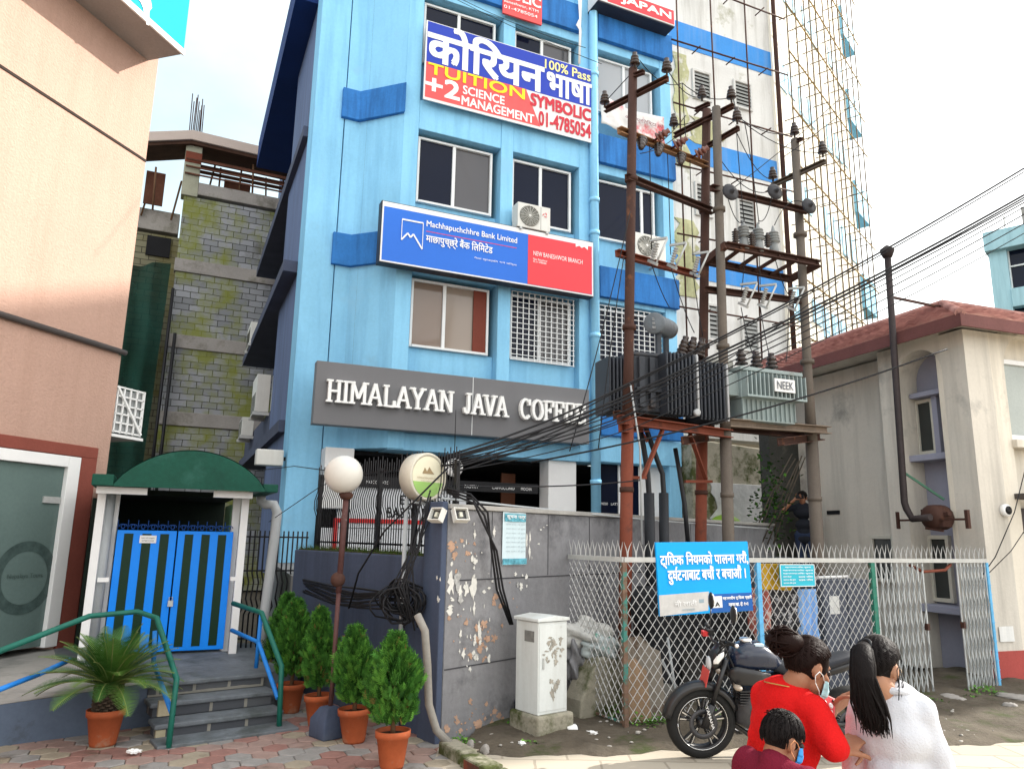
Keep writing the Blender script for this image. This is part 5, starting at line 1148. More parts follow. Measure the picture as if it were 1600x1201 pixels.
for k in range(170):
    u, v = r6.uniform(720, 1560), r6.uniform(1095, 1172); p = on_z(u, v)
    if p.y > 9.3 or p.y < 6.9+.12*p.x: continue
    s_ = r6.uniform(.006, .024); m.ball((p.x, p.y, .03+s_*.2), (s_*r6.uniform(.8, 1.6), s_, s_*.6), 6, 4)
o = m.build('gravel', pm('pebble', (.34, .32, .29), .9, .5, 20), None); o['kind'] = 'stuff'; o['label'] = 'loose pebbles and crumbs scattered on the damp dirt'; o['category'] = 'gravel'
for (u, v, a, b_, hh_, lab) in ((1490, 1095, .3, .16, .05, 'flat stone lying in front of the open gate'), (1025+390, 1103, .22, .12, .05, 'flat stone between the gate leaf and the weeds'), (1580, 1110, .16, .1, .06, 'small flat stone near the right edge by the house'), (1590, 1092, .4, .2, .04, 'broad flat slab by the house corner plinth'), (758, 1176, .07, .05, .05, 'small pale stone on the dirt near the kerb'), (735, 1168, .05, .04, .05, 'smallest pale stone beside the kerb end')):
    p = on_z(u, v); t = thing('loose_stone', lab, 'stone', (p.x, p.y, 0), r6.uniform(0, 3)); lump((0, 0, hh_*.5), (a*.6, b_*.8, hh_), int(u), conc, t, 'stone', .15, 1.2)
p = on_z(892, 1148); t = thing('crushed_cup', 'crushed white paper cup lying in front of the cabinet plinth', 'litter', (p.x, p.y, .05), .6); m = MB(); m.lathe([(.035, -.05), (.045, .04), (.048, .05), (.04, .05), (.03, -.04)], (0, 0, 0), 14, 'x'); m.build('cup', white_p, t); m = MB(); m.lathe([(.05, .052), (.05, .06), (.02, .062)], (0, 0, 0), 14, 'x'); m.build('cup_rim', black_m, t)
for (u, v, lab) in ((815, 1167, 'torn white paper scrap on the dirt in front of the cabinet'), (208, 1180, 'small white paper ball on the pavers by the cycad pot'), (925, 1150, 'pale stick like litter right of the crushed cup')):
    p = on_z(u, v); t = thing('litter', lab, 'litter', (p.x, p.y, .02), r6.uniform(0, 3)); lump((0, 0, .015), (.05, .03, .016), int(u), white_p, t, 'paper', .3, 3)
# ================================================================ chain link fence, gates, traffic board
fgreen = pm('fence_green', (.03, .17, .12), .6, .3, 5, .1, dirt=((.12, .07, .05), 5, .55, .1)); fblue = pm('fence_blue', (.12, .40, .66), .6, .2, 5, .1, dirt=((.10, .07, .06), 6, .6, .1))
fsil = pm('fence_silver', (.52, .52, .51), .55, .25, 8, 0, metal=.2); frust = pm('fence_rusty', (.16, .10, .07), .8, .4, 6, .1, dirt=((.05, .2, .17), 4, .5, .05))
fnc = on(FN, 'chain_link_fence', 'rusty silver chain link fence with forked spikes on top behind the traffic board', 'fence', 0, 0, 0)
RZ = 1.635
wl = PW.p(1.93, 0, .02); dv = wl-FN.p(0); sx = dv @ FN.d; sy = -(dv @ FN.n)        # wall end of the return panel, local
def mesh_panel(p, q, z0, z1, pitch=.102, r=.0042):
    p, q = Vector((*p, 0)), Vector((*q, 0)); Lp = (q-p).length; d = (q-p)/Lp; h = z1-z0; m = MB(); k = h/1.25; nrm = Vector((-d.y, d.x, 0))
    i = -h/k; n = int((Lp+h/k)/pitch)
    for sg in (0, 1):
        for j in range(n+1):
            s0_ = -h/k + j*pitch; a, b_ = (s0_, 0.0), (s0_+h/k, h)
            if a[0] < 0: a = (0, -s0_*k)
            if b_[0] > Lp: b_ = (Lp, (Lp-s0_)*k)
            if a[1] >= h or b_[1] <= a[1]: continue
            if sg: a, b_ = (Lp-a[0], a[1]), (Lp-b_[0], b_[1])
            off = nrm*(.004*(1 if sg else -1))
            m.bar(p+d*a[0]+off+Vector((0, 0, z0+a[1])), p+d*b_[0]+off+Vector((0, 0, z0+b_[1])), r*1.75, r)
    return m
for (p, q) in (((sx, sy), (-.03, 0)), ((.03, 0), (1.78, 0)), ((1.82, 0), (3.62, 0))): mesh_panel(p, q, .06, RZ-.03).build('chain_mesh', fsil, fnc, fix=False)
def spikes(m, p, q, z, n):
    p, q = Vector((*p, z)), Vector((*q, z)); d = (q-p).normalized()
    for k in range(n):
        c = p.lerp(q, (k+.5)/n) + Vector((rnd.uniform(-.006, .006), 0, 0)); 
        for sg in (-1, 1):
            pts = [c, c+d*(.007*sg)+Vector((0, 0, .06)), c+d*(.026*sg)+Vector((0, 0, .115)), c+d*(sg*rnd.uniform(.036, .058))+Vector((0, rnd.uniform(-.01, .01), rnd.uniform(.15, .185)))]
            m.tube(pts, [.0075, .007, .005, .0012], 4, smooth=False)
for (p, q, n) in (((sx, sy), (0, 0), 11), ((0, 0), (1.8, 0), 18), ((1.8, 0), (3.65, 0), 19), ((3.65, 0), (5.86, 0), 23)):
    m = MB(); m.bar((*p, RZ), (*q, RZ), .045, .05); m.build('top_rail', pm('rail_grey', (.45, .45, .43), .6, .15, 5, .05), fnc)
    m = MB(); spikes(m, p, q, RZ+.02, n); m.build('spike_strip', pm('spike_grey', (.40, .40, .39), .6, .2, 5, 0), fnc, fix=False)
for s_, mt, wd_ in ((0, frust, .05), (1.8, fblue, .06), (3.64, fgreen, .065), (5.86, fblue, .045)):
    m = MB(); m.box(s_-wd_/2, s_+wd_/2, -.02, .03, -.1, RZ-.025)
    for k in range(12): z = .1+k*.12; m.bar((s_-wd_*.6, -.024, z), (s_+wd_*.6, -.024, z+.02), .006)
    m.build('post', mt, fnc, bevel=.003)
m = MB(); m.bar((sx, sy, .06), (0, 0, .06), .02); m.build('bottom_rail', frust, fnc)
def collapsible(label, s0, s1, n):
    t = on(FN, 'collapsible_gate', label, 'gate', s0, 0, .0); w_ = s1-s0
    m = MB()
    for k in range(n+1):
        x = w_*k/n; m.bar((x, 0, .03), (x, 0, RZ-.03), .016, .012); m.bar((x+.014, .004, .03), (x+.014, .004, RZ-.03), .008, .012)
    m.build('channels', pm('gate_silver', (.44, .46, .46), .5, .15, 6, .03, dirt=((.2, .17, .14), 5, .62, .1), metal=.2), t)
    m = MB()
    for k in range(n-1):
        for j in range(3):
            z0 = .06+j*.5; a, b_ = w_*k/n, w_*(k+2)/n
            m.bar((a, -.012, z0), (b_, -.012, z0+.5), .011, .004); m.bar((a, -.017, z0+.5), (b_, -.017, z0), .011, .004)
    m.build('lattice', pm('gate_silver', (.44, .46, .46)), t)
    m = MB(); m.box(-.01 if s0 > 5 else w_-.03, .03 if s0 > 5 else w_+.01, -.03, .02, .78, .86); m.build('lock_box', rust, t)
collapsible('left leaf of the silver lattice gate beside the green fence post', 3.70, 4.56, 9); collapsible('right leaf of the silver lattice gate against the house corner', 5.24, 5.82, 8)
m = MB(); m.tube([(4.4, .05, RZ-.06), (4.6, .02, RZ-.14), (5.0, 0, RZ-.12), (5.15, .02, RZ-.05)], .02, 6); m.build('rusty_bracket', rust_red, fnc)
n_ = .06
b0, b1 = FN.S(1030, 905, n_), FN.S(1175, 905, n_); zz1 = FN.Z(1100, 848, n_); zz0 = FN.Z(1100, 960, n_)
tb_ = on(FN, 'traffic_board', 'blue traffic notice board with two lines of white Devanagari hung on the fence', 'sign', b0, zz0, n_)
tb_.rotation_euler = (R(-2), R(-1.2), FN.ang); BW, BH = b1-b0, zz1-zz0
tcy = pm('board_cyan', (.0, .34, .80), .45, .05, 1.5, .03); 
m = MB(); m.box(0, BW, 0, .025, 0, BH); m.build('board', tcy, tb_, bevel=.003)
for k in range(0): pass
m = MB(); m.box(BW*.53, BW-.004, -.003, -.0005, .004, BH*.26); m.build('dark_strip', pm('board_navy', (.012, .10, .36), .5, .05, 2, .02), tb_)
m = MB(); m.prism([(.0, 0), (BW*.5, .03), (BW*.52, BH*.30), (0, BH*.28)], -.004, -.0005); wp = m.build('worn_paper', pm('worn_white', (.52, .51, .49), .9, .12, 6, .1), tb_)
text('ट्ािफक िनयमको पालना गरौं,', 'lettering', wh_l, tb_, BW*.03, BW*.98, BH*.64, BH*.86, -.004, .022)
text('दुघ॔टनाबाट बचौं र बचाऔं ।', 'lettering', wh_l, tb_, BW*.10, BW*.94, BH*.42, BH*.66, -.004, .022)
text('महानगरीय ट्ािफक प्रहरी', 'lettering', wh_l, tb_, BW*.66, BW*.985, BH*.165, BH*.225, -.006, .03); text('महाशाखा. ✆ १०३', 'lettering', wh_l, tb_, BW*.72, BW*.94, BH*.075, BH*.135, -.006, .03)
m = MB(); m.box(BW*.545, BW*.655, -.007, -.0035, BH*.07, BH*.23); m.build('logo_plate', white_p, tb_); text('A', 'lettering', ink, tb_, BW*.575, BW*.625, BH*.09, BH*.15, -.009, .02)
text('नी लाती', 'lettering', white_p, wp, BW*.15, BW*.38, BH*.12, BH*.2, -.006, .02); text('सम्पर्क', 'lettering', pm('poster_grey_ink', (.28, .36, .40)), wp, BW*.22, BW*.36, BH*.045, BH*.08, -.006); m = MB(); m.box(BW*.41, BW*.46, -.006, -.0045, BH*.15, BH*.2); m.build('stamp', pm('poster_grey_ink', (.28, .36, .40)), wp)
n_ = .03
y0, y1 = FN.S(1219, 895, n_), FN.S(1273, 895, n_); z0, z1 = FN.Z(1245, 916, n_), FN.Z(1245, 881, n_)
sb2 = on(FN, 'notice_board', 'small turquoise printed notice board wired to the fence beside a yellow sheet', 'sign', y0, z0, n_); w_, h_ = y1-y0, z1-z0
m = MB(); m.box(0, w_, 0, .012, 0, h_); m.build('board', pm('turquoise_board', (.03, .42, .55), .5, .05, 3, .02), sb2); m = MB()
for a in ((0, w_, 0, .008), (0, w_, h_-.008, h_), (0, .008, 0, h_), (w_-.008, w_, 0, h_)): m.box(a[0], a[1], -.003, -.001, a[2], a[3])
m.build('border', white_p, sb2)
for k, (a, b_) in enumerate(((.12, .88), (.06, .94), (.06, .94), (.06, .3), (.06, .42), (.06, .42))): text('महानगरपालिका सूचना', 'lettering', wh_l, sb2, w_*a, w_*b_, h_*(.82-.14*k), h_*(.91-.14*k), -.003, .01)
text('सडक नियम', 'lettering', wh_l, sb2, w_*.5, w_*.92, h_*.40, h_*.49, -.003, .01); text('सडक नियम', 'lettering', wh_l, sb2, w_*.5, w_*.92, h_*.26, h_*.35, -.003, .01)
def cloth(name, label, u0, v0, u1, v1, n, mat, fold=.035, ragged_=.12, cat='cloth'):
    s0, s1, z0, z1 = FN.S(u0, v1, n), FN.S(u1, v1, n), FN.Z(u0, v1, n), FN.Z(u0, v0, n)
    t = on(FN, name, label, cat, s0, z0, n); m = MB(); nx, nz = 26, 14; w_, h_ = s1-s0, z1-z0; vs = []; ph = rnd.uniform(0, 6)
    for j in range(nz+1):
        for i in range(nx+1):
            fx = i/nx; fz = j/nz; dr_ = (1-fz)*ragged_*h_*math.sin(fx*7+ph)*.5
            vs.append((w_*(fx+.03*math.sin(j*.7+ph)), fold*math.sin(fx*19+ph+.6*math.sin(fz*4))*(1.15-fz*.6), h_*fz+dr_))
    m.add(vs, [(j*(nx+1)+i, j*(nx+1)+i+1, (j+1)*(nx+1)+i+1, (j+1)*(nx+1)+i) for j in range(nz) for i in range(nx)], True)
    o = m.build('fabric', mat, t, fix=False); o.modifiers.new('s', 'SOLIDIFY').thickness = .004
cloth('yellow_sheet', 'yellow ochre plastic sheet tied behind the fence beside the turquoise notice', 1184, 880, 1238, 922, -.10, pm('ochre_sheet', (.52, .31, .02), .6, .12, 4, .1), .01, .04, 'sheet')
cloth('hanging_scarf', 'red and white patterned scarf hanging behind the blue fence post', 1172, 918, 1208, 995, -.14, pm('red_pattern_cloth', (.34, .10, .08), .9, .3, 30, .1, dirt=((.55, .45, .40), 14, .52, .06)), .03, .35)
cloth('hanging_dress', 'black and white patterned dress hanging behind the fence', 1208, 920, 1254, 985, -.16, pm('black_pattern_cloth', (.03, .03, .035), .9, .4, 30, .1, dirt=((.38, .38, .40), 16, .54, .06)), .03, .2)
cloth('hanging_shirt', 'pale blue cloth hanging behind the fence beside the dark metal box', 1251, 920, 1283, 1010, -.14, pm('pale_blue_cloth', (.22, .40, .72), .85, .15, 4, .1), .03, .3)
cloth('shade_sheet', 'black sheet added across the yard behind the fence to stand in for shade', 1000, 915, 1352, 1118, -.85, pm('shade_sheet_black', (.012, .013, .016), .7, .4, 2, .2), .05, .03, 'shade_sheet')  # black sheet added to make the yard behind the mesh read as shade
dkc = on(FN, 'metal_cupboard', 'dark grey metal cupboard behind the fence with a white paper on it', 'cupboard', FN.S(1287, 960, -.5), 0, -.5); zc_ = FN.Z(1320, 905, -.5); wc_ = FN.S(1360, 960, -.5)-FN.S(1287, 960, -.5)
m = MB(); m.box(0, wc_, 0, .5, .05, zc_); m.build('carcass', pm('cupboard_grey', (.07, .08, .105), .6, .2, 3), dkc, bevel=.01); m = MB(); m.box(.02, wc_*.48, -.012, -.001, .1, zc_-.04); m.box(wc_*.52, wc_-.02, -.012, -.001, .1, zc_-.04); m.build('door', pm('cupboard_door', (.09, .10, .13), .6, .2, 3), dkc)
m = MB(); m.box(.1, .27, -.016, -.0125, zc_-.42, zc_-.2); m.build('paper', paperm, dkc); m = MB(); m.tube([(.02, .1, zc_+.02), (wc_*.7, .1, zc_+.03)], .02, 8); m.build('rolled_paper', white_p, dkc)
for k, (u0, v0, u1, v1, n, mt, lab) in enumerate(((978, 995, 1042, 1118, -.22, pm('grey_ply', (.20, .175, .145), .9, .2, 3, .2, dirt=((.10, .07, .05), 3, .5, .1)), 'large grey plywood sheet leaning behind the fence near the rusty post'), (985, 1030, 1020, 1122, -.10, pm('torn_card', (.24, .16, .10), .9, .3, 4, .2), 'torn brown cardboard leaning low against the fence'), (1020, 1070, 1075, 1125, -.25, pm('block_grey', (.13, .125, .115), .9, .25, 4, .3), 'low grey concrete slab lying behind the fence'))):
    s0, s1, z1 = FN.S(u0, v1, n), FN.S(u1, v1, n), FN.Z(u0, v0, n); t = on(FN, 'scrap_board', lab, 'board', s0, 0, n); t.rotation_euler = (R(-9), 0, FN.ang+.05*k)
    m = MB(); w_ = s1-s0; m.prism([(0, 0), (w_, .0), (w_*1.02, z1*.80), (w_*.8, z1*.86), (w_*.55, z1), (.02, z1*.97)], 0, .02); m.build('board', mt, t)
for (u0, v0, u1, v1, lab) in ((1052, 1000, 1060, 1105, 'upright grey pipe leaning inside the fence'), (1043, 1035, 1075, 1118, 'slanted bright metal strip leaning inside the fence')):
    n = -.3; t = on(FN, 'scrap_pipe', lab, 'pipe', FN.S(u1, v1, n), .02, n); m = MB(); m.tube([(0, 0, 0), (FN.S(u0, v0, n)-FN.S(u1, v1, n), .1, FN.Z(u0, v0, n))], .014, 6); m.build('pipe', grey_pvc, t)
lb2 = on(FN, 'junk_pile', 'dark pile of wood scraps and crates in the shade behind the fence', 'junk', 1.0, 0, -.75); 
for k in range(9):
    m = MB(); x, z, w2, h2 = rnd.uniform(-.4, 2.4), 0, rnd.uniform(.2, .5), rnd.uniform(.3, .95); m.box(x, x+w2, rnd.uniform(0, .2), rnd.uniform(.3, .5), 0, h2); m.build('crate', [wood, pm('dark_crate', (.03, .028, .026), .9, .4, 3), pm('dark_crate2', (.055, .05, .05), .8, .4, 3)][k % 3], lb2, bevel=.01)
# ================================================================ poles, platforms, transformers
porc = pm('dark_porcelain', (.03, .018, .014), .25, .2, 5, 0, spec=.6); porc_b = pm('brown_porcelain', (.13, .035, .022), .25, .2, 5, 0, spec=.6); porc_g = pm('grey_porcelain', (.36, .36, .35), .3, .1, 5, 0, spec=.6)
def insul(par, p, mat=porc, k=1.0, ax=(0, 0, 1), n=3, stem=.06, name='insulator'):
    p = Vector(p); rot = Vector(ax).to_track_quat('Z', 'Y').to_matrix(); m = MB(); pr = [(.012, 0), (.012, stem)]
    z = stem
    for i in range(n): r = .062*(1-.12*i); pr += [(.03, z), (r, z+.006), (r*.92, z+.022), (.032, z+.036)]; z += .04
    pr += [(.026, z), (.03, z+.03), (.0, z+.034)]
    m.lathe([(r*k, q*k) for r, q in pr], (0, 0, 0), 14); m.v = [tuple(rot @ Vector(v) + p) for v in m.v]; return m.build(name, mat, par)
def pole(label, ub, vb, ut, vt, Yb, r0, r1, mat, flat=1, zb=0.0):
    b = at_y(ub, vb, Yb); t_ = at_y(ut, vt, Yb+.0); d = (t_-b); b0 = b - d*((b.z-zb)/d.z); t = thing('utility_pole', label, 'pole', b0)
    m = MB(); rel = t_-b0; fl_ = 3.3/rel.length; m.tube([(0, 0, 0), rel*fl_], [r0, r0*.97], 14); m.cm = 1 if mat is rust_red else 0; m.tube([rel*fl_, rel*.5+Vector((0, 0, .01)), rel], [r0*.93, r1*1.05, r1], 14)
    for f in (.3, .55, .8): m.lathe([(r0*1.12, -.03), (r0*1.12, .03)], rel*f, 14)
    m.build('shaft', [mat, rust], t); return t, b0
def arm(par, b0, p, q, mat=rust, w_=.06, h_=.075, name='crossarm'):
    m = MB(); m.ibeam(Vector(p)-b0, Vector(q)-b0, w_, h_); return m.build(name, mat, par)
Y1, Y2, Y3, Y4 = 9.0, 10.25, 9.95, 10.95
p1, b1_ = pole('rust red pipe pole, leftmost of the transformer poles, in front of the dark transformer', 978, 848, 989, 108, Y1, .078, .06, rust_red)
p2, b2_ = pole('brown rusty pipe pole rising behind the dark transformer', 1095, 835, 1104, 172, Y2, .08, .064, rust_red)
p3, b3_ = pole('weathered grey pole right of the dark transformer', 1138, 838, 1119, 168, Y3, .080, .062, grey_st)
p4, b4_ = pole('weathered grey pole, rightmost of the transformer poles, right of the grey transformer', 1277, 850, 1242, 218, Y4, .092, .064, grey_st)
E1 = lambda u, v, Y: at_y(u, v, Y)
arm(p1, b1_, E1(945, 172, 9.35), E1(1043, 122, 8.65)); arm(p1, b1_, E1(985, 120, 9.0), E1(1006, 112, 8.85), w_=.05, h_=.06)
for u, v, Y in ((945, 168, 9.35), (1042, 118, 8.65), (992, 108, 8.95)): insul(p1, E1(u, v, Y)-b1_, porc, 1.15)
arm(p2, b2_, E1(1053, 212, 10.55), E1(1146, 165, 9.9)); arm(p2, b2_, E1(1086, 172, 10.4), E1(1108, 162, 10.2), w_=.05, h_=.06)
for u, v, Y in ((1053, 202, 10.55), (1143, 160, 9.9), (1097, 158, 10.3)): insul(p2, E1(u, v, Y)-b2_, porc, 1.2)
arm(p3, b3_, E1(1106, 228, 10.2), E1(1154, 200, 9.75), w_=.05, h_=.07); insul(p3, E1(1152, 194, 9.75)-b3_, porc, 1.2)
arm(p4, b4_, E1(1206, 290, 11.3), E1(1289, 252, 10.6), grey_st); arm(p4, b4_, E1(1240, 222, 11), E1(1252, 217, 10.8), w_=.05, h_=.06)
for u, v, Y in ((1208, 285, 11.3), (1286, 246, 10.6), (1242, 216, 10.95)): insul(p4, E1(u, v, Y)-b4_, porc, 1.25)
def beam(label, p, q, mat=rust, w_=.07, h_=.09):
    p, q = Vector(p), Vector(q); t = thing('cross_beam', label, 'beam', p); m = MB(); m.ibeam((0, 0, 0), q-p, w_, h_); m.build('channel', mat, t); return t, p
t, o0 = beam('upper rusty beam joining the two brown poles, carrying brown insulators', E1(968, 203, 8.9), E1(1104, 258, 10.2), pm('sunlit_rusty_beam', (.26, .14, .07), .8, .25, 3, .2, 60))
for k, (u, v, sx_, sz_) in enumerate(((1015, 222, .7, .3), (1043, 238, .7, .3), (1078, 250, .7, .3), (1000, 230, -.2, -1), (1025, 245, -.2, -1), (1060, 258, -.2, -1))):
    f = (u-968)/136; insul(t, o0.lerp(E1(1104, 258, 10.2), f)-o0 + Vector((0, -.04, .0)), porc_b if sz_ > 0 else porc, 1.25, (sx_, -.55, sz_))
beam('lower rusty beam joining the two brown poles below the insulators', E1(980, 276, 8.9), E1(1114, 330, 10.2))
t, o0 = beam('rusty beam with drop out fuses in front of the air conditioner on the right bay', E1(965, 395, 8.9), E1(1090, 430, 10.2), rust_red)
def fuse(par, o0, p, mat=porc_g):
    p = Vector(p)-o0; m = MB(); pr = []
    for i in range(7): pr += [(.018, i*.03), (.036, i*.03+.008), (.018, i*.03+.022)]
    m.lathe(pr, (0, 0, 0), 12); rt = Vector((.25, -.3, 1)).to_track_quat('Z', 'Y').to_matrix(); m.v = [tuple(rt @ Vector(v)*1.15 + p + Vector((0, -.05, -.12))) for v in m.v]; o = m.build('fuse_insulator', mat, par)
    m = MB(); m.tube([p+Vector((.03, -.14, -.2)), p+Vector((.17, -.2, .12))], .014, 7); m.bar(p+Vector((-.02, -.05, .15)), p+Vector((.17, -.2, .13)), .03); m.bar(p+Vector((-.05, -.03, -.12)), p+Vector((.04, -.15, -.22)), .035); m.build('fuse_tube', galv, o)
for u, v, Y in ((1018, 395, 9.3), (1048, 402, 9.6), (1083, 415, 10.0)): fuse(t, o0, E1(u, v, Y))
t, o0 = beam('rusty beam between the grey poles carrying disc insulators', E1(1112, 293, 9.85), E1(1262, 330, 10.9))
for u, v, Y in ((1138, 305, 9.9), (1207, 304, 10.4), (1260, 326, 10.75)):
    q = E1(u, v, Y)-o0; m = MB(); m.lathe([(.0, -.06), (.035, -.05), (.05, -.02), (.125, .0), (.13, .02), (.10, .025), (.09, .04), (.05, .03), (.03, .06), (.02, .10)], (0, 0, 0), 20); rt = Vector((.35, -1, .1)).to_track_quat('Z', 'Y').to_matrix(); m.v = [tuple(rt @ Vector(v)+q+Vector((0, -.08, 0))) for v in m.v]; m.build('disc_insulator', pm('dark_disc', (.03, .03, .035), .35, .2, 4, 0), t)
t, o0 = beam('rusty beam with grey fuses below the upper steel platform', E1(1103, 452, 9.9), E1(1252, 470, 10.95))
for u, v, Y in ((1158, 462, 10.2), (1188, 464, 10.4), (1232, 468, 10.8)): fuse(t, o0, E1(u, v, Y))
# upper platform with bushings
up = thing('steel_platform', 'upper rusty steel platform with ribbed bushings between the grey poles', 'platform', E1(1115, 400, 10.0)); o0 = up.location
q00, q01, q10, q11 = E1(1135, 383, 9.85), E1(1281, 412, 10.9), E1(1104, 408, 10.15), E1(1235, 436, 11.2)
for a, b_ in ((q00, q01), (q10, q11), (q00, q10), (q01, q11)): m = MB(); m.ibeam(a-o0, b_-o0, .07, .10); m.build('beam', rust, up)
m = MB()
for f in (.15, .35, .55, .75): m.bar(q00.lerp(q01, f)-o0, q10.lerp(q11, f)-o0, .05, .04)
m.build('slats', rust, up)
for u, v, Y in ((1163, 390, 10.15), (1186, 394, 10.3), (1210, 398, 10.5)):
    m = MB(); c = E1(u, v, Y)-o0; m.lathe([(.065, 0), (.075, .02), (.06, .17), (.04, .18)]+[p for i in range(4) for p in ((.04, .19+.045*i), (.095-.006*i, .2+.045*i), (.09-.006*i, .215+.045*i), (.045, .225+.045*i))]+[(.03, .38), (.012, .46)], c, 16); m.build('bushing', pm('grey_bushing', (.22, .23, .23), .4, .2, 5, 0), up)
for u, v, Y in ((1150, 380, 9.95), (1176, 385, 10.1), (1200, 386, 10.3)):
    m = MB(); c = E1(u, v, Y)-o0; m.lathe([(.03, 0)]+[p for i in range(5) for p in ((.025, .02+.035*i), (.055, .03+.035*i), (.025, .045+.035*i))]+[(.02, .22)], c, 12); m.build('arrester', porc, up)
# lower platforms
lpf = thing('steel_platform', 'lower rusty platform under the dark transformer, fixed to the red brown poles', 'platform', E1(970, 655, 9.0)); o0 = lpf.location
for a, b_, mt in ((E1(968, 655, 8.9), E1(1142, 678, 9.9), rust_red), (E1(962, 648, 9.3), E1(1120, 668, 10.35), rust), (E1(972, 668, 8.85), E1(1010, 668, 9.5), rust_red), (E1(1070, 688, 9.4), E1(1112, 682, 10.3), rust)):
    m = MB(); m.ibeam(a-o0, b_-o0, .09, .11); m.build('beam', mt, lpf)
for (a, b_) in ((E1(1035, 672, 9.3), E1(1005, 745, 9.05)), (E1(1078, 678, 9.6), E1(1103, 748, 10.1)), (E1(985, 746, 8.98), E1(1010, 746, 9.0)), (E1(1070, 752, 9.95), E1(1112, 752, 10.1)), (E1(1000, 672, 9.6), E1(1012, 690, 9.6))):
    m = MB(); m.bar(a-o0, b_-o0, .05, .035); m.build('brace', rust_red, lpf)
lp2 = thing('steel_platform', 'lower weathered platform under the grey transformer between the grey poles', 'platform', E1(1140, 660, 9.9)); o0 = lp2.location
for a, b_, mt in ((E1(1138, 660, 9.85), E1(1296, 672, 10.85), pm('weathered_beam', (.20, .155, .12), .85, .25, 3, .2)), (E1(1140, 668, 10.2), E1(1285, 682, 11.3), rust), (E1(1220, 690, 10.2), E1(1284, 682, 11.2), rust)):
    m = MB(); m.ibeam(a-o0, b_-o0, .09, .11); m.build('beam', mt, lp2)
tdark = pm('transformer_dark_grey', (.045, .05, .06), .5, .25, 2.5, .06, dirt=((.10, .075, .06), 3, .6, .12)); tdark2 = pm('radiator_dark', (.035, .04, .05), .45, .2, 2.5, .05); tlight = pm('radiator_end_light', (.40, .41, .42), .5, .12, 3, .05)
TF = Frame(at_y(958, 600, 9.22), 17)
x_ = lambda u: TF.S(u, 600); z_ = lambda v, u=1040: TF.Z(u, v)
tr = on(TF, 'dark_transformer', 'large dark grey oil transformer with finned radiators and a round conservator drum', 'transformer', 0, z_(655), 0); zo = z_(655)
zt_, zb_ = z_(552)-zo, z_(648)-zo
m = MB(); m.box(x_(998), x_(1086), .12, .75, zb_+.05, zt_); m.box(x_(990), x_(1092), .1, .78, zt_-.03, zt_+.02); m.build('tank', tdark, tr, bevel=.012)
m = MB(); m.box(x_(1003), x_(1012), .06, .12, zb_+.1, zt_-.05); m.box(x_(1020), x_(1028), .06, .12, zb_+.1, zt_-.05); m.box(x_(998), x_(1040), .04, .12, zb_+.3, zb_+.35); m.build('tank_rib', tdark, tr, bevel=.006)
def fins(u0, u1, n, y0, y1, z0, z1, ends=True):
    for k in range(n):
        f = MB(); x = x_(u0)+(x_(u1)-x_(u0))*k/(n-1); lastk = ends and k == n-1
        f.box(x-.013, x+.013, y0, y1, z0, z1); f.tube([(x, y0, z0+.02), (x, y0, z1-.02)], .016, 8); f.build('radiator_fin', tlight if lastk else tdark2, tr, bevel=.004)
    f = MB(); f.tube([(x_(u0), (y0+y1)/2, z1-.05), (x_(u1), (y0+y1)/2, z1-.05)], .03, 8); f.tube([(x_(u0), (y0+y1)/2, z0+.05), (x_(u1)+.03, (y0+y1)/2, z0+.05)], .03, 8); f.build('radiator_header', tdark2, tr)
fins(961, 990, 6, .15, .6, zb_+.03, zt_-.06, False); fins(1037, 1084, 9, -.10, .1, zb_-.0, zt_-.0); fins(1096, 1138, 8, .02, .42, zb_-.02, zt_-.05)
TW = MB(); TW.lathe([(.02, -.02), (.045, -.02), (.045, .03), (.02, .03)], (x_(1080), -.12, zb_+.04), 10, 'y'); TW.build('valve', tlight, tr)
ca = Vector((x_(1030), .1, z_(503)-zo)); cb_ = Vector((x_(1084), .62, z_(492)-zo)); ax = (cb_-ca).normalized(); rt = ax.to_track_quat('Z', 'Y').to_matrix(); Lc = (cb_-ca).length
m = MB(); m.lathe([(.0, -.012), (.13, -.01), (.145, 0), (.145, .02), (.135, .025), (.135, Lc), (.12, Lc+.02), (0, Lc+.025)], (0, 0, 0), 24); m.v = [tuple(rt @ Vector(v)+ca) for v in m.v]; con = m.build('conservator', pm('conservator_grey', (.14, .16, .18), .45, .25, 3, .05, dirt=((.07, .05, .04), 3, .58, .12)), tr)
m = MB()
for j in range(3): m.box(-.035, .035, -.02, -.012, -.08+.055*j, -.045+.055*j)
gq = rt.to_quaternion(); m.v = [tuple(ca + Vector((v[0]*ax.y+ax.x*(-.012)*1.5, -abs(.02), v[2]))) for v in m.v]; m.build('level_gauge', tlight, con)
for u in (1043, 1072): 
    m = MB(); q = ca.lerp(cb_, (u-1030)/54); m.box(q.x-.03, q.x+.03, q.y-.03, q.y+.03, zt_, q.z-.08); m.build('conservator_leg', tdark, tr)
for k, u in enumerate((1095, 1108, 1122)):
    insul(tr, (x_(u)-.1, .35, zt_+.0), porc, 1.5, (.3, 0, 1), 4, name='bushing')
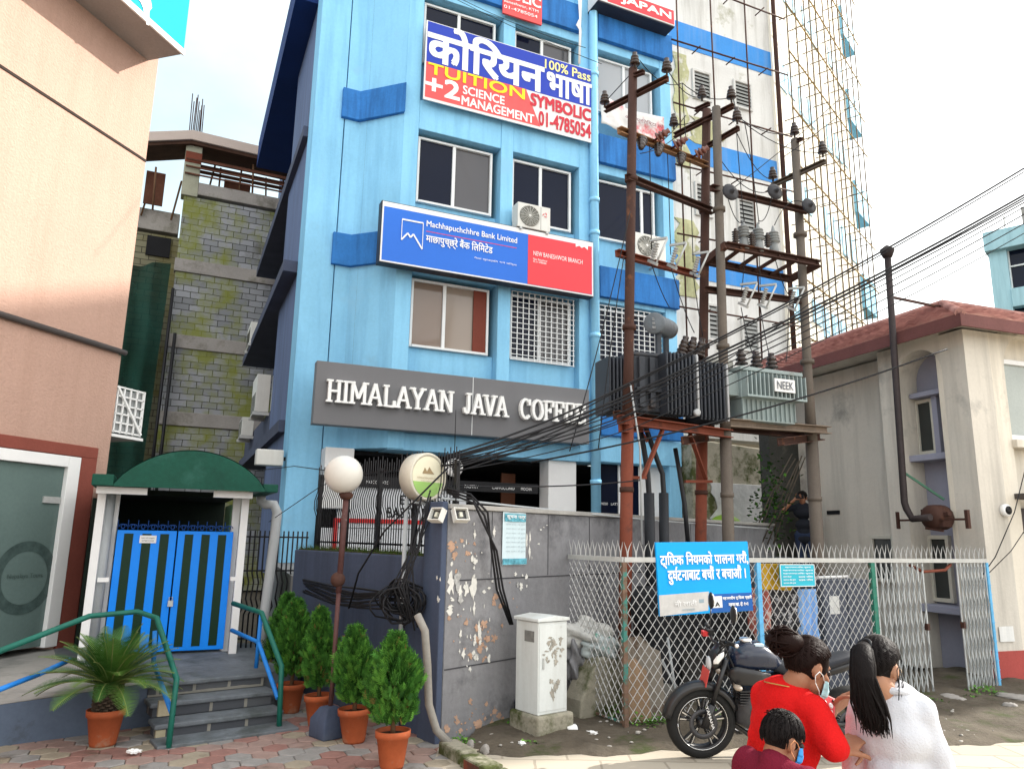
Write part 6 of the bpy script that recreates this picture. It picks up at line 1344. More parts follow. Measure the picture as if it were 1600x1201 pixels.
# grey transformer
NF = Frame(at_y(1200, 620, 10.05), 22); tg = pm('transformer_pale_green_grey', (.27, .33, .33), .5, .12, 2.5, .06, streak=((.16, .15, .13), .5), dirt=((.18, .16, .13), 2.5, .6, .12))
nx_ = lambda u: NF.S(u, 620); nz_ = lambda v, u=1200: NF.Z(u, v); zo = nz_(658)
ne = on(NF, 'grey_transformer', 'smaller pale grey transformer with corrugated fins and a NEEK name plate', 'transformer', 0, zo, 0)
m = MB(); m.box(nx_(1163), nx_(1244), .05, .5, 0, nz_(622)-zo); m.box(nx_(1160), nx_(1250), 0.02, .55, nz_(624)-zo, nz_(583)-zo); m.box(nx_(1157), nx_(1254), -.03, .6, nz_(583)-zo, nz_(577)-zo); m.build('tank', tg, ne, bevel=.008)
f = MB(); xs0, xs1 = nx_(1162), nx_(1252)
for k in range(15): x = xs0+(xs1-xs0)*k/14; f.box(x-.008, x+.008, -.10, .02, nz_(621)-zo, nz_(586)-zo)
for k in range(12): x = xs0+(nx_(1243)-xs0)*k/11; f.box(x-.005, x+.005, .02, .05, .02, nz_(626)-zo)
for k in range(10): y = .08+.05*k; f.box(nx_(1160)-.16, nx_(1160), y-.008, y+.008, nz_(621)-zo, nz_(586)-zo)
f.box(xs0-.01, xs1+.01, -.1, .02, nz_(624)-zo, nz_(621)-zo); f.build('corrugated_fins', tg, ne)
m = MB(); m.box(nx_(1202, ), nx_(1233), -.125, -.105, nz_(613)-zo, nz_(593)-zo); npl = m.build('name_plate', white_p, ne); text('NEEK', 'lettering', pm('grey_print', (.12, .13, .15), .7), npl, nx_(1205), nx_(1230), nz_(609)-zo, nz_(597)-zo, -.127, .01)
for u in (1180, 1204, 1228): insul(ne, (nx_(u), .25, nz_(577)-zo), porc, 1.5, (0, 0, 1), 3, name='bushing')
m = MB(); m.lathe([(0, -.2), (.09, -.19), (.09, .19), (0, .2)], (nx_(1163)-.1, .4, nz_(566)-zo), 16, 'x'); m.build('conservator', pm('cream_drum2', (.5, .49, .44), .5), ne)
# black cable risers from the transformers to the yard
for k, (pts, lab, r) in enumerate(((((1000, 672, 9.5), (1006, 700, 9.5), (1012, 740, 9.4), (1014, 770, 9.3), (1016, 860, 9.3)), 'left black cable riser behind the red brown pole', .035), (((1008, 665, 9.6), (1022, 705, 9.6), (1035, 740, 9.6), (1037, 770, 9.55), (1037, 860, 9.5)), 'middle black cable riser below the dark transformer', .033), (((1055, 700, 9.9), (1062, 740, 9.9), (1070, 790, 9.8), (1076, 860, 9.75)), 'slanted black cable riser right of the middle one', .03))):
    P_ = [at_y(*p) for p in pts]; t = thing('cable_riser', lab, 'cable', P_[-1]); m = MB(); m.tube([p-P_[-1] for p in P_], r, 10); m.build('cable', black_m, t)
    if k < 2: m = MB(); m.tube([P_[-1]-P_[-1]+Vector((0, 0, -.8)), P_[-2]-P_[-1]], r*1.9, 12); m.build('duct', pm('black_duct', (.02, .022, .026), .6, .2, 3), t)
# ================================================================ air conditioners on the fronts
def acu(fr, label, u0, v0, u1, v1, n, dp=.3, face=1):
    s0, s1 = fr.S(u0, (v0+v1)/2, n), fr.S(u1, (v0+v1)/2, n); um = (u0+u1)/2; z0, z1 = fr.Z(um, v1, n), fr.Z(um, v0, n); w_, h_ = s1-s0, z1-z0
    t = on(fr, 'air_conditioner', label, 'air conditioner', s0, z0, n, None); m = MB(); m.box(0, w_, 0, dp, 0, h_); o = m.build('casing', ac_w, t, bevel=.012)
    m = MB(); cx, cz, rr_ = w_*.36, h_*.5, min(h_*.42, w_*.3); m.lathe([(.01, -.004), (rr_, -.004), (rr_, -.012), (rr_*.97, -.018), (rr_*.95, -.006)], (cx, 0, cz), 28, 'y'); m.build('fan_recess', pm('fan_dark', (.13, .13, .11), .6, .2, 4), t)
    m = MB()
    for k in range(7): 
        r_ = rr_*(k+1)/7.5; pts = [(cx+r_*math.cos(a*math.pi/12), -.022, cz+r_*math.sin(a*math.pi/12)) for a in range(25)]; m.tube(pts, .004, 4, cap=False)
    for k in range(8): a = k*math.pi/8; m.tube([(cx-rr_*math.cos(a), -.022, cz-rr_*math.sin(a)), (cx+rr_*math.cos(a), -.022, cz+rr_*math.sin(a))], .004, 4)
    m.lathe([(.0, -.02), (.03, -.03), (.03, -.01)], (cx, 0, cz), 12, 'y'); m.build('fan_grille', ac_w, t)
    m = MB(); m.box(w_*.70, w_*.71, -.002, 0, .02, h_-.02); m.build('panel_joint', pm('fan_dark', (.13, .13, .11)), t)
    m = MB(); m.box(.05, .1, -.02, dp+.4, -.05, -.003); m.box(w_-.1, w_-.05, -.02, dp+.4, -.05, -.003); m.build('bracket', galv, t)
    return t, w_, h_
t, w_, h_ = acu(B, 'white air conditioner standing on top of the bank sign, red spiral logo on it', 809, 320, 860, 358, .42)
m = MB()
for k in range(3):
    a0_ = k*2.1; m.tube([(w_*.83+.055*math.cos(a0_+j*.35)*(.5+.12*j), -.004, h_*.66+.055*math.sin(a0_+j*.35)*(.5+.12*j)) for j in range(5)], .009, 5)
m.build('spiral_logo', pm('bank_red', (.75, .055, .07)), t)
acu(B, 'white air conditioner below the right bay window behind the fuse beam', 993, 367, 1040, 404, .30)
for (u0, v0, u1, v1, lab) in ((413, 582, 440, 635, 'lowest and nearest air conditioner on the shaded side of the blue block'), (403, 503, 419, 530, 'middle air conditioner on the shaded side of the blue block'), (388, 657, 400, 682, 'farthest and lowest air conditioner on the shaded side of the blue block')):
    n = .0; s0, s1 = BS.S(u0, v1, n), BS.S(u1, v1, n); 
    s0, s1 = max(-9, min(s0, s1)), max(s0, s1); s1 = min(s1, s0+1.1); z0, z1 = BS.Z((u0+u1)/2, v1, n), BS.Z((u0+u1)/2, v0, n)
    t = thing('air_conditioner', lab, 'air conditioner', BS.p(s0, z0, n), BS.ang); m = MB(); m.box(0, max(.5, s1-s0), -.32, 0, 0, max(.5, z1-z0)); m.build('casing', ac_w, t, bevel=.01)
    m = MB(); 
    for k in range(9): m.box(.04, max(.5, s1-s0)-.04, -.328, -.322, .05+k*.05, .07+k*.05)
    m.build('grille', pm('fan_dark', (.13, .13, .11)), t); m = MB(); m.box(0, .06, -.36, .4, -.08, -.003); m.box(max(.5, s1-s0)-.06, max(.5, s1-s0), -.36, .4, -.08, -.003); m.build('bracket', galv, t)
# ================================================================ wires
wire_m = pm('black_cable', (.012, .012, .014), .6, .2, 3, 0)
def wire(pts, r, label, name='overhead_wire', cat='wire', group=None, mat=wire_m, seg=5):
    P_ = [Vector(p) for p in pts]; o0 = P_[0]; t = MB(); t.tube([p-o0 for p in P_], r, seg); o = t.build(name, mat, None); o.location = o0; tag(o, label, cat, group); return o
def wire2(a, b_, sag, r, label, n=18, **k): return wire(catenary(a, b_, sag, n), r, label, **k)
V1 = at_y(700, 697, 7.75)
gA = 'service cables fanning from the wall corner to the upper right'
for k, (u0, v0, u1, v1, um, vm) in enumerate(((704, 690, 1600, 256, 960, 610), (706, 700, 1600, 300, 962, 625), (708, 704, 1600, 304, 960, 632), (700, 712, 1600, 318, 980, 640), (702, 716, 1600, 330, 975, 650), (704, 720, 1600, 345, 985, 655), (700, 726, 1250, 470, 960, 660), (700, 700, 1600, 262, 950, 618), (700, 700, 1600, 308, 965, 628), (700, 700, 1600, 360, 990, 668), (700, 700, 1600, 312, 955, 640))):
    a = at_y(697+k*1.2, 712+k*2.6, 7.75); c = at_y(um, vm, 8.55); Yb = 8.7+.0*k
    b_ = at_y(u1+60, v1-30, 9.2)
    p = catenary(a, c, .05, 10)[:-1] + catenary(c, b_, .10, 18)
    wire(p, (.012, .014, .011, .007, .008, .007, .007, .008, .010, .006, .009)[k], 'black service cable fanning from the wall corner past the transformers to the upper right', group=gA)
wire2(at_y(830, 722, 8.5), at_y(1480, 545, 8.9), .12, .011, 'lone black cable crossing low in front of both transformers to the house roof')
wire2(at_y(1000, 750, 8.9), at_y(705, 758, 7.8), .04, .008, 'grey cable from the red brown pole back to the wall corner')
for (a, b_, s_, lab) in (((1138, 300, 9.9), (1480, -30, 13), .25, 'thin wire rising from the middle disc insulator to the top right'), ((1225, 245, 10.6), (1540, -60, 13), .3, 'second thin wire rising steeply to the top right, lower at the poles'), ((1262, 326, 10.8), (1480, 240, 13), .1, 'faint thin wire leaving the right disc insulator'), ((940, 100, 12.5), (640, -40, 14), .1, 'thin black wire along the top windows of the blue block'), ((915, 75, 13), (700, -12, 14), .1, 'second thin wire along the top windows, just below the first')):
    wire2(at_y(*a), at_y(*b_), s_, .006, lab)
gB = 'jumper leads between the pole top insulators'
jl = [((945, 160, 9.35), (1000, 100, 8.95), .0), ((1000, 95, 8.95), (1066, 130, 9.6), .15), ((1042, 108, 8.65), (1097, 150, 10.3), .15), ((1066, 130, 9.6), (1143, 152, 9.9), .12), ((1143, 150, 9.9), (1152, 188, 9.75), -.1), ((1152, 182, 9.75), (1242, 208, 10.95), .12), ((1160, 190, 9.8), (1286, 238, 10.6), .15), ((1053, 195, 10.55), (1120, 165, 10.2), .1), ((1066, 130, 9.6), (1072, 215, 9.7), .2), ((1015, 222, 9.3), (1018, 390, 9.3), -.25), ((1043, 240, 9.6), (1048, 398, 9.6), -.2), ((1078, 250, 9.9), (1083, 410, 9.9), -.15), ((1018, 412, 9.3), (1046, 480, 9.5), .05), ((1048, 415, 9.6), (1085, 520, 9.7), .08), ((1083, 428, 9.9), (1098, 525, 9.9), .05), ((1163, 190, 9.8), (1186, 350, 10.3), -.2), ((1150, 195, 9.8), (1163, 345, 10.15), .25), ((1207, 300, 10.4), (1186, 345, 10.3), .15), ((1260, 320, 10.75), (1210, 352, 10.5), -.2), ((1138, 312, 9.9), (1163, 345, 10.1), .15), ((1158, 480, 10.2), (1180, 560, 10.1), .12), ((1188, 480, 10.4), (1204, 560, 10.1), .1), ((1232, 482, 10.7), (1228, 565, 10.1), .12), ((1163, 395, 10.2), (1158, 455, 10.2), .1), ((1186, 398, 10.3), (1188, 455, 10.4), .1), ((1210, 400, 10.5), (1232, 460, 10.8), .08), ((975, 400, 8.8), (935, 700, 8.6), -.1), ((985, 330, 8.9), (890, 705, 8.4), .1), ((1208, 280, 11.3), (1150, 205, 9.8), .2), ((1120, 240, 10), (1200, 300, 10.4), .2), ((1015, 235, 9.3), (1072, 180, 9.8), .05), ((1055, 215, 10.5), (1000, 240, 9.2), .05)]
for a, b_, s_ in jl: wire2(at_y(*a), at_y(*b_), s_, .0065, 'thin black jumper lead looping between the insulators of the transformer poles', n=10, group=gB, name='jumper_wire')
gC = 'loops of the tangled cable coil'
# coils and drops on the planter wall
for k in range(16):
    c = at_y(628+r5.uniform(-14, 16), 936+r5.uniform(-8, 10), 7.35+r5.uniform(-.06, .06)); a = r5.uniform(.10, .24); b_ = r5.uniform(.10, .2); ph = r5.uniform(0, 6)
    pts = [c + Vector((a*math.cos(t*.42+ph), .06*math.sin(t*.84+ph), b_*math.sin(t*.42+ph) + .01*math.sin(t*2.1+k))) for t in range(16)]
    wire(pts, r5.uniform(.007, .011), 'black cable loop in the tangled coil hanging on the planter wall', 'cable_loop', 'cable', gC)
for k in range(12):
    v = 912+k*2.6; pts = [at_y(478+r5.uniform(-6, 6), 905+k*1.8, 8.8), at_y(520, v+r5.uniform(-4, 4)+4, 8.2), at_y(560, v+10+r5.uniform(-6, 6), 7.85), at_y(600, v+8+r5.uniform(-6, 6), 7.5), at_y(640, v+8, 7.3)]
    wire(pts, r5.uniform(.008, .013), 'black cable in the flat bundle strung along the planter wall to the coil', 'bundled_cable', 'cable', 'cables bundled along the planter wall', seg=6)
for k in range(10):
    u0 = 655+r5.uniform(-12, 30); pts = [at_y(u0, 790+r5.uniform(-30, 30), 7.4), at_y(645+r5.uniform(-14, 14), 860, 7.3), at_y(632+r5.uniform(-20, 20), 915, 7.28), at_y(640+r5.uniform(-12, 14), 960+r5.uniform(-15, 25), 7.25)]
    wire(pts, r5.uniform(.006, .011), 'black cable dropping from the round sign post to the coil', 'drop_cable', 'cable', 'cables dropping from the round sign to the coil', seg=6)
wire([at_y(545, 950, 7.9), at_y(560, 895, 7.7), at_y(600, 830, 7.5), at_y(640, 790, 7.4), at_y(700, 730, 7.6)], .010, 'single long cable slanting from the lamp post up to the round sign', 'drop_cable', 'cable')
for k in range(3): wire([at_y(698, 763+3*k, 7.4), at_y(735+3*k, 772+7*k, 7.2), at_y(762-5*k, 800+5*k, 7.25), at_y(768+4*k, 860, 7.4), at_y(776+5*k, 920, 7.75), at_y(797+2*k, 975, 7.85)], .011, 'thick black cable draped over the wall top down to the white cabinet', 'thick_cable', 'cable', 'thick cables draped to the white cabinet', seg=7)
wire([at_y(652, 960, 7.02), at_y(664, 985, 6.98), at_y(668, 1040, 6.98), at_y(670, 1100, 6.98), at_y(682, 1140, 6.95), at_y(704, 1163, 6.95)], .036, 'thick grey conduit hose curving down the wall pillar to the ground', 'conduit_hose', 'hose', None, pm('grey_hose', (.25, .235, .21), .7, .2, 4, .1), 10)
wire([at_y(400, 735, 11), at_y(460, 728, 10.5), at_y(535, 738, 7.5)], .006, 'thin wire from the side wall lamp to the globe lamp'); wire([at_y(420, 815, 10), at_y(500, 760, 8.5), at_y(534, 745, 7.45)], .005, 'thin wire rising from the iron fence to the globe lamp')
wire([at_y(690, 778, 7.35), at_y(800, 790, 8.1), at_y(900, 800, 8.9), at_y(1010, 812, 9.6), at_y(1200, 826, 11.4)], .012, 'pale conduit running along the top of the charcoal wall', 'conduit', 'pipe', None, grey_pvc)
wire([at_y(1530, 905, 10.4), at_y(1555, 870, 10.3), at_y(1585, 800, 10.6), at_y(1610, 700, 10.8)], .007, 'grey wire looping down the house corner to the gate'); wire([at_y(1535, 905, 10.4), at_y(1580, 860, 10.5), at_y(1620, 800, 10.8)], .006, 'second grey wire from the gate post to the right edge')
wire([at_y(985, 600, 8.9), at_y(1000, 700, 8.93), at_y(1003, 850, 8.93)], .012, 'thin grey pipe running down beside the red brown pole', 'conduit', 'pipe', None, grey_pvc)
# plants growing on the broken wall
m = MB()
for k in range(420):
    p = at_y(1205+r6.gauss(0, 16), 790+r6.gauss(0, 40), 13.2+r6.uniform(-.3, .3)); ln = r6.uniform(.04, .1); e = Vector((r6.uniform(-1, 1), r6.uniform(-1, .3), r6.uniform(-.8, .8))).normalized()*ln; s_ = e.cross(Vector((0, .4, 1))).normalized()*ln*.4; m.cm = 0 if r6.random() < .75 else 1
    m.add([p, p+e*.5+s_, p+e, p+e*.5-s_], [(0, 1, 2, 3)])
o = m.build('creeper', [pm('dark_creeper', (.02, .06, .01), .8, .4, 6, 0), wm[0]], None, fix=False); tag(o, 'dark green creeper spilling over the gap between the broken wall and the house', 'creeper', None, 'stuff')
gp = thing('alley_wall', 'dark grimy wall closing the gap beside the plaster house', 'wall', at_y(1215, 700, 14.6), R(20)); gp.location.z = 0
m = MB(); m.box(-.2, 2.4, 0, .3, 0, 4.2); m.build('wall', pm('grimy_wall', (.05, .05, .045), .9, .4, 1.2, .2, dirt=((.14, .13, .1), 1.2, .55, .15)), gp)
for k in range(5):
    wire([at_y(1172+9*k, 850, 12.9), at_y(1203+7*k+r6.uniform(-6, 6), 775, 13.1), at_y(1238+5*k, 705+r6.uniform(-18, 18), 13.3)], .011, 'bare branch leaning up beside the broken wall', 'bare_branch', 'branch', 'bare branches beside the broken wall', pm('grey_branch', (.075, .06, .045), .9, .3, 5), 6)
# ================================================================ motorcycle
blk_p = pm('black_gloss_plastic', (.010, .010, .012), .32, .2, 4, .02, spec=.5); blk_mt = pm('black_rubber', (.014, .014, .014), .8, .25, 8, .1); blue_bk = pm('blue_black_tank', (.010, .016, .035), .22, .15, 3, 0, spec=.6)
eng = pm('engine_grey', (.06, .06, .065), .45, .3, 8, .1, metal=.5); chrome = pm('bright_metal', (.62, .62, .62), .25, .1, 5, 0, metal=.9)
H_A = R(184); hv_ = Vector((math.cos(H_A), math.sin(H_A), 0)); fc_ = on_z(1095, 1183); mo = fc_ - hv_*.665
bike = thing('motorcycle', 'black motorcycle parked on its side stand by the fence, front wheel to the left', 'motorcycle', mo, H_A); bike.rotation_euler = (R(-7), 0, H_A)
def loft(secs, n=20, pw=2.6):
    """secs: (x, y, z, half width, half height) cross sections along x -> closed superellipse skin"""
    m = MB(); vs = []; fs = []
    for (x, y, z, a, b) in secs:
        for k in range(n):
            t = 2*math.pi*k/n; c, s_ = math.cos(t), math.sin(t)
            vs.append((x, y+a*math.copysign(abs(c)**(2/pw), c), z+b*math.copysign(abs(s_)**(2/pw), s_)))
    for i in range(len(secs)-1):
        for k in range(n): fs.append((i*n+k, i*n+(k+1) % n, (i+1)*n+(k+1) % n, (i+1)*n+k))
    fs.append(tuple(range(n))); fs.append(tuple((len(secs)-1)*n+k for k in range(n))); m.add(vs, fs, True); return m
def wheel(x, r, w_, name, par, steer=0):
    m = MB(); pr = [(r-.085, -w_*.42), (r-.05, -w_*.5), (r-.015, -w_*.36), (r, -w_*.12), (r, w_*.12), (r-.015, w_*.36), (r-.05, w_*.5), (r-.085, w_*.42), (r-.085, -w_*.42)]
    c = (x, 0, r); m.lathe(pr, c, 40, 'y'); m.f = m.f[:-2]; m.sm = m.sm[:-2]; m.mi = m.mi[:-2]; wl_ = m.build(name, blk_mt, par)
    m = MB(); m.lathe([(r-.10, -w_*.4), (r-.082, -w_*.43), (r-.078, -w_*.38), (r-.078, w_*.38), (r-.082, w_*.43), (r-.10, w_*.4), (r-.10, -w_*.4)], c, 40, 'y'); m.f = m.f[:-2]; m.sm = m.sm[:-2]; m.mi = m.mi[:-2]
    for k in range(5):
        for da in (-.16, .16):
            a = k*2*math.pi/5+.3; m.bar((x+.04*math.cos(a), 0, r+.04*math.sin(a)), (x+(r-.09)*math.cos(a+da), 0, r+(r-.09)*math.sin(a+da)), .018, .03)
    m.lathe([(.0, -.06), (.04, -.055), (.045, 0), (.04, .055), (0, .06)], c, 16, 'y'); m.build('rim', blk_p, wl_)
    m = MB()                                   # bright machined edges of the cast spokes and rim
    for k in range(5):
        for da in (-.16, .16):
            a = k*2*math.pi/5+.3; m.bar((x+.06*math.cos(a), .017, r+.06*math.sin(a)), (x+(r-.095)*math.cos(a+da), .017, r+(r-.095)*math.sin(a+da)), .007, .010)
    m.tube([(x+(r-.085)*math.cos(2*math.pi*k/36), w_*.44, r+(r-.085)*math.sin(2*math.pi*k/36)) for k in range(37)], .004, 5); m.build('bright_edge', chrome, wl_)
    m = MB(); m.lathe([(.085, .062), (.125, .062), (.125, .068), (.085, .068), (.085, .062)], c, 28, 'y'); m.f = m.f[:-2]; m.sm = m.sm[:-2]; m.mi = m.mi[:-2]; m.build('brake_disc', eng, wl_); return wl_
wheel(.665, .305, .115, 'front_wheel', bike); wheel(-.665, .305, .14, 'rear_wheel', bike)
m = MB()
for sg in (-1, 1): m.tube([(.665, .1*sg, .29), (.60, .1*sg, .48)], .033, 12); m.tube([(.60, .1*sg, .48), (.475, .1*sg, .86)], .021, 12)
m.build('fork', blk_p, bike)
fx = MB(); 
lab_ = text('YAMAHA', 'lettering', wh_l, bike, -.10, .10, -.012, .012, 0)
ang_ = math.atan2(.19, -.065); lab_.location = (.632, .137, .385); lab_.rotation_euler = (0, -ang_+math.pi, math.pi)
m = MB(); vs = []; ns = 18
for k in range(ns+1):
    a = R(8+150*k/ns); rr_ = .335; x, z = .665+rr_*math.cos(a), .305+rr_*math.sin(a)
    for y, dz in ((-.075, -.045), (-.06, 0), (0, .012), (.06, 0), (.075, -.045)): vs.append((.665+(rr_+dz)*math.cos(a), y, .305+(rr_+dz)*math.sin(a)))
m.add(vs, [(k*5+j, k*5+j+1, k*5+5+j+1, k*5+5+j) for k in range(ns) for j in range(4)], True); o = m.build('front_mudguard', blk_p, bike, fix=False); o.modifiers.new('s', 'SOLIDIFY').thickness = .008
m = loft([(.30, 0, .82, .05, .05), (.26, 0, .85, .12, .10), (.16, 0, .87, .15, .125), (.02, 0, .87, .145, .115), (-.10, 0, .83, .09, .08), (-.16, 0, .80, .05, .04)]); m.v = [(x+.12, y, z) for x, y, z in m.v]; tk = m.build('fuel_tank', blue_bk, bike)
m = MB(); m.lathe([(0, .03), (.05, .03), (.055, .015), (.05, 0)], (.27, 0, .985), 18); m.build('fuel_cap', chrome, tk); m = MB(); m.box(.14, .22, .05, .10, .965, .985); m.build('sticker', pm('pale_sticker', (.45, .55, .62), .5), tk)
m = loft([(.46, .10, .74, .02, .03), (.40, .13, .73, .03, .08), (.25, .145, .72, .03, .07), (.10, .13, .70, .02, .05)]); m.build('tank_shroud', blk_p, bike)
m = loft([(.46, -.10, .74, .02, .03), (.40, -.13, .73, .03, .08), (.25, -.145, .72, .03, .07), (.10, -.13, .70, .02, .05)]); m.build('tank_shroud', blk_p, bike)
m = loft([(.06, 0, .78, .06, .03), (-.04, 0, .77, .10, .05), (-.22, 0, .755, .13, .055), (-.40, 0, .80, .125, .05), (-.62, 0, .86, .10, .045), (-.78, 0, .89, .05, .02)]); m.build('seat', pm('seat_vinyl', (.016, .018, .024), .5, .15, 5, .06), bike)
m = loft([(-.35, 0, .72, .09, .05), (-.60, 0, .79, .09, .05), (-.86, 0, .86, .04, .025)]); m.build('tail_fairing', blk_p, bike)
m = loft([(.12, .0, .62, .11, .10), (-.05, 0, .62, .12, .11), (-.22, 0, .66, .10, .10), (-.34, 0, .70, .05, .05)]); m.build('side_panel', blk_p, bike)
m = loft([(.36, 0, .40, .08, .10), (.28, 0, .42, .12, .16), (.10, 0, .38, .15, .15), (-.08, 0, .36, .14, .12), (-.14, 0, .36, .08, .08)], 16, 3.5); eg = m.build('engine', eng, bike)
m = MB(); m.lathe([(.0, .0), (.085, .0), (.09, .02), (.07, .045), (0, .05)], (.05, .15, .34), 22, 'y'); m.lathe([(.0, .0), (.05, .0), (.045, .03), (0, .035)], (.22, .13, .42), 18, 'y'); m.build('engine_cover', pm('engine_cover_grey', (.11, .11, .115), .35, .15, 6, .03, metal=.6), eg)
m = MB()
for k in range(6): m.box(.18, .36, -.12, .12, .48+.022*k, .488+.022*k)
m.build('cooling_fins', eng, eg)
m = MB(); m.tube([(.44, 0, .80), (.34, 0, .55), (.40, 0, .30), (.25, 0, .20), (-.10, 0, .22)], .025, 8); m.tube([(.40, .05, .78), (.05, .10, .66), (-.18, .10, .42)], .022, 8); m.tube([(.40, -.05, .78), (.05, -.10, .66), (-.18, -.10, .42)], .022, 8); m.tube([(-.12, .08, .33), (-.665, .08, .305)], .022, 8); m.tube([(-.12, -.08, .33), (-.665, -.08, .305)], .022, 8); m.build('frame', blk_p, bike)
m = MB(); m.tube([(.34, -.08, .42), (.42, -.10, .25), (.30, -.12, .17), (-.1, -.14, .2), (-.45, -.17, .33), (-.72, -.19, .42)], [.02, .02, .022, .03, .05, .048], 12); m.build('exhaust', eng, bike)
m = MB(); m.tube([(.505, -.34, 1.045), (.53, -.22, 1.03), (.53, -.1, .965), (.50, 0, .955), (.53, .1, .965), (.53, .22, 1.03), (.505, .34, 1.045)], .012, 10); hb = m.build('handlebar', blk_p, bike)
m = MB()
for sg in (-1, 1): m.tube([(.517, .24*sg, 1.036), (.497, .37*sg, 1.047)], .018, 12); m.box(.50, .56, .18*sg-.03, .18*sg+.03, 1.0, 1.045); m.tube([(.56, .2*sg, 1.03), (.585, .35*sg, 1.04)], .006, 6)
m.build('grip', blk_mt, hb); m = MB(); m.lathe([(0, -.012), (.017, -.01), (.017, .012), (0, .014)], (.496, .383, 1.048), 12, 'y'); m.build('bar_end', chrome, hb)
m = MB(); m.box(.55, .60, -.21, -.15, .99, 1.03); m.build('kill_switch', pm('red_switch', (.45, .03, .03), .5), hb)
for sg in (-1, 1):
    m = MB(); m.tube([(.52, .2*sg, 1.04), (.50, .25*sg, 1.14), (.49, .27*sg, 1.22)], .006, 6); mr = m.build('mirror', blk_p, bike)
    m = MB(); m.ball((.485, .28*sg, 1.28), (.018, .062, .075), 18, 12); m.build('mirror_head', blk_p, mr); m = MB(); m.ball((.474, .28*sg, 1.28), (.013, .055, .067), 18, 12); m.build('mirror_glass', chrome, mr)
m = loft([(.60, 0, .80, .03, .04), (.575, 0, .82, .08, .08), (.52, 0, .86, .10, .10), (.47, 0, .90, .06, .05)]); hd = m.build('headlight', blk_p, bike); m = MB(); m.ball((.60, 0, .80), (.02, .055, .06), 16, 10); m.build('lens', pm('headlight_glass', (.5, .52, .54), .15, .05, 3, 0), hd)
m = loft([(.585, .085, .83, .006, .015), (.55, .10, .86, .008, .04), (.50, .10, .90, .006, .02)]); m.build('white_cowl', white_p, hd)
m = MB(); m.add([(.655, -.08, .62), (.655, .09, .62), (.625, .09, .76), (.625, -.08, .76)], [(0, 1, 2, 3)]); o = m.build('number_plate', pm('red_plate', (.55, .07, .06), .5, .1, 12), bike, fix=False); o.modifiers.new('s', 'SOLIDIFY').thickness = .004
for sg in (-1, 1): m = MB(); m.ball((.42, .22*sg, .66), (.035, .055, .022), 14, 8); m.tube([(.42, .12*sg, .66), (.42, .2*sg, .66)], .01, 6); m.build('indicator', pm('smoky_amber', (.30, .25, .2), .3), bike)
m = MB(); m.tube([(.0, .12, .26), (.06, .26, .02)], .012, 8); m.build('side_stand', blk_p, bike); m = MB(); m.tube([(-.05, .12, .28), (-.05, .25, .28)], .014, 8); m.tube([(.12, .14, .24), (.2, .18, .22)], .01, 6); m.build('foot_peg', chrome, bike)
m = MB(); m.tube([(.47, .03, .95), (.42, .12, .80), (.36, .10, .62)], .008, 6); m.tube([(.50, -.1, .97), (.60, -.06, .75), (.62, .09, .5)], .006, 6); m.tube([(.50, .16, 1.0), (.56, .10, .9), (.46, .06, .78)], .007, 6); m.build('control_cable', blk_mt, bike)
# ================================================================ people
skin = pm('warm_brown_skin', (.30, .135, .075), .55, .08, 9, .05, 120, spec=.35); skin_l = pm('light_brown_skin', (.40, .20, .12), .5, .08, 9, .05, 120, spec=.35)
def hairmat(name, col):
    if name in MATS: return MATS[name]
    m = pm(name, col, .5, .35, 3, 0, spec=.06); nt = m.node_tree; tcx = nt.nodes.new('ShaderNodeTexCoord'); mpx = nt.nodes.new('ShaderNodeMapping'); mpx.inputs['Scale'].default_value = (90, 90, 6); nx = nt.nodes.new('ShaderNodeTexNoise'); nx.inputs['Scale'].default_value = 2; bx_ = nt.nodes.new('ShaderNodeBump'); bx_.inputs['Strength'].default_value = .5; bx_.inputs['Distance'].default_value = .004
    nt.links.new(tcx.outputs['Object'], mpx.inputs[0]); nt.links.new(mpx.outputs[0], nx.inputs[0]); nt.links.new(nx.outputs[0], bx_.inputs['Height']); nt.links.new(bx_.outputs[0], nt.nodes['Principled BSDF'].inputs['Normal']); return m
hair_b = hairmat('black_hair', (.010, .008, .008)); hair_br = hairmat('dark_brown_hair', (.013, .0065, .0055))
def cap(m, p, r0, q, r1, n=14, k=5):
    p, q = Vector(p), Vector(q); d = (q-p).normalized(); pts = []; rr_ = []
    for i in range(k+1): a = math.pi/2*(1-i/k); pts.append(p-d*(r0*math.sin(a))); rr_.append(max(1e-4, r0*math.cos(a)))
    for i in range(k+1): a = math.pi/2*i/k; pts.append(q+d*(r1*math.sin(a))); rr_.append(max(1e-4, r1*math.cos(a)))
    m.tube(pts, rr_, n)
def chain(m, lst, n=14):
    for (a, ra), (b, rb_) in zip(lst, lst[1:]): cap(m, a, ra, b, rb_, n)
def ell(m, c, r, rot=None): m.ball(c, r, 20, 14, rot)
def finish(m, name, mat, par, vox=.008, it=6, disp=None):
    o = m.build(name, mat, par, fix=False); md = o.modifiers.new('r', 'REMESH'); md.mode = 'VOXEL'; md.voxel_size = vox; md.use_smooth_shade = True
    s = o.modifiers.new('s', 'SMOOTH'); s.factor = .5; s.iterations = it
    if disp:
        tx = bpy.data.textures.new(name, 'CLOUDS'); tx.noise_scale = disp[1]; tx.noise_depth = 2; d = o.modifiers.new('d', 'DISPLACE'); d.texture = tx; d.strength = disp[0]; d.mid_level = .5; d.texture_coords = 'LOCAL'; s2 = o.modifiers.new('s2', 'SMOOTH'); s2.factor = .5; s2.iterations = 2
    return o
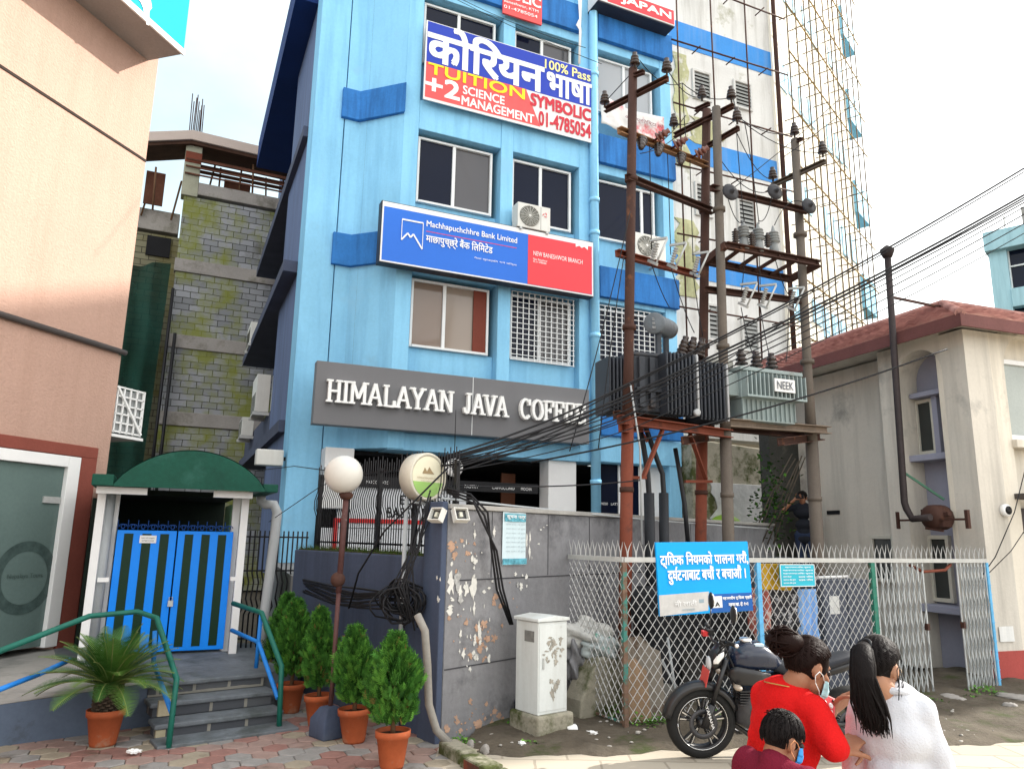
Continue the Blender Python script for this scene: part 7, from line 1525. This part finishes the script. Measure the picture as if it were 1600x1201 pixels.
def headmat(c, yaw, pitch, s=1.0, roll=0):   # head-local (x forward, y left, z up) -> person local
    return Matrix.Translation(Vector(c)) @ Matrix.Rotation(yaw, 4, 'Z') @ Matrix.Rotation(pitch, 4, 'Y') @ Matrix.Rotation(roll, 4, 'X') @ Matrix.Scale(s, 4)
def put(m, q, M): m.add([tuple(M @ Vector(v)) for v in q.v], q.f, True)
def head(m, M):
    q = MB(); ell(q, (-.012, 0, .03), (.096, .076, .098)); ell(q, (.032, 0, -.035), (.062, .056, .078)); ell(q, (.055, 0, -.088), (.026, .028, .024)); ell(q, (.03, 0, -.06), (.05, .055, .045))
    cap(q, (.088, 0, .012), .009, (.108, 0, -.024), .013); ell(q, (.098, .012, -.028), (.010, .009, .008)); ell(q, (.098, -.012, -.028), (.010, .009, .008)); ell(q, (.078, 0, .028), (.016, .045, .012))
    ell(q, (.087, 0, -.055), (.010, .022, .007)); ell(q, (.085, 0, -.068), (.010, .019, .007))
    for sg in (-1, 1): ell(q, (.062, .036*sg, -.022), (.022, .02, .02)); ell(q, (-.012, .079*sg, -.008), (.020, .010, .034), Matrix.Rotation(.25*sg, 3, 'Z')); ell(q, (-.004, .076*sg, -.03), (.012, .009, .014))
    put(m, q, M)
def eyes(M, par):
    for sg in (-1, 1):
        q = MB(); q.ball(M @ Vector((.077, .031*sg, .004)), .0125, 12, 8); q.build('eye', pm('eye_dark', (.03, .02, .018), .2), par)
def haircap(M, par, mat, thick=.010, front=.42, side=.02, back=-.62, bump=.004, seed=0, name='hair'):
    m = MB(); U, V = 64, 40; vs = []; q = random.Random(seed)
    for i in range(V+1):
        p = math.pi*i/V
        for k in range(U):
            t = 2*math.pi*k/U; d = Vector((math.sin(p)*math.cos(t), math.sin(p)*math.sin(t), math.cos(p))); c = math.cos(t)
            lim = (side + (front-side)*max(0, c)**1.1) if c > 0 else (side + (back-side)*min(1, max(0, -c)*1.35))
            f = max(0, min(1, (d.z-lim)/.12)); f = f*f*(3-2*f); st_ = bump*(math.sin(t*23+d.z*5)+.7*math.sin(t*41+d.z*9))*f
            vs.append(M @ Vector((-.014+(.098+thick*1.1)*d.x*(.88+.12*f)+st_*d.x, (.078+thick)*d.y*(.86+.14*f)+st_*d.y, .03+(.100+thick)*d.z*(.88+.12*f))))
    m.add(vs, [(i*U+k, (i+1)*U+k, (i+1)*U+(k+1) % U, i*U+(k+1) % U) for i in range(V) for k in range(U)], True); return m.build(name, mat, par, fix=False)
def strands(M, par, mat, n, tie, seed, r=.0018, spread=.5, short=None, lift=.0115, name='hair_strands'):
    '''fine strands lying on the skull: swept back to tie (head-local), or short and falling from the crown'''
    q = random.Random(seed); m = MB(); T = Vector(tie)
    def surf(d, k=1.0): return Vector((-.014+(.098+lift*1.1)*d.x*k, (.078+lift)*d.y*k, .03+(.100+lift)*d.z*k))
    td = Vector(((T.x+.014)/.098, T.y/.078, (T.z-.03)/.1)).normalized()
    for i in range(n):
        t = q.uniform(-math.pi, math.pi); c = math.cos(t)
        if short:
            p = q.uniform(.0, 1.25 if c > -.2 else 1.75); d0 = Vector((math.sin(p)*c, math.sin(p)*math.sin(t), math.cos(p))); d1 = Vector((math.sin(p+short)*math.cos(t+q.uniform(-.15, .15)), math.sin(p+short)*math.sin(t), math.cos(p+short)))
        else:
            zz = (.50*max(0, c)+.05) if c > 0 else (-.66*min(1, -c*1.3)); d0 = Vector((math.sqrt(max(.05, 1-zz*zz))*c, math.sqrt(max(.05, 1-zz*zz))*math.sin(t), zz+q.uniform(-.04, .1))).normalized(); d0 = d0.lerp(td, q.uniform(0, .55)).normalized(); d1 = td
        pts = [M @ surf(d0.lerp(d1, j/7).normalized(), 1+.012*q.random()+(.025*j/7*q.random() if short else 0)) for j in range(8)]
        m.tube(pts, [r*.7]+[r]*6+[r*.3], 3, cap=False)
    return m.build(name, mat, par, fix=False)
def mask(M, par, mat, loops):
    m = MB(); vs = []; U, V = 22, 12
    for i in range(V+1):
        for k in range(U+1):
            t = R(-78+156*k/U); p = i/V; z = -.004-.092*p; bul = math.sin(math.pi*min(1, p*.9+.06)); r_ = .055+.030*bul
            vs.append(M @ Vector((.028+(.060+.028*bul-.006*abs(p-.4))*math.cos(t), (.068-.012*p)*math.sin(t), z+.006*math.sin(p*18))))
    m.add(vs, [(i*(U+1)+k, i*(U+1)+k+1, (i+1)*(U+1)+k+1, (i+1)*(U+1)+k) for i in range(V) for k in range(U)], True); o = m.build('face_mask', mat, par, fix=False); o.modifiers.new('s', 'SOLIDIFY').thickness = .002
    m = MB()
    for sg in (-1, 1):
        m.tube([M @ Vector(p) for p in ((.045, .066*sg, -.012), (.015, .083*sg, .012), (-.015, .094*sg, .022), (-.03, .092*sg, .0), (-.02, .09*sg, -.03))], .0017, 5); m.tube([M @ Vector(p) for p in ((.042, .058*sg, -.085), (.015, .08*sg, -.055), (-.02, .09*sg, -.03))], .0017, 5)
    m.build('ear_loop', loops, o)
def hand(m, w_, d, nrm, curl=.5, s=1.0, side=1):
    """palm + five unequal bent fingers; w_ wrist, d pointing direction, nrm palm normal"""
    w_ = Vector(w_); d = Vector(d).normalized(); nrm = (Vector(nrm)-d*(Vector(nrm) @ d)).normalized(); sd_ = d.cross(nrm)*side
    for k in range(4): cap(m, w_+d*.02*s+sd_*(.012*(k-1.5))*s, .015*s, w_+d*.082*s+sd_*(.019*(k-1.5))*s, .013*s, 10, 3)
    for k, ln in enumerate((.066, .076, .071, .055)):
        p = w_+d*.088*s+sd_*(.020*(k-1.5))*s; a = 0; prev = p
        for j, f in enumerate((.42, .33, .25)):
            a += curl*(.55+.35*j); nx = prev+(d*math.cos(a)+nrm*math.sin(a))*ln*f*s*1.15; cap(m, prev, (.0095-.001*j)*s, nx, (.0088-.001*j)*s, 10, 3); prev = nx
    p = w_+d*.03*s+sd_*(-.03*s); prev = p
    for j, f in enumerate((.038, .03, .024)):
        dd_ = (d*(.75) - sd_*(.75-.35*j) + nrm*(.25+.3*j)).normalized(); nx = prev+dd_*f*s; cap(m, prev, (.0125-.001*j)*s, nx, (.011-.001*j)*s, 10, 3); prev = nx
# local person frame: x forward, y left, z up
def person(label, loc, yaw): return thing('person', label, 'person', loc, yaw)
def legs(m, hz, k, sp=.085, grow=0.0, foot=True, y0=0):
    for sg in (-1, 1):
        y = sp*sg; chain(m, [((0, y, hz), .085*k+grow), ((.015, y, hz*.53), .056*k+grow), ((-.02, y, hz*.28), .05*k+grow), ((-.03, y, .085), .036*k+grow)])
        if foot: cap(m, (-.04, y, .04), .036*k, (.12*k, y*1.15, .03), .028*k)
# ---- woman in red
Yw = 3.05; nb_ = at_y(1226, 1070, Yw); wl = person('woman in a red sweater, hair in a bun, pale blue mask below her nose', (nb_.x, nb_.y, 0), R(30))
Nz = nb_.z                                            # neck base height
inv = Matrix.Rotation(-R(30), 3, 'Z')
def loc_(u, v, Y, base=None): return inv @ (at_y(u, v, Y) - Vector((nb_.x, nb_.y, 0)))
HC = loc_(1264, 1043, 3.02); MH = headmat(HC, R(-14), R(20), .84)
sh_z = Nz-.055; SL, SR = Vector((.0, .10, sh_z-.05)), Vector((.01, -.125, sh_z-.015))
EL, WLh = Vector((.04, .19, sh_z-.27)), loc_(1298, 1112, 3.22); ER, WRh = loc_(1300, 1163, 2.86), loc_(1314, 1176, 2.92)
hz = .78
bm_ = MB(); head(bm_, MH); chain(bm_, [((-.01, 0, Nz-.05), .055), (MH @ Vector((-.04, 0, -.06)), .046)])
def torso(m, g, wk=1.0, dk=1.0, z0=hz, zt=None):
    zt = zt or sh_z
    for z, w2, dp in ((z0, .155, .105), (z0+.12, .13, .095), (z0+.25, .145, .105), (zt-.10, .165, .11), (zt-.02, .15, .085)):
        ell(m, (0, 0, z), (dp*dk+g, w2*wk+g, .11+g*.5))
    cap(m, (0, .12*wk, zt-.01), .052+g, (0, -.12*wk, zt-.01), .052+g); cap(m, (-.01, 0, zt), .07+g*.6, (-.01, 0, zt+.03), .055+g*.4)
torso(bm_, -.008, .74, .88); legs(bm_, hz, 1.0)
for s_, e, w_ in ((SL, EL, WLh), (SR, ER, WRh)): chain(bm_, [(s_, .045), (e, .036), (w_, .026)], 12)
hand(bm_, WLh, (loc_(1300, 1098, 3.22)-WLh) + Vector((.05, -.03, .02)), (.2, -.8, -.2), .55, .95, 1); hand(bm_, WRh, loc_(1336, 1152, 2.98)-WRh, (0, .3, -1), .35, .95, 1)
body = finish(bm_, 'body', skin, wl, .0065, 4)
eyes(MH, wl)
sw = MB(); torso(sw, .012, .78, .92, hz+.06); chain(sw, [(SL, .05), (EL, .052), (EL.lerp(WLh, .75), .042)]); chain(sw, [(SR, .060), (ER, .054), (ER.lerp(WRh, .55), .044)]); cap(sw, (0, .1, hz+.03), .12, (0, -.1, hz+.03), .12); cap(sw, loc_(1222, 1085, 3.12), .055, loc_(1190, 1148, 3.10), .05); cap(sw, loc_(1240, 1085, 3.05), .06, loc_(1215, 1150, 3.02), .06)
redk = ridged(pm('red_knit', (.56, .012, .012), .9, .08, 3, .35, 140, spec=.08), 5.5, .55, .03); finish(sw, 'sweater', redk, wl, .009, 5, (.018, .09))
tr_ = MB(); legs(tr_, hz, 1.0, .085, .018, False); ell(tr_, (0, 0, hz), (.12, .165, .12)); finish(tr_, 'trousers', pm('maroon_trousers', (.10, .012, .022), .85, .1, 4, .1), wl, .011, 6)
for sg in (-1, 1): m = MB(); cap(m, (-.04, .09*sg, .035), .042, (.13, .1*sg, .03), .034); finish(m, 'shoe', blk_mt, wl, .01, 3)
haircap(MH, wl, hair_br, .012, .50, .06, -.70, .0035, 1)
strands(MH, wl, hair_br, 420, (-.125, 0, .08), 21); q = MB(); bc = MH @ Vector((-.135, .0, .075)); ell(q, bc, (.058, .055, .045)); ell(q, bc+Vector((-.03, .035, .0)), (.04, .04, .035)); cap(q, MH @ Vector((-.10, 0, .05)), .04, bc, .04)
r8 = random.Random(4)
for k in range(60):
    a, b_ = r8.uniform(0, 6.28), r8.uniform(.025, .052); ax_ = Vector((r8.uniform(-1, 1), r8.uniform(-1, 1), r8.uniform(-1, 1))).normalized(); o_ = ax_.orthogonal().normalized(); o2 = ax_.cross(o_); q.tube([bc+Vector((-.012, .012, 0))+(o_*math.cos(a+j*.35)+o2*math.sin(a+j*.35))*(b_+.012) for j in range(7)], .0035, 4)
q.build('hair_bun', hair_br, wl, fix=False)
q = MB()
for k in range(40):
    d0 = MH @ Vector((-.02+r8.uniform(-.08, .07), r8.uniform(-.05, .05), .128)); q.tube([d0, d0+Vector((r8.uniform(-.03, .02), r8.uniform(-.02, .02), r8.uniform(-.002, .012))), d0+Vector((r8.uniform(-.06, .03), r8.uniform(-.04, .04), r8.uniform(-.012, .012)))], .0008, 3)
q.build('loose_strands', hair_br, wl, fix=False)
mask(MH @ Matrix.Translation((0, 0, -.028)), wl, pm('pale_blue_mask', (.42, .66, .72), .8, .05, 6, .05), white_p)
q = MB(); q.tube([Vector((-.01+.068*math.cos(t), .068*math.sin(t), Nz+.002-.012*math.cos(t))) for t in [2*math.pi*i/24 for i in range(25)]], .0022, 5); q.build('necklace', pm('brass_chain', (.5, .33, .1), .35, .1, 5, 0, metal=.8), wl)
ph = thing('phone', 'phone in a red printed case held by the woman in red', 'phone', at_y(1293, 1112, 3.17), R(20)); ph.rotation_euler = (R(-22), R(24), R(12))
m = MB(); m.box(-.038, .038, 0, .011, -.055, .07); m.build('case', pm('red_phone_case', (.62, .07, .08), .5), ph, bevel=.006)
for k in range(3):
    for j in range(2): m = MB(); m.lathe([(.0, -.001), (.011, -.001), (.009, -.0035), (0, -.004)], (-.016+.03*j, 0, -.02+.026*k), 12, 'y'); m.build('white_print', white_p, ph)
m = MB(); m.lathe([(0, -.001), (.006, -.001), (.006, -.004), (0, -.004)], (.024, 0, .055), 10, 'y'); m.build('camera_lens', black_m, ph)
# ---- girl in white
Yg = 3.0; nbg = at_y(1392, 1082, Yg); ga = R(62); gi = person('girl in a white sweatshirt with a long black ponytail, seen from behind', (nbg.x, nbg.y, 0), ga); invg = Matrix.Rotation(-ga, 3, 'Z')
lg = lambda u, v, Y: invg @ (at_y(u, v, Y) - Vector((nbg.x, nbg.y, 0)))
HG = lg(1374, 1043, 2.99); MG = headmat(HG, R(-24), R(14), .85); Nz = nbg.z; sh_z = Nz-.045; hz = .78
SL, SR = Vector((0, .10, sh_z-.02)), Vector((0, -.095, sh_z-.02)); EL, WLh = Vector((.03, .135, sh_z-.25)), lg(1345, 1172, 3.06); ER, WRh = Vector((.03, -.15, sh_z-.25)), Vector((.18, -.12, sh_z-.36))
bm_ = MB(); head(bm_, MG); chain(bm_, [((-.0, 0, Nz-.05), .058), (MG @ Vector((-.03, 0, -.06)), .05)]); torso(bm_, -.014, .68, .9); legs(bm_, hz, .95)
for s_, e, w_ in ((SL, EL, WLh), (SR, ER, WRh)): chain(bm_, [(s_, .045), (e, .034), (w_, .024)], 12)
hand(bm_, WLh, lg(1318, 1165, 3.02)-WLh, (0, .2, -1), .5, .9, -1); hand(bm_, WRh, (.6, .3, -.5), (.2, 1, 0), .6, .9, -1)
finish(bm_, 'body', skin_l, gi, .0065, 4); eyes(MG, gi)
sw = MB(); torso(sw, .014, .74, 1.0, hz-.02); chain(sw, [(SL, .058), (EL, .062), (EL.lerp(WLh, .7), .05)]); chain(sw, [(SR, .055), (ER, .062), (ER.lerp(WRh, .75), .052)]); cap(sw, (0, .07, hz), .12, (0, -.07, hz), .12); cap(sw, SR+Vector((0, .02, -.05)), .055, ER+Vector((0, .05, .02)), .06)
finish(sw, 'sweatshirt', ridged(pm('white_jersey', (.56, .57, .61), .9, .03, 3, .35, 150, spec=.08), 4.5, .6, .035), gi, .009, 5, (.024, .11))
q = MB(); q.tube([Vector((-.005+.066*math.cos(t), .066*math.sin(t), Nz+.004-.016*math.cos(t))) for t in [2*math.pi*i/24 for i in range(25)]], .014, 8, cap=False); q.build('collar', pm('white_jersey', (.58, .59, .62)), gi)
tr_ = MB(); legs(tr_, hz, .95, .085, .016, False); ell(tr_, (0, 0, hz), (.115, .15, .12)); finish(tr_, 'trousers', pm('grey_jeans', (.07, .08, .10), .85, .15, 4, .1), gi, .011, 6)
for sg in (-1, 1): m = MB(); cap(m, (-.04, .09*sg, .035), .04, (.13, .1*sg, .03), .033); finish(m, 'shoe', white_p, gi, .01, 3)
haircap(MG, gi, hair_b, .013, .50, .02, -.72, .0035, 2)
strands(MG, gi, hair_b, 420, (-.105, .018, .075), 22); tie = MG @ Vector((-.105, .018, .075)); q = MB(); r9 = random.Random(9)
pend = lg(1370, 1146, 2.87)
mid_ = lg(1348, 1056, 2.86); m2_ = lg(1358, 1100, 2.86)
q.tube([tie, tie.lerp(mid_, .3)+Vector((-.028, .004, .02)), tie.lerp(mid_, .65)+Vector((-.018, 0, .005)), mid_, m2_, pend.lerp(m2_, .55)], [.024, .036, .042, .043, .036, .016], 16, flat=.72)
for k in range(340):
    a = r9.uniform(0, 6.283); rr_ = r9.uniform(.7, 1.0); sp = Vector((.026*math.cos(a)*rr_, .040*math.sin(a)*rr_, 0)); e_ = r9.uniform(.25, 1.0); lat = r9.gauss(0, .010); wv_ = r9.uniform(0, 6.28)
    b0 = m2_+sp*1.0+Vector((0, lat, 0)); b1 = m2_.lerp(pend, e_*.55)+sp*.95+Vector((.004*math.sin(wv_), lat+.009*math.sin(wv_), 0)); b2_ = m2_.lerp(pend, e_)+sp*.85+Vector((.006*math.cos(wv_), lat*1.3-.008*math.sin(wv_), -.012*e_))
    p = [tie+sp*.5, tie.lerp(mid_, .3)+Vector((-.028, .004, .02))+sp*.92, tie.lerp(mid_, .65)+Vector((-.018, 0, .005))+sp*1.05, mid_+sp*1.08, b0, b1, b2_]
    q.tube(p, [.004, .0046, .0046, .0044, .0038, .0030, .0008], 4)
q.build('ponytail', hair_b, gi, fix=False)
q = MB(); ax_ = (tie - (MG @ Vector((-.05, .01, .05)))).normalized(); o_ = ax_.orthogonal().normalized(); o2 = ax_.cross(o_); q.tube([tie+(o_*math.cos(2*math.pi*i/14)+o2*math.sin(2*math.pi*i/14))*.026 for i in range(15)], .008, 6, cap=False); q.build('hair_tie', black_m, gi)
q = MB()
for k in range(7): p0_ = MG @ Vector((.0+r9.uniform(-.02, .03), -.082, .01+r9.uniform(-.02, .02))); q.tube([p0_, p0_+Vector((r9.uniform(-.02, .02), -.006, -.05)), p0_+Vector((r9.uniform(-.05, .0), .0, -.09-r9.uniform(0, .06)))], .0011, 3)
q.build('loose_strands', hair_b, gi, fix=False)
mask(MG, gi, pm('black_mask', (.014, .014, .016), .8, .1, 6, .05), black_m)
q = MB()
for sg in (-1, 1): q.tube([MG @ Vector((.092+.002*math.cos(t), .032*sg+.024*math.cos(t), .004+.018*math.sin(t))) for t in [2*math.pi*i/16 for i in range(17)]], .0014, 5); q.tube([MG @ Vector((.088, .056*sg, .006)), MG @ Vector((.03, .078*sg, .012)), MG @ Vector((-.01, .085*sg, .008))], .0014, 5)
q.build('spectacles', pm('wire_frame', (.45, .36, .25), .3, .1, 5, 0, metal=.8), gi)
# ---- child
Yc = 2.72; nbc = at_y(1212, 1183, Yc); ca_ = R(28); ch = person('child in a maroon top with short black hair and a bright blue face mask', (nbc.x, nbc.y, 0), ca_); invc = Matrix.Rotation(-ca_, 3, 'Z'); lc = lambda u, v, Y: invc @ (at_y(u, v, Y) - Vector((nbc.x, nbc.y, 0)))
HK = lc(1224, 1157, 2.74); MK = headmat(HK, R(-10), R(18), .70); Nz = nbc.z; sh_z = Nz-.045; hz = .60
SL, SR = Vector((0, .13, sh_z)), Vector((0, -.13, sh_z)); EL, WLh = Vector((.0, .18, sh_z-.2)), Vector((.14, .12, sh_z-.3)); ER, WRh = Vector((.02, -.19, sh_z-.2)), Vector((.15, -.12, sh_z-.28))
def torso_c(m, g):
    for z, w2, dp in ((hz, .115, .085), (hz+.12, .11, .085), (hz+.25, .12, .09), (sh_z-.06, .13, .085)): ell(m, (0, 0, z), (dp+g, w2+g, .10))
    cap(m, (0, .095, sh_z-.01), .045+g, (0, -.095, sh_z-.01), .045+g); cap(m, (-.01, 0, sh_z), .055+g*.6, (-.01, 0, sh_z+.03), .045+g*.4)
bm_ = MB(); head(bm_, MK); chain(bm_, [((-.005, 0, Nz-.04), .046), (MK @ Vector((-.03, 0, -.06)), .042)]); torso_c(bm_, 0); legs(bm_, hz, .75, .065)
for s_, e, w_ in ((SL, EL, WLh), (SR, ER, WRh)): chain(bm_, [(s_, .038), (e, .03), (w_, .021)], 12)
hand(bm_, WLh, (.7, -.2, -.3), (0, -1, 0), .5, .75, 1); hand(bm_, WRh, (.7, .2, -.3), (0, 1, 0), .5, .75, 1)
finish(bm_, 'body', skin, ch, .006, 4); eyes(MK, ch)
sw = MB(); torso_c(sw, .013); chain(sw, [(SL, .054), (EL, .05), (EL.lerp(WLh, .8), .038)]); chain(sw, [(SR, .054), (ER, .05), (ER.lerp(WRh, .8), .038)]); cap(sw, (0, .07, hz), .1, (0, -.07, hz), .1); finish(sw, 'top', ridged(pm('maroon_jersey', (.15, .012, .028), .9, .08, 4, .35, 150, spec=.08), 6, .5, .025), ch, .009, 5, (.014, .08))
tr_ = MB(); legs(tr_, hz, .75, .065, .016, False); ell(tr_, (0, 0, hz), (.10, .125, .1)); finish(tr_, 'trousers', pm('grey_jeans', (.07, .08, .10)), ch, .011, 6)
for sg in (-1, 1): m = MB(); cap(m, (-.03, .068*sg, .03), .032, (.09, .075*sg, .026), .027); finish(m, 'shoe', blk_mt, ch, .009, 3)
haircap(MK, ch, hair_b, .012, .46, .12, -.50, .003, 3); strands(MK, ch, hair_b, 700, (0, 0, 1), 23, .0017, short=.38); mask(MK, ch, pm('bright_blue_mask', (.05, .30, .72), .8, .05, 6, .05), pm('orange_loop', (.55, .25, .12), .7))
q = MB()
for k in range(160):
    t, p = r9.uniform(0, 6.28), r9.uniform(0, .9); d = Vector((math.sin(p)*math.cos(t), math.sin(p)*math.sin(t), math.cos(p))); b_ = Vector((-.014+.108*d.x, .088*d.y, .03+.110*d.z)); q.tube([MK @ b_, MK @ (b_+Vector((d.x*.006-.012, d.y*.01, .004))), MK @ (b_+Vector((d.x*.012+r9.uniform(-.03, 0), d.y*.016+r9.uniform(-.01, .01), -.004)))], .0011, 3)
q.build('cropped_strands', hair_b, ch, fix=False)
# ---- distant person with a phone in the gap by the house
Yd = 14.1; hp_ = at_y(1254, 778, Yd); da = R(-118); hz0 = hp_.z-1.53
stp2 = thing('alley_step', 'concrete step block in the dark gap beside the house', 'step', (hp_.x, hp_.y+.1, 0), R(20)); m = MB(); m.box(-.5, .9, -.5, .6, 0, hz0); m.build('block', conc, stp2, bevel=.02)
dp_ = person('distant person in dark clothes raising a phone to the face beside the rightmost pole', (hp_.x, hp_.y, hz0), da)
MD = headmat((0.02, 0, 1.53), 0, R(5), 1.0); bm_ = MB(); head(bm_, MD); Nz = 1.42; sh_z = 1.36; hz = .85; chain(bm_, [((-.01, 0, Nz-.05), .058), (MD @ Vector((-.03, 0, -.06)), .05)]); torso(bm_, 0); legs(bm_, hz, 1.0)
SL, SR = Vector((0, .17, sh_z)), Vector((0, -.17, sh_z)); ER, WRh = Vector((.12, -.36, sh_z-.08)), Vector((.16, -.12, 1.50)); EL, WLh = Vector((.02, .24, sh_z-.26)), Vector((.12, .2, sh_z-.46))
for s_, e, w_ in ((SL, EL, WLh), (SR, ER, WRh)): chain(bm_, [(s_, .05), (e, .038), (w_, .026)], 12)
hand(bm_, WRh, (.0, .5, .3), (1, 0, 0), .6, 1, 1); hand(bm_, WLh, (.3, 0, -1), (0, -1, 0), .4, 1, -1); finish(bm_, 'body', skin, dp_, .010, 3)
sw = MB(); torso(sw, .014, 1.02, 1.05); chain(sw, [(SL, .062), (SL.lerp(EL, .6), .056)]); chain(sw, [(SR, .062), (SR.lerp(ER, .6), .056)]); finish(sw, 't_shirt', pm('dark_navy_shirt', (.012, .014, .02), .85), dp_, .012, 4)
tr_ = MB(); legs(tr_, hz, 1.0, .085, .016, False); ell(tr_, (0, 0, hz), (.115, .16, .12)); finish(tr_, 'trousers', pm('dark_jeans', (.018, .028, .06), .85, .15, 4, .1), dp_, .012, 4); haircap(MD, dp_, hair_b, .012, .45, .1, -.5, .003, 5)
ph2 = thing('phone', 'small black phone held up by the distant person', 'phone', dp_.matrix_basis @ Vector((.17, -.03, 1.55)), da); m = MB(); m.box(-.005, .005, -.075, .075, -.038, .038); m.build('case', black_m, ph2, bevel=.003)
dc = thing('curved_cover', 'dark grey curved metal cover behind the spiked fence near the alley', 'cover', at_y(1185, 872, 11.9), R(25)); m = MB(); m.lathe([(0, -.6), (.30, -.59), (.31, .59), (0, .6)], (0, 0, -.28), 24, 'x'); m.build('sheet', pm('dark_sheet_metal', (.06, .065, .075), .55, .2, 3), dc)
# ================================================================ one piece, one object: split meshes whose pieces stand apart
KEEP = {'lettering', 'letter', 'louvres', 'curtain', 'grille', 'groove', 'slats', 'menu_strip', 'underline', 'cafe_shelving', 'stripe', 'fan_grille', 'level_gauge', 'radiator_fin', 'mountain_logo', 'sunlit', 'rebar', 'formwork_board', 'scroll_top', 'cage', 'hair_bun', 'hair_strands', 'loose_strands', 'ponytail', 'cropped_strands', 'border', 'tank_rib', 'spiral_logo', 'bright_edge', 'control_cable', 'spike_strip', 'chain_mesh', 'lattice', 'channels', 'fronds', 'foliage', 'bars', 'railing', 'corrugated_fins', 'cooling_fins'}
def islands(me):
    par = list(range(len(me.vertices)))
    def fd(i):
        while par[i] != i: par[i] = par[par[i]]; i = par[i]
        return i
    for p in me.polygons:
        vs = p.vertices; a = fd(vs[0])
        for v in vs[1:]: par[fd(v)] = a
    g = {}
    for i in range(len(par)): g.setdefault(fd(i), []).append(i)
    return list(g.values()), fd
for o in list(sc.objects):
    if o.type != 'MESH' or o.get('kind') or o.name.split('.')[0] in KEEP or not o.parent or len(o.data.vertices) > 3000: continue
    gs, fd = islands(o.data)
    if not 2 <= len(gs) <= 60: continue
    bbs = []
    for g in gs:
        c = [o.data.vertices[i].co for i in g]; bbs.append([[min(v[k] for v in c)-.012 for k in range(3)], [max(v[k] for v in c)+.012 for k in range(3)]])
    par = list(range(len(gs)))
    def f2(i):
        while par[i] != i: i = par[i]
        return i
    for i in range(len(gs)):
        for j in range(i):
            if all(bbs[i][0][k] < bbs[j][1][k] and bbs[j][0][k] < bbs[i][1][k] for k in range(3)): par[f2(i)] = f2(j)
    cl = {}
    for i, g in enumerate(gs): cl.setdefault(f2(i), []).extend(g)
    if len(cl) < 2 or len(cl) > 40: continue
    me = o.data; base = o.name.split('.')[0]
    for n_, g in enumerate(cl.values()):
        s_ = set(g); ix = {v: i for i, v in enumerate(g)}; nm = bpy.data.meshes.new(base)
        pl = [p for p in me.polygons if p.vertices[0] in s_]
        nm.from_pydata([me.vertices[v].co[:] for v in g], [], [[ix[v] for v in p.vertices] for p in pl])
        for mt in me.materials: nm.materials.append(mt)
        nm.polygons.foreach_set('use_smooth', [p.use_smooth for p in pl]); nm.polygons.foreach_set('material_index', [p.material_index for p in pl])
        if n_ == 0: first = nm; continue
        c = o.copy(); c.data = nm; COL.objects.link(c)
    o.data = first
